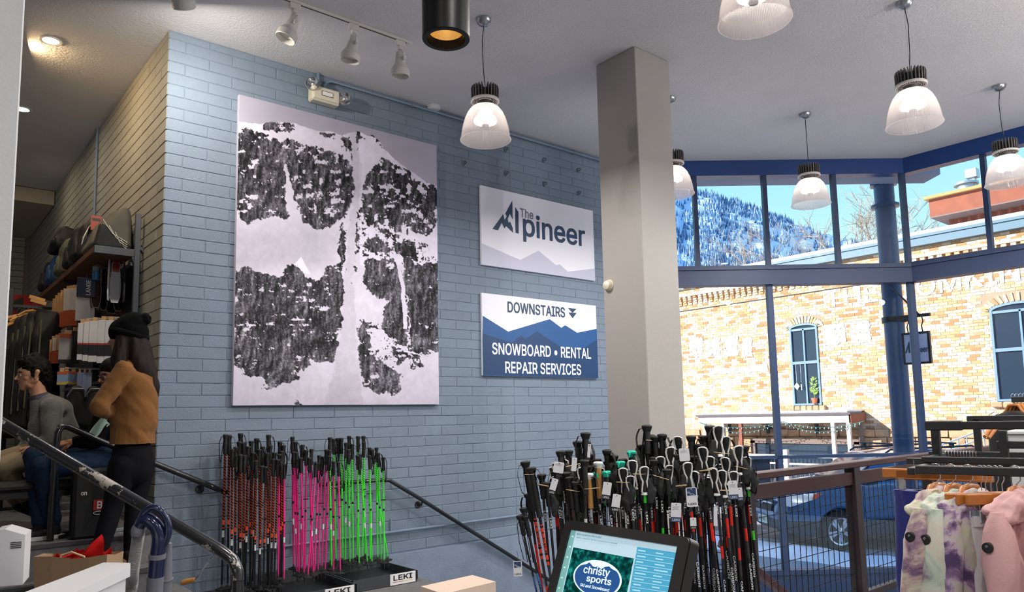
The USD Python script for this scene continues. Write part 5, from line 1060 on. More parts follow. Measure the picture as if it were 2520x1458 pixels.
# hang tags and tan rubber bands on the poles
M_CARD = mat('white_card', 'dfe0e6', .6); M_TAGN = mat('navy_card_print', '25406a', .6); M_BAND = mat('tan_rubber', 'c7a878', .6)
TAGS = [(765, 300, 25, 110, 6, 0, 'plain white hang tag beside the tallest pole grips'), (515, 437, 85, 90, 10, 0, 'square white hang tag at the left of the right rack'), (642, 412, 42, 110, 6, 1, 'narrow white hang tag between two tall black grips'), (472, 592, 52, 130, 18, 2, 'tilted white hang tag with a black logo strip at the left'), (908, 628, 70, 140, 10, 2, 'white hang tag with logo strip beside the cork grips'), (985, 728, 68, 142, 10, 2, 'white hang tag with logo strip below the cork grips'),
        (1545, 332, 86, 104, -4, 0, 'large blank white hang tag before the column'), (1477, 806, 84, 155, 4, 3, 'white hang tag with a navy logo foot above the screen'), (1606, 680, 92, 156, -2, 4, 'white hang tag with a navy mountain header, right of centre'), (1945, 622, 76, 152, -2, 3, 'white hang tag with a navy logo foot at the right end'), (1618, 895, 52, 92, 0, 2, 'half hidden hang tag low among the right poles'), (180, 1267, 72, 122, -2, 4, 'white hang tag with a navy header on the short blue pole'), (2000, 655, 45, 105, -4, 3, 'small hang tag behind the right end tag'), (1800, 840, 30, 150, 3, 0, 'slim edge-on hang tag low at the right')]
for i, (X, Y, w, h, ang, ty, lb) in enumerate(TAGS):
    d = 3.98 if i not in (11,) else 4.1; p = atd(1220+X/3.3288, 1020+Y/3.3288, d); k = d/FPX/3.3288; w *= k; h *= k
    back = A([RT[0], RT[1], 0]); back /= np.linalg.norm(back); g = math.radians(ang); xx = back*math.cos(g) - A([0, 0, math.sin(g)]); zz = A([0, 0, math.cos(g)]) + back*math.sin(g); yy = np.cross(zz, xx)
    t = thing('hang_tag', lb, 'hang tag', M=mat4(xx, yy, zz, p)); r = w*.12
    card = sbox(-w/2+r, -h/2+r, w/2-r, h/2-r).buffer(r, 4).difference(affinity.translate(Polygon([(math.cos(q)*.003, math.sin(q)*.003) for q in np.linspace(0, 6.28, 9)[:-1]]), 0, h/2-.009))
    F = mat4((1, 0, 0), (0, 0, 1), (0, -1, 0), (0, 0, 0)); obj('card', MB().prism(card, .0012, F), M_CARD, t)
    band = lambda z0, z1: MB().prism(card.intersection(sbox(-w, z0, w, z1)), .0004, F@mat4(o=(0, 0, .0012)))
    if ty in (2, 3): obj('logo_strip', band(-h/2, -h*.24), M_NAVYINK if ty == 2 else M_TAGN, t); mb = MB(); text_on(mb, 'LEKI', h*.11, (-w*.38, -.0017, -h*.43), (1, 0, 0), (0, 0, 1), width=w*.76, depth=.0004); obj('lettering', mb, M_CARD, t)
    if ty == 4:
        hd = card.intersection(sbox(-w*.4, h*.08, w*.4, h*.46)); obj('mountain_header', MB().prism(hd, .0004, F@mat4(o=(0, 0, .0012))), M_TAGN, t)
        mb = MB(); text_on(mb, 'LEKI', h*.10, (-w*.38, -.0014, -h*.40), (1, 0, 0), (0, 0, 1), width=w*.76, depth=.0004); obj('lettering', mb, M_NAVYINK, t)
        zg = MB(); [zg.tube([(-w*.4, -.002, h*(.27-o)), (-w*.22, -.002, h*(.27-o)), (0, -.002, h*(.16-o)), (w*.12, -.002, h*(.16-o)), (w*.4, -.002, h*(.06-o*.3))], .0008, 4) for o in (0, .06)]; obj('mountain_line', zg, M_CARD, t)
    if ty in (0, 3) and w > .03:
        pr_ = MB(); [pr_.box((-w*.36, -.0016, h*(.30-.05*q)), (w*(.3-.06*(q % 3)), -.0012, h*(.315-.05*q))) for q in range(4)]; obj('small_print', pr_, mat('grey_small_print', '8d8f98', .6), t, kind='stuff')
    obj('string', MB().tube([(0, .001, h/2-.009), (.006, .02, h/2+.02), (.0, .05, h/2+.045)], .0009, 4), M_STRAP, t)
for i, (X, Y, w, tilt) in enumerate(((275, 495, 80, -3), (635, 420, 120, -12), (635, 628, 115, 8), (790, 610, 130, -4), (1045, 560, 110, 2), (1180, 492, 105, 0), (1355, 520, 130, 18), (1525, 588, 90, -6), (1725, 462, 105, -6), (1860, 320, 130, 8), (2020, 440, 100, 14), (1910, 628, 130, 2), (390, 585, 90, 12), (1260, 215, 45, 5))):
    p = atd(1220+X/3.3288, 1020+Y/3.3288, 4.26); k = 4.26/FPX/3.3288*w/2; t = thing('rubber_band', f'{ORDN[sorted(range(14), key=lambda q: (275, 635, 636, 790, 1045, 1180, 1355, 1525, 1725, 1860, 2020, 1910, 390, 1260)[q]).index(i)]}{"" if i == 0 else " from left"} tan rubber band tying pole grips in the right rack', 'rubber band', M=mat4(A([RT[0], RT[1], 0]), A([FW[0], FW[1], 0]), (0, 0, 1), p), group='rubber bands on the right rack poles')
    g = np.linspace(0, 2*PI, 21); obj('loop', MB().tube(np.stack([k*np.cos(g), .022*np.sin(g)+.02, -math.tan(math.radians(tilt))*k*np.cos(g)], 1), .0016, 6, cap=False), M_BAND, t)

# ================================================================ boot fitting corner: shelf, stock, people
M_RAILB = mat('slate_grey_steel', '4a4e56', .45); M_SHELFW = mat('brown_shelf_board', '6e4327', .55, var=.18, vs=6, stretch=(12, 1.2, 12)); M_FAB = mat('black_nylon', '0d0d10', .7, bump=.35, bs=90, var=.2, vs=8, bdist=.004)
SX = 1.284; SZ1 = 3.0; SY0, SY1 = 7.14, 10.3
sh = thing('wall_shelf', 'brown wall shelf with steel end posts carrying a row of bags', 'shelf')
obj('board', MB().rbox((SX, SY0+.03, SZ1-.055), (1.6, SY1, SZ1), .004), M_SHELFW, sh); obj('end_bracket', MB().rbox((SX, SY0-.005, SZ1-.065), (1.62, SY0+.03, SZ1+.002), .003).addm(m3.Manifold.hull_points(A([(1.58, SY0, SZ1-.06), (1.62, SY0, SZ1-.06), (1.62, SY0, SZ1-.14), (1.6, SY0, SZ1-.12), (1.58, SY0+.03, SZ1-.06), (1.62, SY0+.03, SZ1-.06), (1.62, SY0+.03, SZ1-.14)]))), M_RAILB, sh)
for y in (SY0, 8.75, SY1): obj('post', MB().rbox((1.60, y-.02, .64), (1.645, y+.02, 3.33), .003), M_RAILB, sh)
obj('wall_tie', MB().box((1.645, SY0-.012, SZ1+.0), (1.668, SY0+.012, SZ1+.03)).box((1.66, SY0-.03, SZ1-.02), (1.669, SY0+.03, SZ1+.05)), M_RAILB, sh)
obj('cross_bar', MB().box((SX+.02, 8.74, SZ1-.10), (1.6, 8.76, SZ1-.056)), M_RAILB, sh); obj('back_panel', MB().box((1.646, SY0+.05, .9), (1.662, SY1-.03, SZ1-.1)), M_BLACKM, sh)
for z in (2.86, 2.30, 1.86, 1.45): obj('hook_bar', MB().box((1.58, SY0+.03, z), (1.6, SY1-.03, z+.03)), M_RAILB, sh)
pipe = thing('conduit', 'blue-grey conduit running down the warm lit wall to a box above the bags', 'pipe'); o_ = atx(235, 420, 1.65); obj('pipe', MB().tube([(1.655, o_[1], CEIL-.002), (1.655, o_[1], 3.55)], .014, 8), M_PIPE, pipe); obj('junction_box', MB().rbox((1.62, o_[1]-.05, 3.35), (1.669, o_[1]+.05, 3.56), .004), M_PIPE, pipe)
def ypx(px): t = (px-95)/(232-95); return atx(px, 730+(605-730)*t, SX)[1]
M_GREYN = mat('charcoal_grey_nylon', '4b4740', .75, bump=.3, bs=120, var=.12, vs=6, bdist=.003); M_OLIVE = mat('olive_grey_canvas', '5a5c48', .8, bump=.4, bs=60, var=.2, vs=8, bdist=.005); M_BLUEN = mat('blue_nylon', '15406e', .6, bump=.4, bs=40, bdist=.006)
M_ZIP = mat('pale_piping', 'c9c6bd', .5)
z0 = SZ1+.002
def bag(name, label, cat, pts, r, m, seed, amp=.014, scale=9): t = thing(name, label, cat); obj('body', MB().addm(soft(pts, r, .03, amp, scale, seed, 5)), m, t, smooth=True); return t
y = 7.42
t = bag('boot_bag', 'large grey and black wedge shaped boot bag at the near end of the shelf', 'bag', [(1.34, y-.10, z0+.05), (1.56, y-.14, z0+.05), (1.56, y+.26, z0+.05), (1.33, y+.3, z0+.05), (1.56, y-.06, z0+.38), (1.50, y+.08, z0+.36), (1.40, y+.22, z0+.24)], .045, M_GREYN, 1, .008)
obj('side_panel', MB().addm(soft([(1.615, y-.1, z0+.04), (1.615, y+.25, z0+.04), (1.60, y-.02, z0+.36), (1.6, y+.1, z0+.34)], .022, .03, .004, 9, 2, 3)), M_FAB, t, smooth=True)
lw = MB()
for k in range(4): lw.tube([(1.36+.05*k, y-.185+.0*k, z0+.26-.05*k), (1.44+.03*k, y-.19, z0+.14-.035*k), (1.56, y-.192, z0+.075-.02*k)], .004, 5)
obj('piping', lw, M_ZIP, t)
obj('lower_panel', MB().addm(soft([(1.33, y-.155, z0+.035), (1.57, y-.165, z0+.03), (1.36, y-.15, z0+.2), (1.45, y-.155, z0+.12)], .03, .03, .004, 9, 5, 3)), M_FAB, t, smooth=True)
defs = [(205, 8.0, .32, 'backpack', 'black backpack with zipped pockets next to the grey boot bag', M_FAB, 11), (172, 8.45, .36, 'backpack', 'black backpack with a pale zip, third along the shelf', M_FAB, 12), (140, 8.95, .36, 'backpack', 'olive grey canvas backpack with a pale strap on the shelf', M_OLIVE, 13), (110, 9.55, .30, 'backpack', 'blue backpack near the far end of the shelf', M_BLUEN, 14), (98, 10.02, .30, 'backpack', 'black backpack slumped at the far end of the shelf', M_FAB, 15)]
for px, y, h, nm, lb, m, sd in defs:
    rr = random.Random(sd); t = bag(nm, lb, 'backpack', [(1.33, y-.14, z0+.06), (1.51, y-.15, z0+.06), (1.51, y+.15, z0+.06), (1.31, y+.14, z0+.07), (1.36, y-.10, z0+h), (1.5, y-.12, z0+h+.05), (1.49, y+.1, z0+h+.03)], .055, m, sd, .02, 10)
    obj('pocket', MB().addm(soft([(1.29, y-.08, z0+.07), (1.29, y+.09, z0+.07), (1.30, y, z0+.2)], .04, .025, .008, 12, sd+3, 4)), m, t, smooth=True)
    obj('zip', MB().tube([(1.30, y-.15, z0+.10), (1.31, y-.19, z0+.2), (1.36, y-.17, z0+h), (1.42, y-.16, z0+h+.06)], .006, 6), M_ZIP, t)
    obj('strap', ribbon(MB(), [(1.38, y-.2, z0+h-.02), (1.33, y-.22, z0+h*.5), (1.35, y-.2, z0+.06)], .035, 8, .006), M_FAB, t)
t = bag('backpack', 'bulky black backpack stacked on top of the blue one', 'backpack', [(1.32, 9.3, z0+.44), (1.54, 9.3, z0+.46), (1.54, 9.75, z0+.46), (1.34, 9.7, z0+.44), (1.4, 9.4, z0+.6), (1.52, 9.6, z0+.62)], .06, M_FAB, 31, .025, 11); obj('strap', ribbon(MB(), [(1.32, 9.25, z0+.6), (1.27, 9.2, z0+.5), (1.3, 9.22, z0+.4)], .03, 8, .006), M_FAB, t)
p = atx(205, 562, 1.40); t = thing('swing_tag', 'red swing tag hanging from a black backpack on the shelf', 'tag', (1.40, 7.74, z0+.34)); obj('card', MB().box((-.045, -.004, -.07), (.045, .0, .07)), mat('tomato_card', 'a8402c', .5), t); obj('print', MB().box((-.035, -.0055, .02), (.035, -.004, .045)), mat('dark_card_print', '2a2022', .5), t)
# hanging packs. each hangs from a hook of its own row
M_CB = mat('kraft_card', 'c79a6a', .6); M_OR1 = mat('orange_card', 'b5532a', .5); M_PKW = mat('white_pack_card', 'd4d2d2', .35); M_PKR = mat('red_pack_band', 'a82d28', .4); M_PKB = mat('black_pack_band', '1c1b20', .4); M_PKG = mat('grey_pack_card', '94928f', .45); M_HOOK = mat('hook_wire', '8e9096', .3, metal=.8)
def pack(name, label, group, px, py, y, w, h, d, layers, yaw=-.25, cat='pack'):
    p = aty(px, py, y); t = thing(name, label, cat, (p[0], y, p[2]), rz=yaw, group=group)
    for nm, a, b, m in layers: obj(nm, MB().rbox((-w/2, 0, h*(a-.5)), (w/2, d, h*(b-.5)), .0015) if nm == 'box' else MB().box((-w/2-.0005, -.0012, h*(a-.5)), (w/2+.0005, d*.5, h*(b-.5))), m, t)
    obj('hang_tab', MB().rbox((-w*.22, d*.3, h*.5), (w*.22, d*.5, h*.5+.035), .001), M_CB, t); obj('hook', MB().tube([(0, d*.4, h*.5+.022), (0, d*.4+.002, h*.5+.03), (max(.02, 1.6-p[0]), .02, h*.5+.03)], .003, 5), M_HOOK, t)
ordw = ['leftmost', 'second', 'third', 'fourth', 'fifth', 'sixth', 'seventh', 'eighth', 'ninth', 'tenth', 'eleventh', 'twelfth', 'thirteenth', 'fourteenth', 'fifteenth', 'sixteenth', 'seventeenth', 'eighteenth', 'nineteenth', 'twentieth', 'twenty-first', 'twenty-second', 'twenty-third', 'twenty-fourth', 'twenty-fifth', 'twenty-sixth', 'twenty-seventh', 'twenty-eighth', 'twenty-ninth', 'thirtieth'] + ['number %d' % i for i in range(31, 90)]
for i, (px, py, s) in enumerate(((138, 775, .9), (144, 770, .92), (151, 765, .95), (158, 762, .97), (166, 758, 1.0), (173, 757, 1.0), (181, 756, 1.0))):
    pack('boxed_pack', f'{ordw[i]} orange footed pack in the upper hanging row', 'orange footed packs in the upper row', px, py, 8.55-.08*i, .07, .36*s, .03, [('box', 0, 1, M_PKW if i > 3 else M_CB), ('print', 0, .42, M_OR1)])
for i, (px, py, w) in enumerate(((205, 745, .12), (217, 745, .11))): pack('boxed_pack', ['tall pale box under the navy box, left one', 'tall pale box under the navy box, right one'][i], 'tall pale boxes', px, py, 7.75, w, .34, .04, [('box', 0, 1, M_PKW)])
p = aty(211, 708, 7.68); t = thing('boot_part_box', 'navy box with white lettering hanging above the pale boxes', 'box', (p[0], 7.66, p[2]), rz=-.25); obj('box', MB().rbox((-.075, 0, -.09), (.075, .05, .09), .002), mat('navy_box_card', '1c2544', .4), t); mb = MB(); text_on(mb, 'LANGE', .035, (.035, -.0012, -.075), (0, 0, 1), (-1, 0, 0), width=.14, depth=.0008); obj('lettering', mb, M_PKW, t); obj('hook', MB().tube([(0, .02, .09), (0, .03, .13), (.3, .03, .13)], .003, 5), M_HOOK, t)
for i, (px, py, h) in enumerate(((122, 868, .22), (130, 866, .23), (138, 864, .24), (146, 862, .25), (153, 862, .25))): pack('boxed_pack', f'{ordw[i]} orange edged pack in the lower hanging row', 'orange edged packs in the lower row', px, py, 8.3-.07*i, .06, h, .03, [('box', 0, 1, M_CB if i % 2 else M_PKW), ('print', 0, .5, M_OR1)])
pack('boxed_pack', 'grey boxed pack with a boot picture in the lower hanging row', None, 166, 858, 7.86, .14, .27, .04, [('box', 0, 1, M_PKG), ('print', 0, .12, M_PKB), ('label', .86, 1, M_OR1)])
for i in range(3): pack('pouch', f'{ordw[i]} black pouch beside the white packs', 'black pouches', 180+5*i, 855, 7.8-.02*i, .03, .30, .02, [('box', 0, 1, M_FAB)])
for i, (px, s) in enumerate(((200, .9), (207, .92), (214, .95), (222, .97), (232, 1.0), (243, .98), (253, 1.06), (264, 1.0), (271, 1.05), (282, .98), (289, .95), (296, .93), (302, .9))):
    pack('white_pack', f'{ordw[i]} white hanging pack with a red line and black lower part', 'white packs with red and black bands', px, 841, 7.55-.012*i+(.06 if i % 2 else 0), .085 if s > .96 else .06, .37*s, .025, [('box', 0, 1, M_PKW), ('black_band', .16, .42, M_PKB), ('red_band', .42, .46, M_PKR), ('small_print', .5, .82, M_PKW)])
def insole(label, px, py, w, h, m, y=7.5, yaw=0, heel=None, group=None):
    p = aty(px, py, y); t = thing('insole', label, 'insole', (p[0], y, p[2]), rz=yaw, group=group); F = mat4((1, 0, 0), (0, 0, 1), (0, -1, 0), (0, .006, 0))
    o = Polygon([(-w*.30, -h*.5), (w*.25, -h*.5), (w*.45, -h*.36), (w*.5, -h*.1), (w*.42, h*.12), (w*.34, h*.3), (w*.40, h*.42), (w*.2, h*.5), (-w*.2, h*.5), (-w*.36, h*.42), (-w*.34, h*.2), (-w*.5, -.05*h), (-w*.48, -h*.36)]).buffer(w*.06).buffer(-w*.03)
    obj('sole', MB().prism(o, .010, F), m, t, smooth=40)
    if heel: obj('heel_print', MB().prism(o.intersection(sbox(-1, h*.22, 1, 1)).buffer(-.006), .0008, F@mat4(o=(0, 0, .010))), heel, t)
    obj('edge', MB().prism(o.difference(o.buffer(-.005)), .0006, F@mat4(o=(0, 0, .0105))), M_PKW, t); obj('hook', MB().tube([(0, .005, h*.5), (0, .01, h*.5+.015), (max(.03, 1.6-p[0]), .02, h*.5+.015)], .003, 5), M_HOOK, t)
insole('white insole with a red heel hanging face on under the shelf', 284, 694, .092, .385, mat('pale_foam', 'c9ccd6', .7), heel=M_PKR); insole('white insole hanging almost edge on beside the red heeled one', 268, 690, .09, .37, M_PKW, 7.45, 1.25); insole('dark insole hanging edge on near the end post', 305, 696, .09, .36, M_FAB, 7.4, 1.45)
insole('brown insole hanging at the left of the white ones', 237, 705, .09, .40, mat('brown_felt', '4e3b2a', .9), 7.7, .3); insole('dark brown insole next to the white ones', 255, 712, .09, .40, mat('dark_felt', '2b2623', .9), 7.75, .5)
insole('black insole at the lower right under the shelf', 292, 722, .09, .34, M_FAB, 7.75, .2); insole('black insole hanging behind the red heeled one', 275, 728, .1, .34, M_FAB, 7.8, .1)
p = aty(236, 672, 7.62); t = thing('spray_can', 'small blue capped can hanging under the shelf', 'can', (p[0], 7.62, p[2])); obj('can', MB().lathe([(0, -.07), (.03, -.07), (.03, .02), (0, .02)], 14), mat('blue_can', '2b6c9e', .4), t); obj('cap', MB().lathe([(.028, .02), (.028, .055), (.02, .065), (0, .065)], 14), M_PKG, t); obj('hook', MB().tube([(0, 0, .06), (.3, 0, .1)], .003, 5), M_HOOK, t)
for i, (px, py) in enumerate(((152, 932), (164, 930), (180, 932))): pack('card_pack', f'{ordw[i]} tilted yellow cornered card pack in the lowest row', 'card packs in the lowest row', px, py, 7.75, .075, .12, .012, [('box', 0, 1, mat('sky_card', '7f93b5', .45)), ('header', .8, 1, M_OR1), ('logo', .05, .22, mat('yellow_card', 'c9a52c', .5))], -.2)
for i, px in enumerate((195, 207, 219)): pack('clear_tube', f'{ordw[i]} shiny clear tube pack in the lowest row', 'clear tube packs', px, 950, 7.6, .038, .24, .02, [('box', 0, 1, mat('clear_plastic_tube', '6f7390', .08, spec=1))], -.2)
for i, px in enumerate((186, 230)):
    p = aty(px, 1000, 7.5); t = thing('goggle_case', ['dark rounded case hanging behind the seated people, left one', 'dark rounded case hanging behind the seated people, right one'][i], 'case', (p[0], 7.5, p[2])); obj('shell', MB().addm(soft([(-.06, 0, -.15), (.06, 0, -.15), (0, 0, .12)], .06, .03, .006, 9, i, 4)), M_FAB, t, smooth=True); obj('rim', MB().tube([(-.08, -.06, .08), (-.04, -.07, .15), (.04, -.07, .15), (.08, -.06, .08)], .006, 6), M_SILV, t)
# garment rack with black jackets and hangers, red banner
bn = thing('banner', 'red banner with a black bird emblem at the far left', 'banner', (0, 11.2, 0)); b0, b1 = aty(27, 725, 11.2), aty(88, 802, 11.2); obj('cloth', MB().box((b0[0]-.35, 0, b1[2]-.2), (b1[0]+.05, .012, b0[2])), mat('banner_red', 'a30f12', .7), bn)
c0 = aty(56, 765, 11.2); obj('emblem', MB().prism(Polygon([(-.10, .12), (0, .18), (0, .06), (.14, -.04), (.2, -.12), (.06, -.1), (-.02, -.2), (-.05, -.06), (-.1, .02)]), .002, mat4((1, 0, 0), (0, 0, 1), (0, -1, 0), (c0[0], -.001, c0[2]))), M_BLACKM, bn); obj('pole', MB().tube([(b0[0]-.3, .03, .63), (b0[0]-.3, .03, b0[2])], .02, 8).tube([(b0[0]-.35, .03, b0[2]-.02), (b1[0]+.05, .03, b0[2]-.02)], .015, 8), M_BLACKM, bn)
gr = thing('garment_rack', 'black perforated upright of a garment rack beside the white wall end', 'garment rack'); u0 = aty(24, 800, 9.0); obj('upright', MB().rbox((u0[0]-.02, 8.98, .635), (u0[0]+.02, 9.02, 2.85), .003), M_BLACKM, gr); h0 = aty(28, 752, 9.0); obj('rail', MB().rbox((u0[0], 8.985, h0[2]-.02), (1.25, 9.015, h0[2]+.01), .003), M_BLACKM, gr)
obj('brace', MB().bar((u0[0], 9, h0[2]-.3), (u0[0]+.18, 9, h0[2]-.55), .02, .04), M_BLACKM, gr); obj('foot', MB().rbox((u0[0]-.3, 8.97, .632), (1.2, 9.03, .66), .003), M_BLACKM, gr)
M_HANG = mat('pale_wood_hanger', 'c9924e', .45, var=.12, vs=30)
for i, (px, py) in enumerate(((40, 783), (48, 787), (56, 780), (62, 790), (70, 777), (64, 783), (45, 800), (80, 770))):
    p = aty(px, py, 8.9-.05*i); t = thing('coat_hanger', f'{ordw[i]} bare wooden hanger bunched on the far garment rack', 'hanger', (p[0], p[1], p[2]), rz=.3+.05*i, group='wooden hangers on the far rack'); obj('wood', MB().tube([(-.17, 0, -.05), (-.08, 0, 0), (0, 0, .02), (.08, 0, 0), (.17, 0, -.05)], [.008, .013, .015, .013, .008], 8), M_HANG, t); obj('hook', MB().tube([(0, 0, .02), (0, 0, .07), (.02, 0, .10), (0, 0, .12), (-.02, 0, .1)], .002, 5), M_HOOK, t)
for i, (px, w) in enumerate(((50, .16), (68, .2), (84, .2), (102, .22), (118, .16))):
    top = aty(px, 800-8*i, 8.6-.06*i); t = thing('jacket', f'{ordw[i]} black jacket hanging on the far garment rack', 'jacket', group='black jackets on the far garment rack')
    obj('body', MB().addm(soft([(top[0]-w*.3, 8.6-.06*i, top[2]-.02), (top[0]+w*.3, 8.6-.06*i, top[2]-.04), (top[0]-w*.5, 8.5-.06*i, top[2]-.25), (top[0]+w*.45, 8.6-.06*i, top[2]-.3), (top[0]-w*.55, 8.5-.06*i, top[2]-1.05), (top[0]+w*.5, 8.6-.06*i, top[2]-1.05)], .05, .05, .02, 7, i, 4)), M_FAB, t, smooth=True); obj('zip', MB().tube([(top[0]-w*.45, 8.43-.06*i, top[2]-.1), (top[0]-w*.58, 8.42-.06*i, top[2]-.9)], .008, 5), M_OLIVE, t)
for i, (px, py) in enumerate(((90, 735), (93, 743))): p = aty(px, py, 8.3); t = thing('coat_hanger', ['upper flat wooden hanger bar under the shelf end', 'lower flat wooden hanger bar under the shelf end'][i], 'hanger', (p[0], 8.3, p[2]), rz=-.1); obj('wood', MB().bar((-.06, 0, .015), (.07, 0, -.02), .02, .035, r=.003), M_HANG, t); obj('hook', MB().tube([(0, 0, .01), (.0, 0, -.06), (.03, 0, -.05)], .003, 5), M_HOOK, t)
# bench, black bin with emblem, base strip, boxes
be = thing('bench', 'black bench the two people sit on', 'bench'); obj('seat', MB().rbox((-.5, 6.5, .98), (1.42, 7.3, 1.04), .02), M_FAB, be); obj('frame', MB().box((-.45, 6.54, .93), (1.38, 7.26, .98)), M_BLACKM, be)
for x in (-.4, .55, 1.33):
    for y in (6.58, 7.22): obj('leg', MB().box((x-.02, y-.02, .632), (x+.02, y+.02, .93)), M_BLACKM, be)
bi = aty(222, 1225, 6.35); bn2 = thing('boot_bin', 'black upright bin with a red square emblem behind the standing woman', 'bin', (bi[0], 6.3, .632)); obj('body', MB().rbox((-.13, -.07, 0), (.12, .07, .5), .02), M_FAB, bn2)
sq = MB().box((.0, -.0725, .20), (.075, -.0705, .275)); obj('emblem', sq, M_PKR, bn2); mb = MB(); text_on(mb, 'B', .05, (.018, -.0735, .212), (1, 0, 0), (0, 0, 1), width=.04); obj('lettering', mb, M_PKW, bn2); mb = MB(); text_on(mb, 'on', .03, (-.085, -.0725, .315), (1, 0, 0), (0, 0, 1), width=.04); obj('wordmark', mb, M_PKW, bn2)
obj('swirl', MB().tube([(0.0+.037+.035*math.cos(q), -.0725, .18+.012*math.sin(q)) for q in np.linspace(.4, 5.9, 16)], .003, 5), M_PKW, bn2)
t = thing('shoe_box', 'reddish brown box standing under the bench', 'box', (bi[0]-.2, 6.62, .632)); obj('box', MB().rbox((-.05, -.05, 0), (.05, .05, .33), .003), mat('red_brown_card', '6e3c33', .6), t); obj('label', MB().box((-.045, -.052, .22), (.045, -.0505, .31)), M_PKG, t)
t = thing('floor_strip', 'bright metal strip lying along the platform edge', 'strip'); a, b = atz(172, 1322, .645), atz(302, 1303, .645); obj('bar', MB().bar(a, b, .045, .03, r=.006), mat('brushed_aluminium', 'a9adb3', .3, metal=.8), t)
st_ = thing('boot_stand', 'black metal stand with a tripod foot under the bench', 'stand', (aty(186, 1250, 6.5)[0], 6.5, .632)); obj('pole', MB().tube([(0, 0, .02), (0, 0, .42)], .015, 8), M_BLACKM, st_); [obj('foot', MB().bar((0, 0, .03), (.22*math.cos(q), .12*math.sin(q), .012), .03, .02), M_BLACKM, st_) for q in (.2, 2.3, 4.2)]

# ---------------------------------------------------------------- people
M_SKIN = mat('skin', 'b98568', .55, spec=.4, var=.06, vs=20); M_SKIN2 = mat('tan_skin', '96644a', .55, spec=.4); M_HAIR = mat('dark_brown_hair', '1a0e09', .5, var=.3, vs=30, stretch=(60, 60, 4), bump=.5, bs=14, bdist=.004, spec=.22); M_HAIRB = mat('black_hair', '0a0807', .6, bump=.6, bs=60, bdist=.006, spec=.15)
M_TANK = mat('tan_knit', '7f5731', .92, var=.10, vs=60, bump=.6, bs=260, sheen=.08, spec=.15, bdist=.003); M_BLKP = mat('black_denim', '121217', .85, bump=.3, bs=200, spec=.12, bdist=.002); M_GREYF = mat('grey_fleece', '6f6d68', .95, var=.22, vs=90, bump=.6, bs=220, sheen=.3, spec=.15, bdist=.003); M_KHAKI = mat('khaki_twill', '8f7f66', .85, bump=.25, bs=200, spec=.2, bdist=.002); M_DENIM = mat('blue_denim', '16283f', .85, var=.15, vs=20, bump=.3, bs=260, spec=.2, bdist=.002); M_KNITB = mat('black_knit', '090a0c', .95, bump=.7, bs=150, spec=.1, bdist=.003)
M_EYEW = mat('eye_white', 'd9d6d0', .3); M_IRIS = mat('dark_iris', '1b120c', .2); M_LIP = mat('lip', '8a4f44', .5)
def frame_of(face, up=(0, 0, 1)):         # head frame: x = right of the face, y = forward, z = up
    y = A(face, float); y /= np.linalg.norm(y); z = A(up, float) - y*(A(up, float)@y); z /= np.linalg.norm(z); return mat4(np.cross(y, z), y, z, (0, 0, 0))
def head_bones(c, F, s=1.0):
    q = lambda *p: c + F[:3, :3]@(A(p, float)*s)
    return [(q(0, -.015, .035), .092*s, q(0, .02, .03), .086*s), (q(0, .03, .02), .075*s, q(0, .045, -.055), .052*s), (q(0, .055, -.06), .042*s, q(0, .068, -.092), .026*s), (q(-.03, .03, -.07), .035*s, q(.03, .03, -.07), .035*s), (q(0, .090, .022), .010*s, q(0, .120, -.020), .0105*s), (q(-.010, .104, -.024), .0085*s, q(.010, .104, -.024), .0085*s), (q(-.03, .080, .030), .017*s, q(.03, .080, .030), .017*s), (q(-.040, .052, -.015), .030*s, q(.040, .052, -.015), .030*s), (q(-.060, .0, -.035), .030*s, q(-.012, .066, -.085), .022*s), (q(.060, .0, -.035), .030*s, q(.012, .066, -.085), .022*s), (q(0, .088, -.052), .013*s, q(0, .094, -.055), .011*s)]
def ears(mb, c, F, s=1.0):
    q = lambda *p: c + F[:3, :3]@(A(p, float)*s)
    for sd in (-1, 1): mb.addm(solid([(q(sd*.088, -.005, .02), .016*s, q(sd*.094, -.012, .03), .02*s), (q(sd*.094, -.012, .03), .019*s, q(sd*.086, .0, -.025), .011*s)], .006, 3))
    return mb
def face_parts(t, c, F, s=1.0, body=None):
    q = lambda *p: c + F[:3, :3]@(A(p, float)*s)
    for sd in (-1, 1):
        e = sub('eye', t); obj('eyeball', MB().ball(q(sd*.033, .0875, .010), .0125*s, 2), M_EYEW, e); obj('iris', MB().ball(q(sd*.034, .0965, .010), .0058*s, 1), M_IRIS, e); obj('brow', MB().tube([q(sd*.014, .101, .030), q(sd*.034, .099, .036), q(sd*.054, .085, .031)], .0045*s, 6), M_HAIRB, t)
    obj('mouth', MB().tube([q(-.022, .094, -.053), q(0, .104, -.051), q(.022, .094, -.053)], [.003*s, .006*s, .003*s], 8), M_LIP, t)
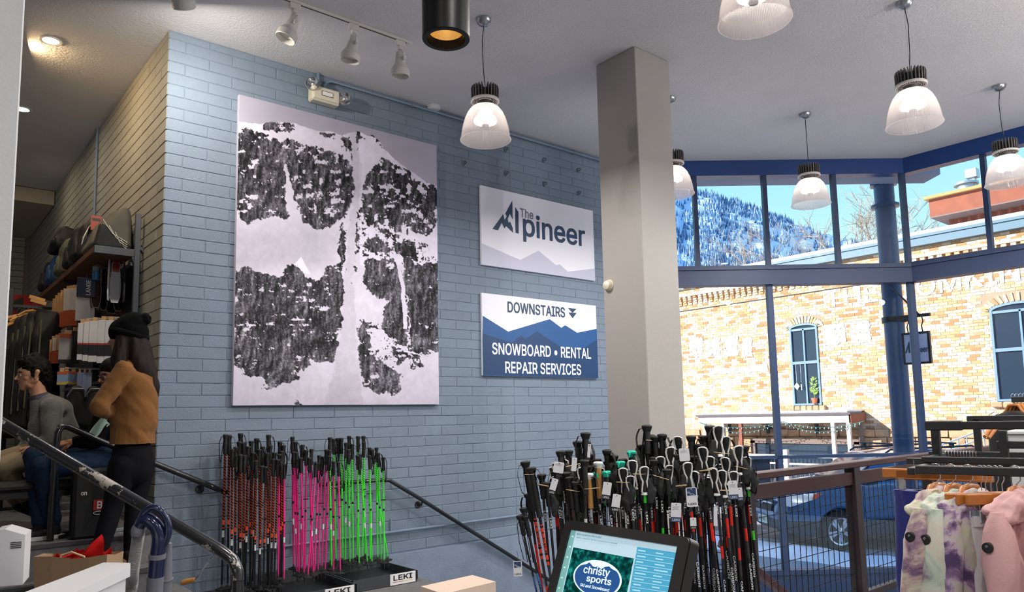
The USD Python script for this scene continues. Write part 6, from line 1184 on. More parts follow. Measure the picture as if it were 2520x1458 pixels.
def hand(p, d, up, s=1.0, curl=.5, side=1):      # bones of a hand from wrist p along d; up = back of the hand
    d = A(d, float)/np.linalg.norm(d); up = A(up, float) - d*(A(up, float)@d); up /= np.linalg.norm(up); r = np.cross(d, up)*side; B = [(p, .024*s, p+d*.03*s, .026*s)]
    for k, (off, L) in enumerate(((-.027, .07), (-.009, .078), (.009, .073), (.026, .058))):
        k0 = p + d*.085*s + r*off*s; B.append((p+d*.02*s+r*off*.5*s, .015*s, k0, .011*s)); a = 0; q0 = k0
        for sg, rr in ((.45, .0095), (.32, .0085), (.23, .0075)):
            a += curl; dv = d*math.cos(a) - up*math.sin(a); q1 = q0 + dv*L*sg*s*1.0; B.append((q0, rr*s, q1, (rr-.001)*s)); q0 = q1
    t0 = p + d*.025*s - r*.025*s; t1 = t0 + (d*.5 - r*.7 - up*.3)*.04*s; t2 = t1 + (d*.85 - r*.1 - up*.4)*.035*s; B += [(p, .018*s, t0, .015*s), (t0, .013*s, t1, .011*s), (t1, .011*s, t2, .0085*s)]
    return B
# standing woman on the upper step
WYY = 5.86
w_ = lambda px, py, dy=0: aty(px, py, WYY+dy)
wm = thing('person', 'standing woman in a tan sweater, black beanie and black jeans, arms crossed', 'person')
hc = w_(312, 838, .02); Fh = frame_of((-.86, .48, -.05)); sk = 1.02
nk = w_(322, 886, .02); chest = w_(325, 950, .0); belly = w_(325, 1040, 0); hip = w_(326, 1118, 0)
bd = A([.30, .95, 0])*.0 + A([.5, .86, 0]); bd /= np.linalg.norm(bd)        # from her left shoulder (near) to her right one (far): she faces left and away
fw_ = A([-.86, .5, 0])
shL, shR = w_(304, 916, -.10), w_(350, 914, .14); elL = w_(243, 1004, -.08); wrL = w_(277, 1020, .10); elR = w_(300, 1010, .30); wrR = w_(262, 1000, .12)
kL, kR = w_(280, 1240, -.02), w_(333, 1245, .06); aL, aR = w_(240, 1372, -.03), w_(322, 1392, -.0); aL[2] = max(aL[2], .51); aR[2] = .51
body = head_bones(hc, Fh, sk) + [(hc-A([0, 0, .06]), .055, nk-A([0, 0, .02]), .055), (nk, .06, chest, .10), (shL, .05, shR, .05), (chest, .12, belly, .105), (belly, .105, hip, .112), (shL, .05, elL, .042), (elL, .042, wrL, .03), (shR, .05, elR, .042), (elR, .042, wrR, .03)]
body += hand(wrL, wrR+A([.0, .25, 0])-wrL, (0, 0, 1), .95, .25) + hand(wrR, A([-.3, -.9, .1]), (-.8, .2, .5), .9, .35, -1)
for h_, k_, a_ in ((hip+A([-.06, -.05, -.05]), kL, aL), (hip+A([.06, .06, -.05]), kR, aR)): body += [(h_-A([0, 0, .04]), .085, k_, .058), (k_, .058, a_, .04), (a_, .042, a_+A([-.10, .03, -.055]), .03)]
obj('body', MB().addm(solid(body, .014, 6)), M_SKIN, wm, smooth=True); face_parts(wm, hc, Fh, sk)
sw = [(chest+A([0, 0, .05]), .125, belly, .14), (belly, .14, hip+A([.0, 0, .02]), .155), (hip+A([0, 0, .02]), .160, hip+A([0, 0, -.0]), .158), (nk-A([0, 0, .045]), .075, chest, .125), (shL, .066, shR, .066), (shL+A([0, 0, .015]), .062, nk-A([0, 0, .04]), .062), (shR+A([0, 0, .01]), .062, nk-A([0, 0, .04]), .062), (chest-fw_*.03, .14, belly-fw_*.02, .15), (shL, .068, elL, .062), (elL, .062, wrL-A([-.02, 0, 0]), .046), (shR, .068, elR, .062), (elR, .06, wrR, .048)]
swm = trimesh.intersections.slice_mesh_plane(solid(sw, .022, 5), [0, 0, 1], [0, 0, 1.315]); fold = meshkit.fbm((swm.vertices@A([[1, 0, .9], [0, 1, .3], [-.6, 0, 1]]))*A([4, 4, 13])+3, 3, 5)-.5; swm.vertices = swm.vertices + swm.vertex_normals*(fold*.036)[:, None]
obj('sweater', MB().addm(swm), M_TANK, wm, smooth=True, label='tan knitted sweater')
pass
pt = [(hip+A([0, 0, .0]), .135, hip+A([0, 0, -.10]), .135)]
for h_, k_, a_ in ((hip+A([-.06, -.04, -.08]), kL, aL), (hip+A([.06, .05, -.08]), kR, aR)): pt += [(h_, .105, k_, .068), (k_, .067, k_*.45+a_*.55, .062), (k_*.45+a_*.55, .062, a_+A([0, 0, -.02]), .048)]
obj('jeans', MB().addm(solid(pt, .022, 5)), M_BLKP, wm, smooth=True)
for a_ in (aL, aR): obj('boot', MB().addm(solid([(a_+A([0, 0, .03]), .055, a_+A([.02, 0, -.05]), .04), (a_+A([.02, 0, -.053]), .036, a_+A([-.13, .05, -.056]), .033)], .015, 3)), M_FAB, wm, smooth=True)
q = lambda *p: hc + Fh[:3, :3]@(A(p, float)*sk)
hb = solid([(q(0, -.02, .085), .104, q(0, -.05, .115), .088), (q(0, .015, .06), .104, q(0, -.045, .05), .103), (q(0, -.06, .12), .07, q(0, -.085, .15), .04)], .02, 4); obj('beanie', MB().addm(hb), M_KNITB, wm, smooth=True, label='black knitted beanie with a pompom')
obj('beanie_cuff', MB().tube([q(.106*math.cos(g), -.017+.110*math.sin(g), .045+.035*math.sin(g)) for g in np.linspace(0, 2*PI, 33)], .021, 8, cap=False), M_KNITB, wm); obj('pompom', MB().addm(soft([q(0, -.125, .145)], .042, .012, .012, 60, 3, 1)), M_KNITB, wm, smooth=True)
hr_ = solid([(q(0, -.03, .02), .108, q(0, -.05, -.06), .105), (q(0, -.05, -.06), .105, q(.0, -.085, -.18), .095), (q(0, -.085, -.18), .095, q(.01, -.135, -.34), .072), (q(.01, -.135, -.34), .072, q(.03, -.15, -.46), .03), (q(-.085, .0, -.0), .04, q(-.10, .02, -.15), .055), (q(-.10, .02, -.15), .055, q(-.12, .02, -.27), .03), (q(.06, -.10, -.2), .06, q(.09, -.13, -.42), .02)], .018, 4)
st2_ = meshkit.fbm(hr_.vertices*A([38, 38, 3]), 3, 9)-.5; hr_.vertices = hr_.vertices + hr_.vertex_normals*(st2_*.03)[:, None]; obj('hair', MB().addm(hr_), M_HAIR, wm, smooth=True, label='long dark brown hair')
# seated man in grey fleece, leaning forward in profile
m_ = lambda px, py, dy=0: aty(px, py, 7.12+dy)
mn = thing('person', 'seated man in a grey fleece and khaki trousers, seen in profile looking left', 'person')
hc = m_(80, 926); Fh = frame_of((-1, -.10, -.06)); nk = m_(96, 975); shN, shF = m_(128, 1000, -.15), m_(112, 996, .17); mid = m_(125, 1050); hip = m_(140, 1098); hip[2] = max(hip[2], 1.19); kN, kF = m_(8, 1150, -.12), m_(-12, 1140, .1); aN, aF = m_(62, 1222, -.02), m_(40, 1228, .16); elN, elF = m_(128, 1085, -.18), m_(85, 1085, .2); wrN, wrF = m_(82, 1098, -.14), m_(60, 1100, .12)
body = head_bones(hc, Fh, .98) + [(hc+A([.02, 0, -.05]), .06, nk, .058), (nk, .065, mid, .12), (shN, .05, shF, .05), (mid, .125, hip, .13), (shN, .05, elN, .045), (elN, .044, wrN, .03), (shF, .05, elF, .045), (elF, .044, wrF, .03), (hip+A([0, -.08, -.02]), .095, kN, .065), (kN, .062, aN, .045), (hip+A([0, .08, -.02]), .095, kF, .065), (kF, .062, aF, .045)] + hand(wrN, (-1, .2, -.3), (0, 0, 1), 1, .5) + hand(wrF, (-1, -.2, -.3), (0, 0, 1), 1, .5, -1)
mb = MB().addm(solid(body, .014, 6)); obj('body', ears(mb, hc, Fh, 1.0), M_SKIN, mn, smooth=True); face_parts(mn, hc, Fh, .98)
fl = solid([(nk-A([-.03, 0, .05]), .085, mid, .15), (mid, .155, hip+A([.01, 0, .02]), .16), (shN, .078, shF, .078), (shN, .08, elN, .068), (elN, .066, wrN, .05), (shF, .08, elF, .068), (elF, .066, wrF, .05), (m_(146, 1012), .10, m_(150, 1070), .14), (shN, .08, m_(146, 1012), .10), (shF, .08, m_(146, 1012), .10), (nk-A([-.03, 0, .05]), .085, m_(146, 1012), .1)], .028, 14); fd = meshkit.fbm(fl.vertices*9, 3, 4)-.5; fl.vertices = fl.vertices + fl.vertex_normals*(fd*.03)[:, None]; obj('fleece', MB().addm(fl), M_GREYF, mn, smooth=True, label='grey flecked fleece pullover')
cn = A([-.75, 0, .65])*.0 + (hc-nk)/np.linalg.norm(hc-nk); u = np.cross(cn, (0, 1, 0)); u /= np.linalg.norm(u); v = np.cross(cn, u); obj('collar', MB().loft([[nk-cn*(.035-.05*k)+ (u*math.cos(g)+v*math.sin(g))*(.072-.002*k) for g in np.linspace(0, 2*PI, 21)[:-1]] for k in (0, 1)], cap=False).loft([[nk-cn*(.035-.05*k)+(u*math.cos(g)+v*math.sin(g))*(.066-.002*k) for g in np.linspace(2*PI, 0, 21)[:-1]] for k in (0, 1)], cap=False), mat('slate_collar', '4c4c58', .9), mn, label='slate grey lined collar')
obj('trousers', MB().addm(solid([(hip+A([.02, 0, -.03]), .135, hip+A([-.02, 0, -.02]), .135), (hip+A([0, -.08, -.02]), .11, kN, .082), (kN, .08, aN, .06), (hip+A([0, .08, -.02]), .11, kF, .082), (kF, .08, aF, .06)], .022, 5)), M_KHAKI, mn, smooth=True)
for a_ in (aN, aF): obj('shoe', MB().addm(solid([(a_+A([.02, 0, -.05]), .05, a_+A([.12, 0, -.12]), .035)], .015, 3)), M_FAB, mn, smooth=True)
q = lambda *p: hc + Fh[:3, :3]@A(p, float)
hm = solid([(q(0, .0, .075), .098, q(0, -.04, .06), .10), (q(0, -.055, .03), .088, q(0, -.075, -.03), .068), (q(0, .06, .11), .045, q(0, -.02, .12), .07), (q(-.07, .0, .05), .035, q(-.075, .01, .02), .025), (q(.07, .0, .05), .035, q(.075, .01, .02), .025)], .012, 3); n1 = meshkit.fbm(hm.vertices*55, 3, 6)-.5; hm.vertices = hm.vertices + hm.vertex_normals*(n1*.028)[:, None]; obj('hair', MB().addm(hm), M_HAIRB, mn, smooth=True, label='short tousled black hair')
# person in black top and blue jeans, mostly hidden behind the woman
s_ = lambda px, py, dy=0: aty(px, py, 6.60+dy)
pn = thing('person', 'seated person in a black top and blue jeans with clasped hands, half hidden', 'person')
hc = s_(281, 930, .06); Fh = frame_of((-.95, -.25, -.1)); nk = s_(288, 985, .06); mid = s_(268, 1060, .06); hip = s_(262, 1108, .06); hip[2] = 1.18; shN, shF = s_(262, 1000, -.1), s_(292, 1000, .22); elN, elF = s_(235, 1085, -.14), s_(250, 1085, .18); wr = s_(182, 1088, -.14); wrF = s_(190, 1096, .04)
kN, kF = s_(108, 1150, -.16), s_(88, 1122, .02); aN, aF = s_(128, 1292, -.14), s_(100, 1300, -.1); aN[2] = aF[2] = .74
body = head_bones(hc, Fh, .98) + [(hc+A([.02, 0, -.05]), .058, nk, .056), (nk, .065, mid, .12), (shN, .05, shF, .05), (mid, .12, hip, .13), (shN, .05, elN, .044), (elN, .043, wr, .03), (shF, .05, elF, .044), (elF, .043, wrF, .03), (hip+A([0, -.1, 0]), .1, kN, .065), (kN, .062, aN, .045), (hip+A([0, .06, 0]), .1, kF, .065), (kF, .062, aF, .045)] + hand(wr, (-1, .25, -.15), (0, -.4, 1), 1, .55) + hand(wrF, (-1, -.35, -.1), (-.1, .3, 1), 1, .6, -1)
mb = MB().addm(solid(body, .014, 6)); obj('body', ears(mb, hc, Fh, 1), M_SKIN2, pn, smooth=True); face_parts(pn, hc, Fh, .98)
q = lambda *p: hc + Fh[:3, :3]@A(p, float)
gl_ = MB()
for sd in (-1, 1): gl_.tube([q(sd*.032+.022*math.cos(g), .108, .008+.018*math.sin(g)) for g in np.linspace(0, 2*PI, 17)], .002, 5, cap=False)
gl_.tube([q(-.01, .11, .012), q(.01, .11, .012)], .002, 5).tube([q(-.054, .105, .012), q(-.092, -.0, .02)], .002, 5).tube([q(.054, .105, .012), q(.092, -.0, .02)], .002, 5); obj('glasses', gl_, M_BLACKM, pn)
obj('hair', MB().addm(solid([(q(0, .0, .07), .1, q(0, -.05, .05), .1), (q(0, -.06, .02), .085, q(0, -.07, -.04), .065)], .015, 3)), M_HAIRB, pn, smooth=True)
obj('jacket', MB().addm(solid([(nk-A([0, 0, .03]), .08, mid, .15), (mid, .15, hip, .155), (shN, .075, shF, .075), (shN, .075, elN, .065), (elN, .064, wr+A([.02, 0, 0]), .045), (shF, .075, elF, .065), (elF, .064, wrF+A([.02, 0, 0]), .045)], .025, 5)), M_KNITB, pn, smooth=True)
jn = solid([(hip, .14, hip+A([-.03, 0, 0]), .14), (hip+A([0, -.1, -.0]), .115, kN, .082), (kN, .08, aN+A([0, 0, .02]), .06), (hip+A([0, .06, -.0]), .115, kF, .082), (kF, .08, aF+A([0, 0, .02]), .06)], .022, 5); fd = meshkit.fbm(jn.vertices*14, 3, 4)-.5; jn.vertices = jn.vertices + jn.vertex_normals*(fd*.018)[:, None]; obj('jeans', MB().addm(jn), M_DENIM, pn, smooth=True, label='blue denim jeans')
for a_, nm in ((aN, 0), (aF, 1)):
    sn_ = sub('sneaker', pn); obj('upper', MB().addm(solid([(a_+A([.0, 0, -.01]), .05, a_+A([.02, 0, -.06]), .042), (a_+A([.02, 0, -.06]), .042, a_+A([-.15, -.03, -.068]), .036)], .015, 3)), M_FAB, sn_, smooth=True); F = mat4((-.985, -.17, 0), (.17, -.985, 0), (0, 0, 1), (a_[0], a_[1], .633)); obj('sole', MB().prism(Polygon([(-.07, -.04), (.12, -.045), (.19, -.03), (.20, .0), (.19, .03), (.12, .045), (-.07, .04)]).buffer(.006), .028, F), M_PKW, sn_)
t = thing('face_mask', 'pale green paper face mask dangling beside the seated person in black', 'mask'); P0 = s_(262, 1035, -.2); obj('cloth', MB().grid(A([[P0 + A([-.03*a-.10*b, -.02*math.sin(3*a+b*4), -.02*a*b-.12*b+.03*a]) for a in np.linspace(-1, 1, 7)] for b in np.linspace(0, 1, 9)])), mat('pale_green_paper', '8fa89a', .8), t, smooth=True); obj('ear_loop', MB().tube([P0, P0+A([.03, 0, .06]), P0+A([.05, .02, .1])], .002, 5), M_WHITE, t)

# ================================================================ handrails and the near left foreground
usdkit.material(stage, '/World/Looks/worn_rail', {'tc': ('geometry', {}), 'n': ('noise_texture', {'scale': 16.0, 'detail': 6, 'roughness': .7}), 'n2': ('noise_texture', {'scale': 3.0, 'detail': 3}), 'ad': ('math', {'math_type': 'add'}), 'gt': ('math', {'math_type': 'greater_than', 'value2': 1.13}),
    'mx': ('mix', {'color1': lin('17181c'), 'color2': lin('a39d92')}), 'mr': ('map_range', {'to_min': .22, 'to_max': .45}), 'p': ('principled_bsdf', {'coat_weight': .9, 'coat_roughness': .1, 'specular_ior_level': .8})},
    [('tc.position', 'n.vector'), ('tc.position', 'n2.vector'), ('n.fac', 'ad.value1'), ('n2.fac', 'ad.value2'), ('ad.value', 'gt.value1'), ('gt.value', 'mx.fac'), ('mx.color', 'p.base_color'), ('gt.value', 'mr.value'), ('mr.result', 'p.roughness')], surface='p.BSDF')
M_WORN = '/World/Looks/worn_rail'; M_RAILK = mat('black_gloss_rail', '15161b', .3, coat=.4)
p1 = aty(578, 1384, 3.2); p1 = A([1.115, 3.22, .905]); p0 = A([.44, 4.0, 1.432]); dr = (p1-p0)/np.linalg.norm(p1-p0)
hr1 = thing('handrail', 'worn black handrail with chipped paint sloping across the left foreground', 'handrail')
pts = [p0-dr*.9, p0, p1-dr*.05, p1+dr*.0+A([0, 0, -.004]), p1+dr*.035+A([0, 0, -.012]), p1+dr*.055+A([0, 0, -.04]), p1+dr*.06+A([0, 0, -.08])]
obj('rail', MB().tube(pts, .0245, 20), M_WORN, hr1, smooth=60, label='black rail with paint worn to bare metal'); pz_ = pts[-1]
dA = np.cross(dr, (0, 0, 1)); dA /= np.linalg.norm(dA); dB = np.cross(dA, dr); sN = np.linspace(-.15, np.linalg.norm(p1-p0)*1.0, 130); wv = meshkit.fbm(np.stack([sN*9, sN*0, sN*0], 1), 4, 2); wu = meshkit.fbm(np.stack([sN*40, sN*0+3, sN*0], 1), 3, 5)
lo_a, hi_a = math.radians(-62) - .75*np.clip(wv-.36, 0, 1) - .25*(wu-.5), math.radians(-58) + .55*np.clip(wu-.40, 0, 1)
SG_ = A([[p0 + dr*s_ + (dA*math.cos(a_) + dB*math.sin(a_))*.02475 for a_ in np.linspace(l_, h_, 5)] for s_, l_, h_ in zip(sN, lo_a, hi_a)]); gs_ = MB().grid(SG_).grid(SG_, flip=True); obj('worn_strip', gs_, mat('bare_worn_metal', 'a9a49a', .38, metal=.6, var=.25, vs=60), hr1, smooth=True, label='bare metal where the paint has rubbed off')  # pale metallic strip with uneven edges, set just above the rail surface
obj('post', MB().tube([pz_+A([0, 0, .0]), A([pz_[0], pz_[1], .001])], .0235, 16), M_WORN, hr1, smooth=60); obj('base_flange', MB().tube([A([pz_[0], pz_[1], .001]), A([pz_[0], pz_[1], .012])], .06, 20), M_RAILK, hr1)
q0 = p0-dr*.6; obj('post', MB().tube([q0-A([0, 0, .0]), A([q0[0], q0[1], .001])], .0235, 12), M_RAILK, hr1)
y = 6.43; hr2 = thing('handrail', 'black wall handrail rising from the left pole rack to a bent post on the platform', 'handrail')
sl = -.4835; xa, za = .987, 1.457
pts = [(.935, y-.1, .632), (.945, y-.1, za-.15), (.955, y-.09, za-.06), (.975, y-.07, za-.015), (1.02, y-.05, za-.012), (1.3, y-.01, za+sl*.31), (1.75, y-.005, za+sl*.763), (2.20, y-.005, za+sl*1.21)]
obj('rail', MB().tube(pts, .024, 16), M_RAILK, hr2, smooth=60); obj('end_cap', MB().ball(pts[-1], .0245, 2), M_RAILK, hr2)
M = mat4((1, 0, 0), (0, 0, 1), (0, -1, 0)); c = aty(491, 1205, WY)
def rail_bracket(t, x, z, zr):
    b = sub('bracket', t); obj('rosette', MB().lathe([(0, 0), (.036, 0), (.034, .008), (.02, .012), (0, .012)], 20, mat4((1, 0, 0), (0, 0, 1), (0, -1, 0), (x, WY-.0005, z))), M_RAILK, b); obj('arm', MB().tube([(x, WY-.01, z), (x, y+.01, z), (x, y, zr-.02)], .009, 8), M_RAILK, b)
rail_bracket(hr2, c[0], c[2], za+sl*(c[0]-xa))
hr3 = thing('handrail', 'black wall handrail descending beside the stair going downstairs', 'handrail'); a, b = aty(965, 1185, y), aty(1290, 1390, y); s3 = (b[2]-a[2])/(b[0]-a[0])
obj('rail', MB().tube([(3.05, y, a[2]+.02), (a[0]-.12, y, a[2]+.02), (a[0]-.03, y, a[2]+.01), (a[0]+.3, y, a[2]+s3*.3), (7.0, y, a[2]+s3*(7.0-a[0]))], .02, 14), M_RAILK, hr3, smooth=60); c = aty(1028, 1243, WY); rail_bracket(hr3, c[0], c[2], a[2]+s3*(c[0]-a[0])); rail_bracket(hr3, 3.3, a[2]-.05, a[2]+.02); rail_bracket(hr3, 5.9, a[2]+s3*(5.9-a[0])-.07, a[2]+s3*(5.9-a[0]))
# white counter, label printer, paper bag, vacuum cleaner
CZ = 1.0; Pc = [atz(px, py, CZ)[:2] for px, py in ((40, 1466), (255, 1385), (321, 1386), (321, 1396), (150, 1474))]; back = Pc[1]-Pc[0]
ct = thing('counter', 'white slab topped counter in the near left corner', 'counter'); poly = Polygon([tuple(p) for p in (Pc[0]-back*.05, Pc[1], Pc[2], Pc[3], Pc[4]-back*.3)]); M_CTR = mat('white_laminate', 'cfcfd4', .35, bump=.08, bs=150, bdist=.002)
obj('top', MB().prism(poly, .03, mat4(o=(0, 0, CZ-.03))), M_CTR, ct); obj('cabinet', MB().prism(poly.buffer(-.012), CZ-.031, mat4(o=(0, 0, .001))), M_CTR, ct)
a = atd(63, 1300, 2.15); pr_ = thing('label_printer', 'white desktop device with vent slots at the lower left edge', 'printer', (a[0], a[1], CZ-.0), rz=-.25)
obj('stand', MB().box((-.2, -.02, -.999), (-.02, .2, -.001)), M_CTR, pr_) if False else None
dz = a[2]-CZ; obj('housing', MB().addm(m3.Manifold.hull_points(A([(0, 0, dz-.02), (0, .12, dz-.02), (-.05, 0, dz), (-.05, .12, dz), (-.075, 0, dz-.004), (-.075, .12, dz-.004), (0, 0, .001), (0, .12, .001), (-.12, 0, .001), (-.12, .12, .001), (-.11, 0, dz-.08), (-.11, .12, dz-.08)]))), M_CTR, pr_)
for k in range(4): obj('vent', MB().box((-.034, -.002, dz-.040-.005*k), (-.008, .004, dz-.0378-.005*k)), M_BLACKM, pr_)
obj('paper_slot', MB().rbox((-.13, -.004, dz-.10), (-.078, .05, dz-.02), .006), M_BLACKM, pr_)
# paper bag on the lower step
bz = .21; d = 4.62; tl, tr_, ml = atd(107, 1356, d), atd(284, 1374, d), atd(196, 1382, d-.10)
pb = thing('paper_bag', 'brown paper carrier bag stuffed with red tissue standing on the step', 'bag'); cx_, cy_ = (tl+tr_)[:2]/2; ux = (tr_-tl)[:2]; wb_ = np.linalg.norm(ux); ux /= wb_; uy = A([-ux[1], ux[0]]); zt = (tl[2]+tr_[2])/2
M_KR = mat('kraft_paper', 'a08466', .8, var=.08, vs=5, bump=.25, bs=12, bdist=.01); M_TIS = mat('red_tissue', 'dc1416', .7, bump=.5, bs=20, bdist=.01)
def rect(w, dd, z, jit=0): return [A([cx_, cy_, z]) + np.append(ux*(w/2*sx) + uy*(dd/2*sy), jit*math.sin(sx*7+sy*3+k)) for k, (sx, sy) in enumerate(((-1, -1), (-.5, -1.04), (0, -1), (.5, -1.03), (1, -1), (1, 0), (1, 1), (0, 1), (-1, 1), (-1, 0)))]
bm = MB().loft([rect(wb_*.9, .16, bz+.002), rect(wb_*.94, .17, bz+.2), rect(wb_*.98, .19, zt-.1, .004), rect(wb_, .20, zt, .012)], cap=False).loft([rect(wb_*.985, .19, zt, .012), rect(wb_*.96, .18, zt-.1), rect(wb_*.9, .155, bz+.01)], cap=False); bm.loft([rect(wb_*.9, .16, bz+.002), rect(wb_*.89, .155, bz+.01)]); obj('bag_body', bm, M_KR, pb, smooth=False)
obj('handle', MB().tube([A([cx_, cy_, zt-.03])+np.append(ux*w-uy*.09, h) for w, h in ((-.08, -.02), (-.06, .04), (0, .06), (.08, .03), (.10, -.03))], .006, 6), mat('paper_cord', 'cdb48c', .8), pb)
rg2 = random.Random(3)
for k, (pts_) in enumerate((((150, 1372), (205, 1352), (192, 1378)), ((185, 1382), (246, 1318), (262, 1378)), ((238, 1380), (268, 1350), (284, 1380)), ((125, 1375), (140, 1362), (165, 1380)), ((158, 1372), (192, 1348), (215, 1378)))):
    P3 = [atd(px, py, d-.02+.03*k) for px, py in pts_]; c3 = sum(P3)/3; g = MB(); n = 8
    for s in (0, 1):
        Gd = A([[P3[0]*(1-u)*(1-v) + P3[1]*u*(1-v*.2) + P3[2]*v*(1-u) + FW*(.012*s + .02*math.sin(5*u+3*v+k)) - P3[1]*u*0 + (P3[2]-P3[1])*0 for v in np.linspace(0, 1, n)] for u in np.linspace(0, 1, n)])
        Gd = A([[P3[0]*(1-u) + (P3[1]*(1-v)+P3[2]*v)*u + FW*(.010*s+.02*math.sin(6*u+5*v+k)) for v in np.linspace(0, 1, n)] for u in np.linspace(0, 1, n)]); g.grid(Gd, flip=bool(s))
    t = obj('tissue_sheet', g, M_TIS, pb, smooth=True)
# vacuum cleaner wand, hose and crevice tool
M_VBL = mat('glossy_navy_plastic', '0e1a3e', .15, coat=.6); M_VGR = mat('grey_plastic', '6b6d76', .4); M_HOSE = mat('ribbed_grey_hose', '8a8a8c', .4)
vd = 2.62; v_ = lambda px, py, o=0: atd(px, py, vd+o)
def spline(P, n): P = A(P, float); t = np.linspace(0, len(P)-1, n); from scipy.interpolate import CubicSpline; return CubicSpline(np.arange(len(P)), P)(t)
vc = thing('vacuum_cleaner', 'vacuum cleaner wand with a glossy navy handle and grey ribbed hose', 'vacuum cleaner')
obj('handle', MB().tube(spline([v_(344, 1298), v_(358, 1279), v_(378, 1290), v_(392, 1318), v_(390, 1352), v_(386, 1380)], 40), np.interp(np.linspace(0, 1, 40), [0, .3, .7, 1], [.020, .024, .026, .025]), 18), M_VBL, vc, smooth=60)
obj('handle_loop', MB().tube(spline([v_(346, 1284), v_(356, 1261), v_(378, 1250), v_(402, 1266), v_(414, 1300), v_(408, 1332), v_(392, 1360)], 40), np.interp(np.linspace(0, 1, 40), [0, .5, 1], [.013, .012, .014]), 14), M_VBL, vc, smooth=60)
obj('cuff', MB().tube([v_(387, 1363), v_(386.5, 1375)], .0285, 20), M_VGR, vc); obj('wand_sleeve', MB().tube([v_(386.5, 1374), v_(384, 1419)], .0265, 20), M_VBL, vc)
bz_ = v_(383, 1419); bot_ = v_(380, 1480); obj('wand', MB().tube([bz_, bot_, A([bot_[0], bot_[1], .08])], .028, 18), M_VGR, vc); obj('hose_cuff', MB().tube(spline([v_(338, 1318), v_(340, 1304), v_(347, 1294)], 8), [.021, .022, .023, .023, .022, .021, .02, .019], 16), M_VGR, vc)
hp = spline([v_(341, 1308), v_(334, 1360, .02), v_(326, 1420, .04), v_(318, 1480, .06), A([.60, 2.75, .5]), A([.7, 2.8, .12])], 260); obj('hose', MB().tube(hp, .0185+.0022*(np.arange(260) % 2), 14), M_HOSE, vc, smooth=False)
obj('crevice_tool', MB().tube([v_(416, 1337, .03), v_(413, 1352, .03), v_(408, 1425, .03)], [.010, .014, .021], 14), M_VGR, vc); obj('tool_clip', MB().tube([v_(408.5, 1424, .03), v_(408, 1428, .03)], .025, 16), M_SILV, vc); obj('tool_neck', MB().tube([v_(408, 1428, .03), v_(405, 1480, .03)], .022, 14), M_VGR, vc)
obj('floor_head', MB().rbox((.60, 2.62, .002), (.92, 2.92, .10), .02), M_VGR, vc)
# wooden grip of a shopping basket handle hanging from the rail
bh_ = thing('basket_handle', 'wire loop with a turned wooden grip hanging under the worn handrail', 'handle'); e0, e1, e2, e3 = [atd(px, py, 3.06) for px, py in ((523, 1367), (487, 1420), (480, 1427), (446, 1436))]
obj('wire', MB().tube([e0, e0*.1+e1*.9, e1, e2], .004, 8), M_CHROME, bh_); obj('grip', MB().tube([e2, e2*.9+e3*.1, e2*.5+e3*.5, e2*.1+e3*.9, e3], [.007, .0095, .0115, .0105, .006], 14), mat('turned_wood', 'b07838', .5, var=.2, vs=40), bh_, smooth=60)

# ================================================================ guard rail round the stairwell
M_GW = mat('dark_red_brown_wood', '3a1e20', .5, var=.18, vs=5, stretch=(2, 30, 30), coat=.1); M_GS = mat('dark_bronze_steel', '2a1f24', .45); M_WIRE = mat('black_wire', '14151a', .4)
def guard(name, label, p, q, posts):
    t = thing(name, label, 'guard rail'); p, q = A(p, float), A(q, float); d = q-p; L = np.linalg.norm(d); d = d/L; n = A([-d[1], d[0]])
    P3 = lambda s, z, o=0: A([p[0]+d[0]*s+n[0]*o, p[1]+d[1]*s+n[1]*o, z])
    obj('top_rail', MB().bar(P3(-.03, 1.047), P3(L, 1.047), .085, .045, r=.006), M_GW, t); obj('upper_beam', MB().bar(P3(0, .946), P3(L, .946), .05, .092, r=.004), M_GW, t); obj('bottom_beam', MB().bar(P3(0, .10), P3(L, .10), .045, .05, r=.003), M_GS, t)
    for s in posts: obj('post', MB().rbox(P3(s-.045, .001, -.0)-A([0, .04, 0]), P3(s+.045, 1.024, 0)+A([0, .04, 0]), .003) if abs(d[0]) > .5 else MB().rbox(P3(s-.045, .001)-A([.04, 0, 0]), P3(s+.045, 1.024)+A([.04, 0, 0]), .003), M_GS, t)
    w = MB(); s = .055
    while s < L:
        w.tube([P3(s, .12), P3(s, .905)], .0028, 5, cap=False); s += .074
    for z in np.arange(.16, .9, .104): w.tube([P3(0, z, .004), P3(L, z, .004)], .0028, 5, cap=False)
    obj('wire_grid', w, M_WIRE, t, smooth=False, kind='stuff'); return t
guard('guard_rail', 'dark wood and steel guard rail with wire grid along the stairwell', (4.08, 2.70), (10.30, 2.70), (.045, 1.44, 2.80, 4.16, 5.52, 6.15))
guard('guard_rail', 'short guard rail returning behind the right pole rack', (4.06, 2.80), (4.06, 4.0), (1.15,))
t = thing('stair_handrail', 'sloping brown handrail seen low through the wire grid', 'handrail'); a, b = aty(1868, 1412, 3.7), aty(1930, 1462, 3.7); d_ = (b-a)/np.linalg.norm(b-a); obj('rail', MB().bar(a-d_*.6, a+d_*2.2, .08, .06, r=.005), M_GW, t); obj('post', MB().box(a-d_*.5-A([.03, .03, 3.0]), a-d_*.5+A([.03, .03, -.02])), M_GS, t)

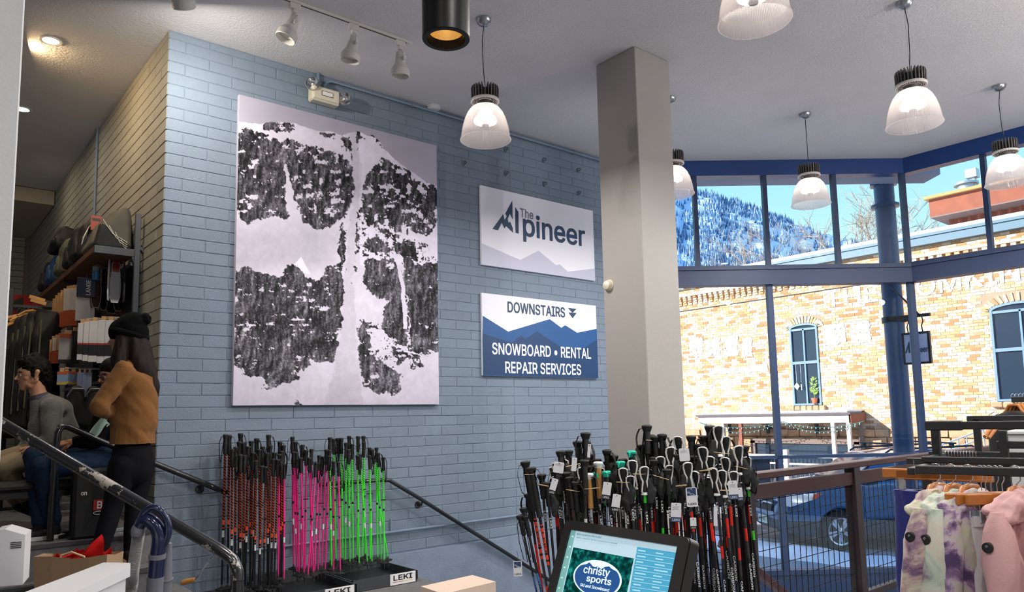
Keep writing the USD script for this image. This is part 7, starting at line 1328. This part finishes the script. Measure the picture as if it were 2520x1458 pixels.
# ================================================================ clothes rails at the right edge
M_RK = mat('black_powder_coat', '1f2024', .5, bump=.12, bs=300); M_HW = mat('honey_wood_hanger', 'b06a2a', .4, var=.2, vs=14, stretch=(3, 30, 30), coat=.3); M_HK = mat('steel_hook', 'b9bcc2', .2, metal=.9)
P0 = atd(2247, 1151, 2.75); P1 = atz(2520, 1158, P0[2]); eR = (P1-P0)/np.linalg.norm(P1-P0); RLEN = np.linalg.norm(P1-P0); gR = A([eR[1], -eR[0], 0.]); gR = gR if gR@(P0*A([1, 1, 0])) < 0 else -gR     # gR points towards the camera
F_R = mat4(eR, -gR, (0, 0, 1), P0)      # rail frame: x along the rail, y away from the camera
rk = thing('clothes_rail', 'black steel clothes rail holding the patterned jackets at the right edge', 'clothes rail', M=F_R)
obj('rail', MB().rbox((.01, -.015, -.022), (1.5, .015, .008), .003), M_RK, rk)
def at_local(px, py, depth): p = atd(px, py, depth); return np.linalg.inv(F_R)@np.append(p, 1)
u = at_local(2301, 1047, 3.12)[:3]
obj('upright', MB().rbox((u[0]-.015, u[1]-.02, -P0[2]+.001), (u[0]+.015, u[1]+.02, u[2]+.01), .003), M_RK, rk); obj('upright', MB().rbox((1.25, u[1]-.02, -P0[2]+.001), (1.28, u[1]+.02, u[2]+.01), .003), M_RK, rk)
for k in range(4): obj('slot', MB().box((u[0]-.006, u[1]-.0212, u[2]-.07-.055*k), (u[0]+.006, u[1]-.0202, u[2]-.045-.055*k)), M_BLACKM, rk)
obj('top_bar', MB().rbox((u[0]-.03, u[1]-.02, u[2]-.018), (1.4, u[1]+.02, u[2]+.014), .003), M_RK, rk); obj('corner_sleeve', MB().rbox((u[0]-.034, u[1]-.024, u[2]-.022), (u[0]+.10, u[1]+.024, u[2]+.018), .004), M_RK, rk)
obj('arm', MB().rbox((u[0]-.012, 0, -.028), (u[0]+.012, u[1], -.002), .002), M_RK, rk); obj('arm', MB().rbox((1.25, 0, -.028), (1.275, u[1], -.002), .002), M_RK, rk); obj('foot', MB().rbox((u[0]-.02, -.25, -P0[2]+.001), (u[0]+.02, u[1]+.3, -P0[2]+.04), .004), M_RK, rk); obj('foot', MB().rbox((1.245, -.25, -P0[2]+.001), (1.285, u[1]+.3, -P0[2]+.04), .004), M_RK, rk)
rk2 = thing('clothes_rail', 'second black clothes rail standing behind the first one', 'clothes rail', M=F_R)
v2 = at_local(2402, 1031, 3.9)[:3]; v3 = at_local(2467, 1060, 3.55)[:3]
obj('upright', MB().rbox((v2[0]-.015, v2[1]-.02, -P0[2]+.001), (v2[0]+.017, v2[1]+.02, v2[2]), .003), M_RK, rk2); obj('upright', MB().rbox((v3[0]-.017, v3[1]-.02, -P0[2]+.001), (v3[0]+.017, v3[1]+.02, v3[2]), .003), M_RK, rk2)
obj('top_bar', MB().rbox((v2[0]-.04, v2[1]-.02, v2[2]-.02), (v2[0]+1.0, v2[1]+.02, v2[2]+.015), .003), M_RK, rk2); v4 = at_local(2480, 1095, 3.5)[:3]; obj('side_bar', MB().rbox((v4[0]-.05, v3[1]-.015, v4[2]-.02), (v4[0]+.6, v3[1]+.015, v4[2]+.015), .003), M_RK, rk2)
v5 = at_local(2420, 1122, 3.85)[:3]; obj('low_bar', MB().rbox((v5[0]-.25, v5[1]-.015, v5[2]-.02), (v5[0]+.9, v5[1]+.015, v5[2]+.02), .003), M_RK, rk2); v6 = at_local(2400, 1138, 3.6)[:3]; obj('low_bar', MB().rbox((v6[0]-.3, v6[1]-.015, v6[2]-.015), (v6[0]+.9, v6[1]+.015, v6[2]+.015), .003), M_RK, rk2)
obj('foot', MB().rbox((v2[0]-.02, v3[1]-.1, -P0[2]+.001), (v2[0]+.9, v2[1]+.1, -P0[2]+.04), .004), M_RK, rk2)
def hanger_mesh(t, w=.42, clip=False, flat=False):
    obj('wood', MB().tube([(-w/2, 0, -.135), (-w*.3, 0, -.10), (-.04, 0, -.062), (0, 0, -.058), (.04, 0, -.062), (w*.3, 0, -.10), (w/2, 0, -.135)], [.011, .013, .013, .015, .013, .013, .011], 10) if not flat else MB().rbox((-w/2, -.007, -.11), (w/2, .007, -.075), .004), M_HW, t, smooth=50)
    obj('hook', MB().tube([(0, 0, -.07)] + [(0, 0, -.035)] + [(.014*math.sin(g)*1.0, 0, -.002+.016*-math.cos(g)) for g in np.linspace(.35, 5.0, 14)], .0018, 6), M_HK, t)
    if clip:
        for sx in (-.7, .7): obj('clip', MB().rbox((sx*w/2-.012, -.014, -.15), (sx*w/2+.012, .014, -.11), .003).tube([(sx*w/2, 0, -.11), (sx*w/2, 0, -.085)], .002, 5), M_HK, t)
def flora(name, c0, c1, c2, c3, off):
    usdkit.material(stage, '/World/Looks/'+name, {'tc': ('texture_coordinate', {}), 'mp': ('mapping', {'location': (off, off*.7, off*1.3)}), 'n': ('noise_texture', {'scale': 5.5, 'detail': 5, 'roughness': .6, 'distortion': 1.6}), 'r': ('rgb_ramp', {'ramp': [(0, lin(c3)), (.36, lin(c3)), (.44, lin(c2)), (.50, lin(c0)), (.60, lin(c1)), (.70, lin(c0)), (1, lin(c2))]}),
        'n2': ('noise_texture', {'scale': 12.0, 'detail': 6, 'roughness': .75, 'distortion': 2.5}), 'g': ('math', {'math_type': 'greater_than', 'value2': .655}), 'mx': ('mix', {'color2': lin('8f7a45')}), 'nb': ('noise_texture', {'scale': 18.0, 'detail': 3}), 'bp': ('bump', {'strength': .3, 'distance': .01}), 'p': ('principled_bsdf', {'roughness': .6, 'sheen_weight': .15, 'specular_ior_level': .3})},
        [('tc.object', 'mp.vector'), ('mp.vector', 'n.vector'), ('n.fac', 'r.fac'), ('mp.vector', 'n2.vector'), ('n2.fac', 'g.value1'), ('g.value', 'mx.fac'), ('r.color', 'mx.color1'), ('mx.color', 'p.base_color'), ('mp.vector', 'nb.vector'), ('nb.fac', 'bp.height'), ('bp.normal', 'p.normal')], surface='p.BSDF'); return '/World/Looks/'+name
FL1, FL2, FL3 = flora('floral_mauve', 'b8a49c', 'c3c4ac', '9a7f8c', '67506e', 1.3), flora('floral_pale_green', 'bcc6b8', 'c9bdb2', 'a9b3a6', '7c6780', 4.1), flora('floral_purple', 'b9a9b4', 'b3b59a', '8a6f92', '4d3a62', 7.7); M_PINKJ = mat('dusty_pink_quilting', 'c79a9c', .6, bump=.3, bs=14, sheen=.15, bdist=.012); M_PATCH = mat('black_patch', '121215', .5); M_PATCHP = mat('grey_patch_print', '8a8a92', .5)
def elli(c, a, b, ang=0, n=22, wob=0, seed=0):
    g = np.arange(n)*2*PI/n; r = 1 + wob*np.sin(3*g+seed) + wob*.7*np.sin(5*g+seed*2.1); ca, sa = math.cos(ang), math.sin(ang); x, y = a*np.cos(g)*r, b*np.sin(g)*r
    return np.stack([c[0]+x*ca-y*sa, c[1]+x*sa+y*ca, np.full(n, c[2])], 1)
def jacket(label, sx, m, yaw, sd, patch=(.0, -.33), thick=1.0, quilt=False, hood=True):      # local: x along rail, y away from camera, z up from the rail
    t = thing('jacket', label, 'jacket', M=F_R@rotz(yaw, (sx, -.0, -.004)), group=None); R_ = []; thick = thick*.44
    rr = random.Random(sd); zt = -.115
    for z, a, b in ((.03, .05, .05), (.01, .06, .09), (-.03, .075, .14), (-.08, .09, .155), (-.2, .11, .16), (-.4, .12, .165), (-.6, .125, .17), (-.75, .12, .17), (-.80, .10, .165)): R_.append(elli((.012*math.sin(z*9+sd), .02, zt+z), a*thick, b, wob=.05, seed=sd+z*4))
    obj('body', MB().loft(R_), m, t, smooth=60)
    for s in (-1, 1):
        Sr = []; bend = rr.uniform(-.02, .03)
        for i, f in enumerate(np.r_[0, .02, .05, np.linspace(.1, 1, 12)]):
            c = (.014*math.sin(f*4+sd)+bend*f, .02+s*(.155+.075*f-.02*f*f), zt-.012-.62*f); rad = .016+.044*math.sin(min(f*5+.1, 1.57))-.008*f
            if quilt: rad += .006*abs(math.sin(f*15))
            Sr.append(elli(c, rad*.95, rad*.95, wob=.07, seed=sd+i*.9, n=18))
        obj('sleeve', MB().loft(Sr), m, t, smooth=60)
    if hood:
        hh = soft([(-.015, -.07, zt+.02), (.02, -.03, zt+.035), (.0, .09, zt+.01), (-.022, -.13, zt-.015), (.014, -.12, zt-.045), (.02, .02, zt-.02)], .024, .010, .022, 20, sd, 2); obj('hood', MB().addm(hh), m, t, smooth=True)
    obj('zip_flap', MB().rbox((-.088*thick, -.02, zt-.78), (-.078*thick, .02, zt-.06), .004), m, t)
    if patch:
        f = -patch[1]/.62; yy = .02-(.155+.075*f-.02*f*f)-(.016+.044*math.sin(min(f*5+.1, 1.57))-.008*f)*.97+.002; xx = .014*math.sin(f*4+sd)+bend*f+patch[0]; zz = zt-.012+patch[1]; pt_ = sub('patch', t); Mq = mat4((1, 0, 0), (0, 0, 1), (0, -1, 0), (xx, yy, zz)); obj('disc', MB().lathe([(0, .008), (.0165, .007), (.0172, .004), (.0172, -.010)], 28, Mq), M_PATCH, pt_)
        lg = MB(); [lg.prism(affinity.rotate(sbox(-.006+.005*k, .001, -.003+.005*k, .008), 45, origin=(0, .006)), .0006, Mq@mat4(o=(0, .002, .0082))) for k in (0, 1)]; lg.box((-.011, -.0088-.0, -.006), (.011, -.0082, -.0045), Mq@mat4((1, 0, 0), (0, 0, 1), (0, -1, 0))) ; obj('patch_logo', lg, M_PATCHP, pt_)
    hg = sub('hanger', t); hanger_local(hg); return t
def hanger_local(hg):
    w = .22; obj('wood', MB().tube([(0, -w/2, -.135), (0, -w*.3, -.10), (0, -.04, -.062), (0, 0, -.058), (0, .04, -.062), (0, w*.3, -.10), (0, w/2, -.135)], [.010, .012, .012, .013, .012, .012, .010], 10), M_HW, hg, smooth=50); obj('hook', MB().tube([(0, 0, -.06), (0, 0, -.045), (.014, .0, -.03)] + [(.017*math.cos(g), .0, .002+.017*math.sin(g)) for g in np.linspace(-.6, 3.6, 14)], .0019, 6), M_HK, hg)
def rx(px): return (np.linalg.inv(F_R)@np.append(atz(px, 1158, P0[2]), 1))[0]
jacket('leftmost marbled mauve jacket with a black round patch on its sleeve', rx(2284), FL1, -.34, 1, (-.012, -.095)); jacket('pale green marbled jacket, second from the left on the rail', rx(2326), FL2, -.30, 2, (-.014, -.10)); jacket('purple and cream marbled jacket with the lowest patch', rx(2372), FL3, -.36, 3, (-.008, -.155))
def trousers(label, sx, m, yaw, sd, top=-.155):
    t = thing('trousers', label, 'trousers', M=F_R@rotz(yaw, (sx, 0, -.004))); obj('legs', MB().loft([elli((.004*math.sin(z*11+sd), .0, top+z), .017+.005*math.sin(sd+z*6)+.008*min(1, -z*3), .12+.02*min(1, -z*3), wob=.06, seed=sd+z*3) for z in (0, -.02, -.05, -.12, -.25, -.4, -.6, -.8, -.95)]), m, t, smooth=60); obj('waistband', MB().loft([elli((0, 0, top+z), .019, .122) for z in (.004, -.03)]), m, t, smooth=60)
    hg = sub('hanger', t); obj('wood', MB().rbox((-.0065, -.14, -.115), (.0065, .14, -.075), .004), M_HW, hg); obj('hook', MB().tube([(0, 0, -.07), (0, 0, -.045), (.012, 0, -.03)] + [(.015*math.cos(g), .0, .002+.015*math.sin(g)) for g in np.linspace(-.6, 3.6, 12)], .0019, 6), M_HK, hg)
    for s in (-1, 1): obj('clip', MB().rbox((-.014, s*.09-.012, -.175), (.014, s*.09+.012, -.13), .003).tube([(0, s*.09, -.13), (0, s*.09, -.11)], .002, 5), M_HK, hg)
M_GYT = mat('white_ski_cloth', 'c9c5ca', .6, bump=.2, bs=20); M_SAGE = flora('floral_sage', 'a3a596', '9aa694', '8f8a86', '6f6a72', 11.0)
trousers('marbled grey-mauve trousers next to the purple jacket', rx(2404), FL1, -.75, 1); trousers('pale trousers half hidden between marbled pairs', rx(2415), FL2, -.8, 2); trousers('marbled trousers with a strong purple flower', rx(2429), FL3, -.7, 3); trousers('sage green marbled trousers', rx(2445), M_SAGE, -.85, 4); trousers('plain white ski trousers', rx(2459), M_GYT, -.75, 5)
jacket('dusty pink quilted jacket with a black round patch', rx(2497), M_PINKJ, -.34, 6, (-.016, -.11), 1.0, True); jacket('dusty pink quilted jacket at the right edge of the picture', rx(2497)+.15, M_PINKJ, -.3, 7, None, 1.0, True)
# things behind on the far side of the rail
t = thing('trousers', 'royal blue trousers hanging behind the jackets', 'trousers', M=F_R@mat4(o=(at_local(2252, 1165, 3.0)[0], .28, -.01))); M_RB = mat('royal_blue_cloth', '101c70', .7, bump=.3, bs=24, sheen=.15); obj('legs', MB().loft([elli((.0, 0, z), .085+.01*math.sin(z*9), .05, wob=.08, seed=z*5) for z in (-.10, -.13, -.25, -.45, -.7, -.95, -1.05)]), M_RB, t, smooth=60)
hg = sub('hanger', t); obj('wood', MB().rbox((-.12, -.01, -.055), (.22, .01, -.015), .004), M_HW, hg); obj('hook', MB().tube([(.0, 0, -.02), (0, 0, .02)], .002, 5), M_HK, hg); [obj('clip', MB().rbox((sx-.012, -.014, -.11), (sx+.012, .014, -.055), .003), M_HK, hg) for sx in (-.05, .09)]
t = thing('garment_bar', 'black bar behind holding the long trouser hangers', 'clothes rail', M=F_R@mat4(o=(0, .28, 0))); obj('bar', MB().rbox((u[0]-.02, -.012, .0), (1.2, .012, .025), .003), M_RK, t); obj('bracket', MB().box((u[0]-.01, -.0, .0), (u[0]+.01, .3, .024)), M_RK, t)
c_ = at_local(2350, 1172, 3.05)[:3]
t = thing('trousers', 'burgundy trousers hanging behind the marbled ones', 'trousers', M=F_R@mat4(o=(c_[0], .28, -.01))); obj('legs', MB().loft([elli((.0, 0, z), .12+.01*math.sin(z*9), .05, wob=.08, seed=z*5) for z in (-.10, -.14, -.3, -.6, -1.05)]), mat('burgundy_cloth', '4a1f38', .7, bump=.3, bs=24), t, smooth=60); hg = sub('hanger', t); obj('wood', MB().rbox((-.18, -.01, -.06), (.16, .01, -.02), .004), M_HW, hg); obj('hook', MB().tube([(.0, 0, -.02), (0, 0, .02)], .002, 5), M_HK, hg)
for i in range(11):
    p = at_local(2314+8.6*i, 1126-1.6*i, 3.85)[:3]; t = thing('coat_hanger', f'{ordw[i]} steel hook in the row on the bar behind the jackets', 'hanger', M=F_R@mat4(o=(p[0], v5[1], v5[2]+.004)), group='hooks on the bar behind'); obj('hook', MB().tube([(0, -.0, -.07), (0, 0, -.03)] + [(.01*i*.0, -.017*math.cos(g), .002+.017*math.sin(g)) for g in np.linspace(-.6, 3.4, 12)], .0022, 6), M_HK, t); obj('wood', MB().tube([(0, -.17, -.12), (0, -.05, -.075), (0, 0, -.065), (0, .05, -.075), (0, .17, -.12)], .009, 8), M_HW, t)
br = thing('clothes_rail', 'high black clothes rail with wooden hangers at the far right edge', 'clothes rail', M=F_R); b1 = at_local(2502, 984, 5.2)[:3]; obj('bar', MB().rbox((b1[0]-.03, b1[1]-.015, b1[2]-.02), (b1[0]+.8, b1[1]+.015, b1[2]+.02), .003), M_RK, br); obj('upright', MB().rbox((b1[0]+.6, b1[1]+.02, -P0[2]+.001), (b1[0]+.64, b1[1]+.06, b1[2]+.3), .003), M_RK, br); obj('joint', MB().box((b1[0]+.6, b1[1]-.015, b1[2]-.015), (b1[0]+.64, b1[1]+.03, b1[2]+.015)), M_RK, br); obj('foot', MB().rbox((b1[0]+.4, b1[1]-.2, -P0[2]+.001), (b1[0]+.85, b1[1]+.3, -P0[2]+.03), .004), M_RK, br)
for i, px in enumerate((2484, 2490, 2496, 2502, 2512)):
    p = at_local(px, 985, 5.2)[:3]; t = thing('jacket', f'{ordw[i]} black garment on a wooden hanger at the upper right edge', 'jacket', M=F_R@rotz(.9, (max(p[0], b1[0]-.02+.022*i), b1[1], b1[2]+.022)), group='black garments on the high rail'); hg = sub('hanger', t); hanger_local(hg); obj('body', MB().loft([elli((0, 0, z), a, b) for z, a, b in ((-.10, .02, .05), (-.14, .035, .2), (-.3, .04, .24), (-.75, .045, .25))]), M_FAB, t, smooth=60)
for i, (px, py) in enumerate(((2438, 1062), (2448, 1066))): p = atd(px, py, 4.6); t = thing('coat_hanger', ['left wooden hanger end above the second rail', 'right wooden hanger end above the second rail'][i], 'hanger', M=mat4(eR, -gR, (0, 0, 1), p)); obj('wood', MB().tube([(-.02, -.1, -.03), (0, 0, .02), (.01, .1, .03)], [.010, .014, .01], 8), M_HW, t); obj('hook', MB().tube([(0, 0, .02), (0, 0, .1), (.03, .0, .12)], .002, 5), M_HK, t)
wp = at_local(2480, 1070, 4.3)[:3]; t = thing('display_cabinet', 'white display cabinet behind the clothes rails', 'cabinet', M=F_R); obj('body', MB().rbox((wp[0], wp[1], -P0[2]+.001), (wp[0]+1.2, wp[1]+.5, wp[2]), .006), M_WHITE, t); obj('top', MB().rbox((wp[0]-.01, wp[1]-.01, wp[2]), (wp[0]+1.21, wp[1]+.51, wp[2]+.02), .004), M_CTR, t)

# ================================================================ checkout counter with the screen
TLm = A([1.246, 1.309, 1.206]); yw, tl_ = -1.605, .381
em = A([math.cos(yw), math.sin(yw), 0]); nm_ = A([math.sin(yw), -math.cos(yw), 0]); dn = A([0, 0, -1])*math.cos(tl_) + nm_*math.sin(tl_); outm = nm_*math.cos(tl_) + A([0, 0, 1])*math.sin(tl_)
W_, H_ = .37, .30; FM = mat4(em, -dn, outm, TLm)        # x right along the top edge, y up the screen, z out of the screen
co_ = thing('checkout_counter', 'pale checkout counter just below the picture that carries the screen', 'counter'); obj('top', MB().rbox((.62, .45, .74), (1.72, 1.78, .78), .006), M_CTR, co_); obj('cabinet', MB().rbox((.66, .5, .001), (1.68, 1.74, .74), .006), M_CTR, co_)
mo = thing('monitor', 'black point of sale touch screen tilted back in the lower middle', 'monitor', M=FM)
M_BEZ = mat('black_glossy_bezel', '1c1714', .25, coat=.3)
sc_ = lambda X, Y: (lambda p: (np.linalg.inv(FM)@np.append(p, 1))[:2])(on(1320+X/6.3, 1250+Y/6.3, outm, outm@TLm))
a, b = sc_(515, 340), sc_(2180, 595); sl_, sr_, stp = a[0], b[0], (a[1]+b[1])/2; sb_ = -H_+.03
obj('housing', MB().prism(sbox(.012, -H_+.012, W_-.012, -.012).buffer(.012), .028, mat4(o=(0, 0, -.034))), M_BEZ, mo, smooth=40); obj('bezel', MB().prism(sbox(.012, -H_+.012, W_-.012, -.012).buffer(.0105).difference(sbox(sl_, sb_, sr_, stp)), .0055, mat4(o=(0, 0, -.006))), M_BEZ, mo, smooth=40)
def emi(name, c, s=.75): return mat(name, c, .4, emit=s)
def lay(nm, poly, z, m): return obj(nm, MB().prism(poly, .0003, mat4(o=(0, 0, z))), m, mo)
scr = sbox(sl_+.0004, sb_, sr_-.0004, stp-.0004)
PG = lambda pts: Polygon([sc_(*p) for p in pts]).buffer(0).intersection(scr)
lay('screen', scr, -.0058, emi('screen_pale', 'a9c3d0'))
lay('side_bar', PG([(515, 330), (592, 340), (330, 1500), (230, 1500)]), -.0053, emi('screen_teal_grey', '6c9f9d'))
bk_ = '/World/Looks/screen_forest'
usdkit.material(stage, bk_, {'tc': ('texture_coordinate', {}), 'v': ('noise_texture', {'scale': 75.0, 'detail': 2}), 'r': ('rgb_ramp', {'ramp': [(.3, lin('06302f')), (.5, lin('0d4f4c')), (.62, lin('1c8f86')), (.75, lin('35b5a8'))]}), 'e': ('emission', {'strength': .7})}, [('tc.object', 'v.vector'), ('v.fac', 'r.fac'), ('r.color', 'e.color')], surface='e.emission')
lay('photo_panel', PG([(550, 608), (1485, 780), (1320, 1600), (340, 1500)]), -.0053, bk_)
ov = [sc_(X, Y) for X, Y in ((548, 1045), (1310, 1110), (880, 795), (960, 1400))]; oc = (ov[0]+ov[1])/2; ra, rb_ = abs(ov[1][0]-ov[0][0])/2, abs(ov[2][1]-ov[3][1])/2; oc = A([oc[0], (ov[2][1]+ov[3][1])/2])
ell = lambda k: Polygon([(oc[0]+ra*k*math.cos(g), oc[1]+rb_*k*math.sin(g)) for g in np.linspace(0, 2*PI, 49)[:-1]]).intersection(scr)
lay('logo_ring', ell(1.0), -.0048, emi('screen_white', 'd3e2ea')); lay('logo_field', ell(.93).intersection(PG([(560, 1000), (640, 900), (700, 880), (760, 870), (805, 842), (850, 900), (890, 920), (930, 905), (985, 950), (1040, 915), (1105, 905), (1150, 945), (1215, 980), (1290, 1040), (1330, 1700), (400, 1600)])), -.0043, emi('screen_navy', '14467f'))
def stext(s, a, b, hcap, m, z=-.0038):
    a, b, c = sc_(*a), sc_(*b), sc_(*hcap); d = (b-a); L = np.linalg.norm(d); d = d/L; nn = A([-d[1], d[0]]); mb = MB(); text_on(mb, s, abs((c-a)@nn), (a[0], a[1], z), (d[0], d[1], 0), (nn[0], nn[1], 0), width=L, depth=.0003); obj('lettering', mb, m, mo)
SWt = emi('screen_white', 'd3e2ea')
stext('christy', (700, 1000), (1110, 1062), (722, 892), SWt); stext('sports', (745, 1130), (1135, 1200), (765, 1035), SWt); stext('Ski and Snowboard', (655, 1210), (1105, 1300), (665, 1165), SWt)
SG = emi('screen_grey_text', '6b8794'); stext('What would you like to do?', (605, 415), (985, 470), (610, 385), SG); stext('Select a task from the list or search for a customer', (600, 462), (1240, 562), (604, 445), SG)
lay('table', PG([(1540, 600), (2155, 692), (2020, 1600), (1400, 1400)]), -.0053, emi('screen_table_blue', '3f93b3'))
r2 = random.Random(4)
for k in range(9):
    y0_, y1_ = 690+k*88, 765+k*76; l0, l1 = 1527-12*k, 2140-9*k
    q = PG([(l0, y0_), (l1, y0_+95), (l1-1, y0_+103), (l0-1, y0_+8)])
    if q.area > 1e-7: lay('row_line', q, -.0048, emi('screen_line', '9cc4d4'))
    for (u0, u1) in ((.04, r2.uniform(.2, .34)), (.5, r2.uniform(.66, .88))):
        A0 = (l0+(l1-l0)*u0, y0_-52+95*u0); A1 = (l0+(l1-l0)*u1, y0_-52+95*u1); q = PG([A0, A1, (A1[0]-2, A1[1]+20), (A0[0]-2, A0[1]+20)])
        if q.area > 1e-7: lay('row_text', q, -.0048, emi('screen_line', '9cc4d4'))
for k in range(6):
    q = Polygon([sc_(540-42*k+15*math.cos(g), 440+160*k+15*math.sin(g)) for g in np.linspace(0, 6.28, 10)[:-1]]).intersection(scr)
    if q.area > 1e-8: lay('icon', q, -.0048, emi('screen_icon', 'a8d0c4'))
obj('neck', MB().bar((W_/2, -H_*.55, -.03), (W_/2, -H_*.55-.02, -.09), .08, .05), M_BEZ, mo)
base = (FM@A([W_/2, -H_*.57, -.07, 1]))[:3]; ml = np.linalg.inv(FM); q1 = (ml@np.append(A([base[0], base[1], .80]), 1))[:3]; q2 = (ml@np.append(A([base[0], base[1], .781]), 1))[:3]; obj('stand', MB().tube([(W_/2, -H_*.57, -.07), q1, q2], [.025, .028, .08], 14), M_BEZ, mo)
# beige box standing on the counter
bx_ = [atz(px, py, 1.06)[:2] for px, py in ((1040, 1461), (1162, 1433), (1216, 1449), (1226, 1458))]; c2_ = bx_[0]+ (bx_[2]-bx_[1])*1.6
t = thing('card_box', 'beige card box whose corner shows at the bottom edge', 'box'); poly = Polygon([tuple(p) for p in (bx_[0], bx_[1], bx_[2], bx_[2]+(bx_[0]-bx_[1])*1.0)]); M_BEI = mat('beige_card', 'cdb6a6', .7, bump=.1, bs=90); obj('body', MB().prism(poly, .279, mat4(o=(0, 0, .781))), M_BEI, t); obj('lid', MB().prism(poly.buffer(.003, join_style=2), .03, mat4(o=(0, 0, 1.045))), M_BEI, t)
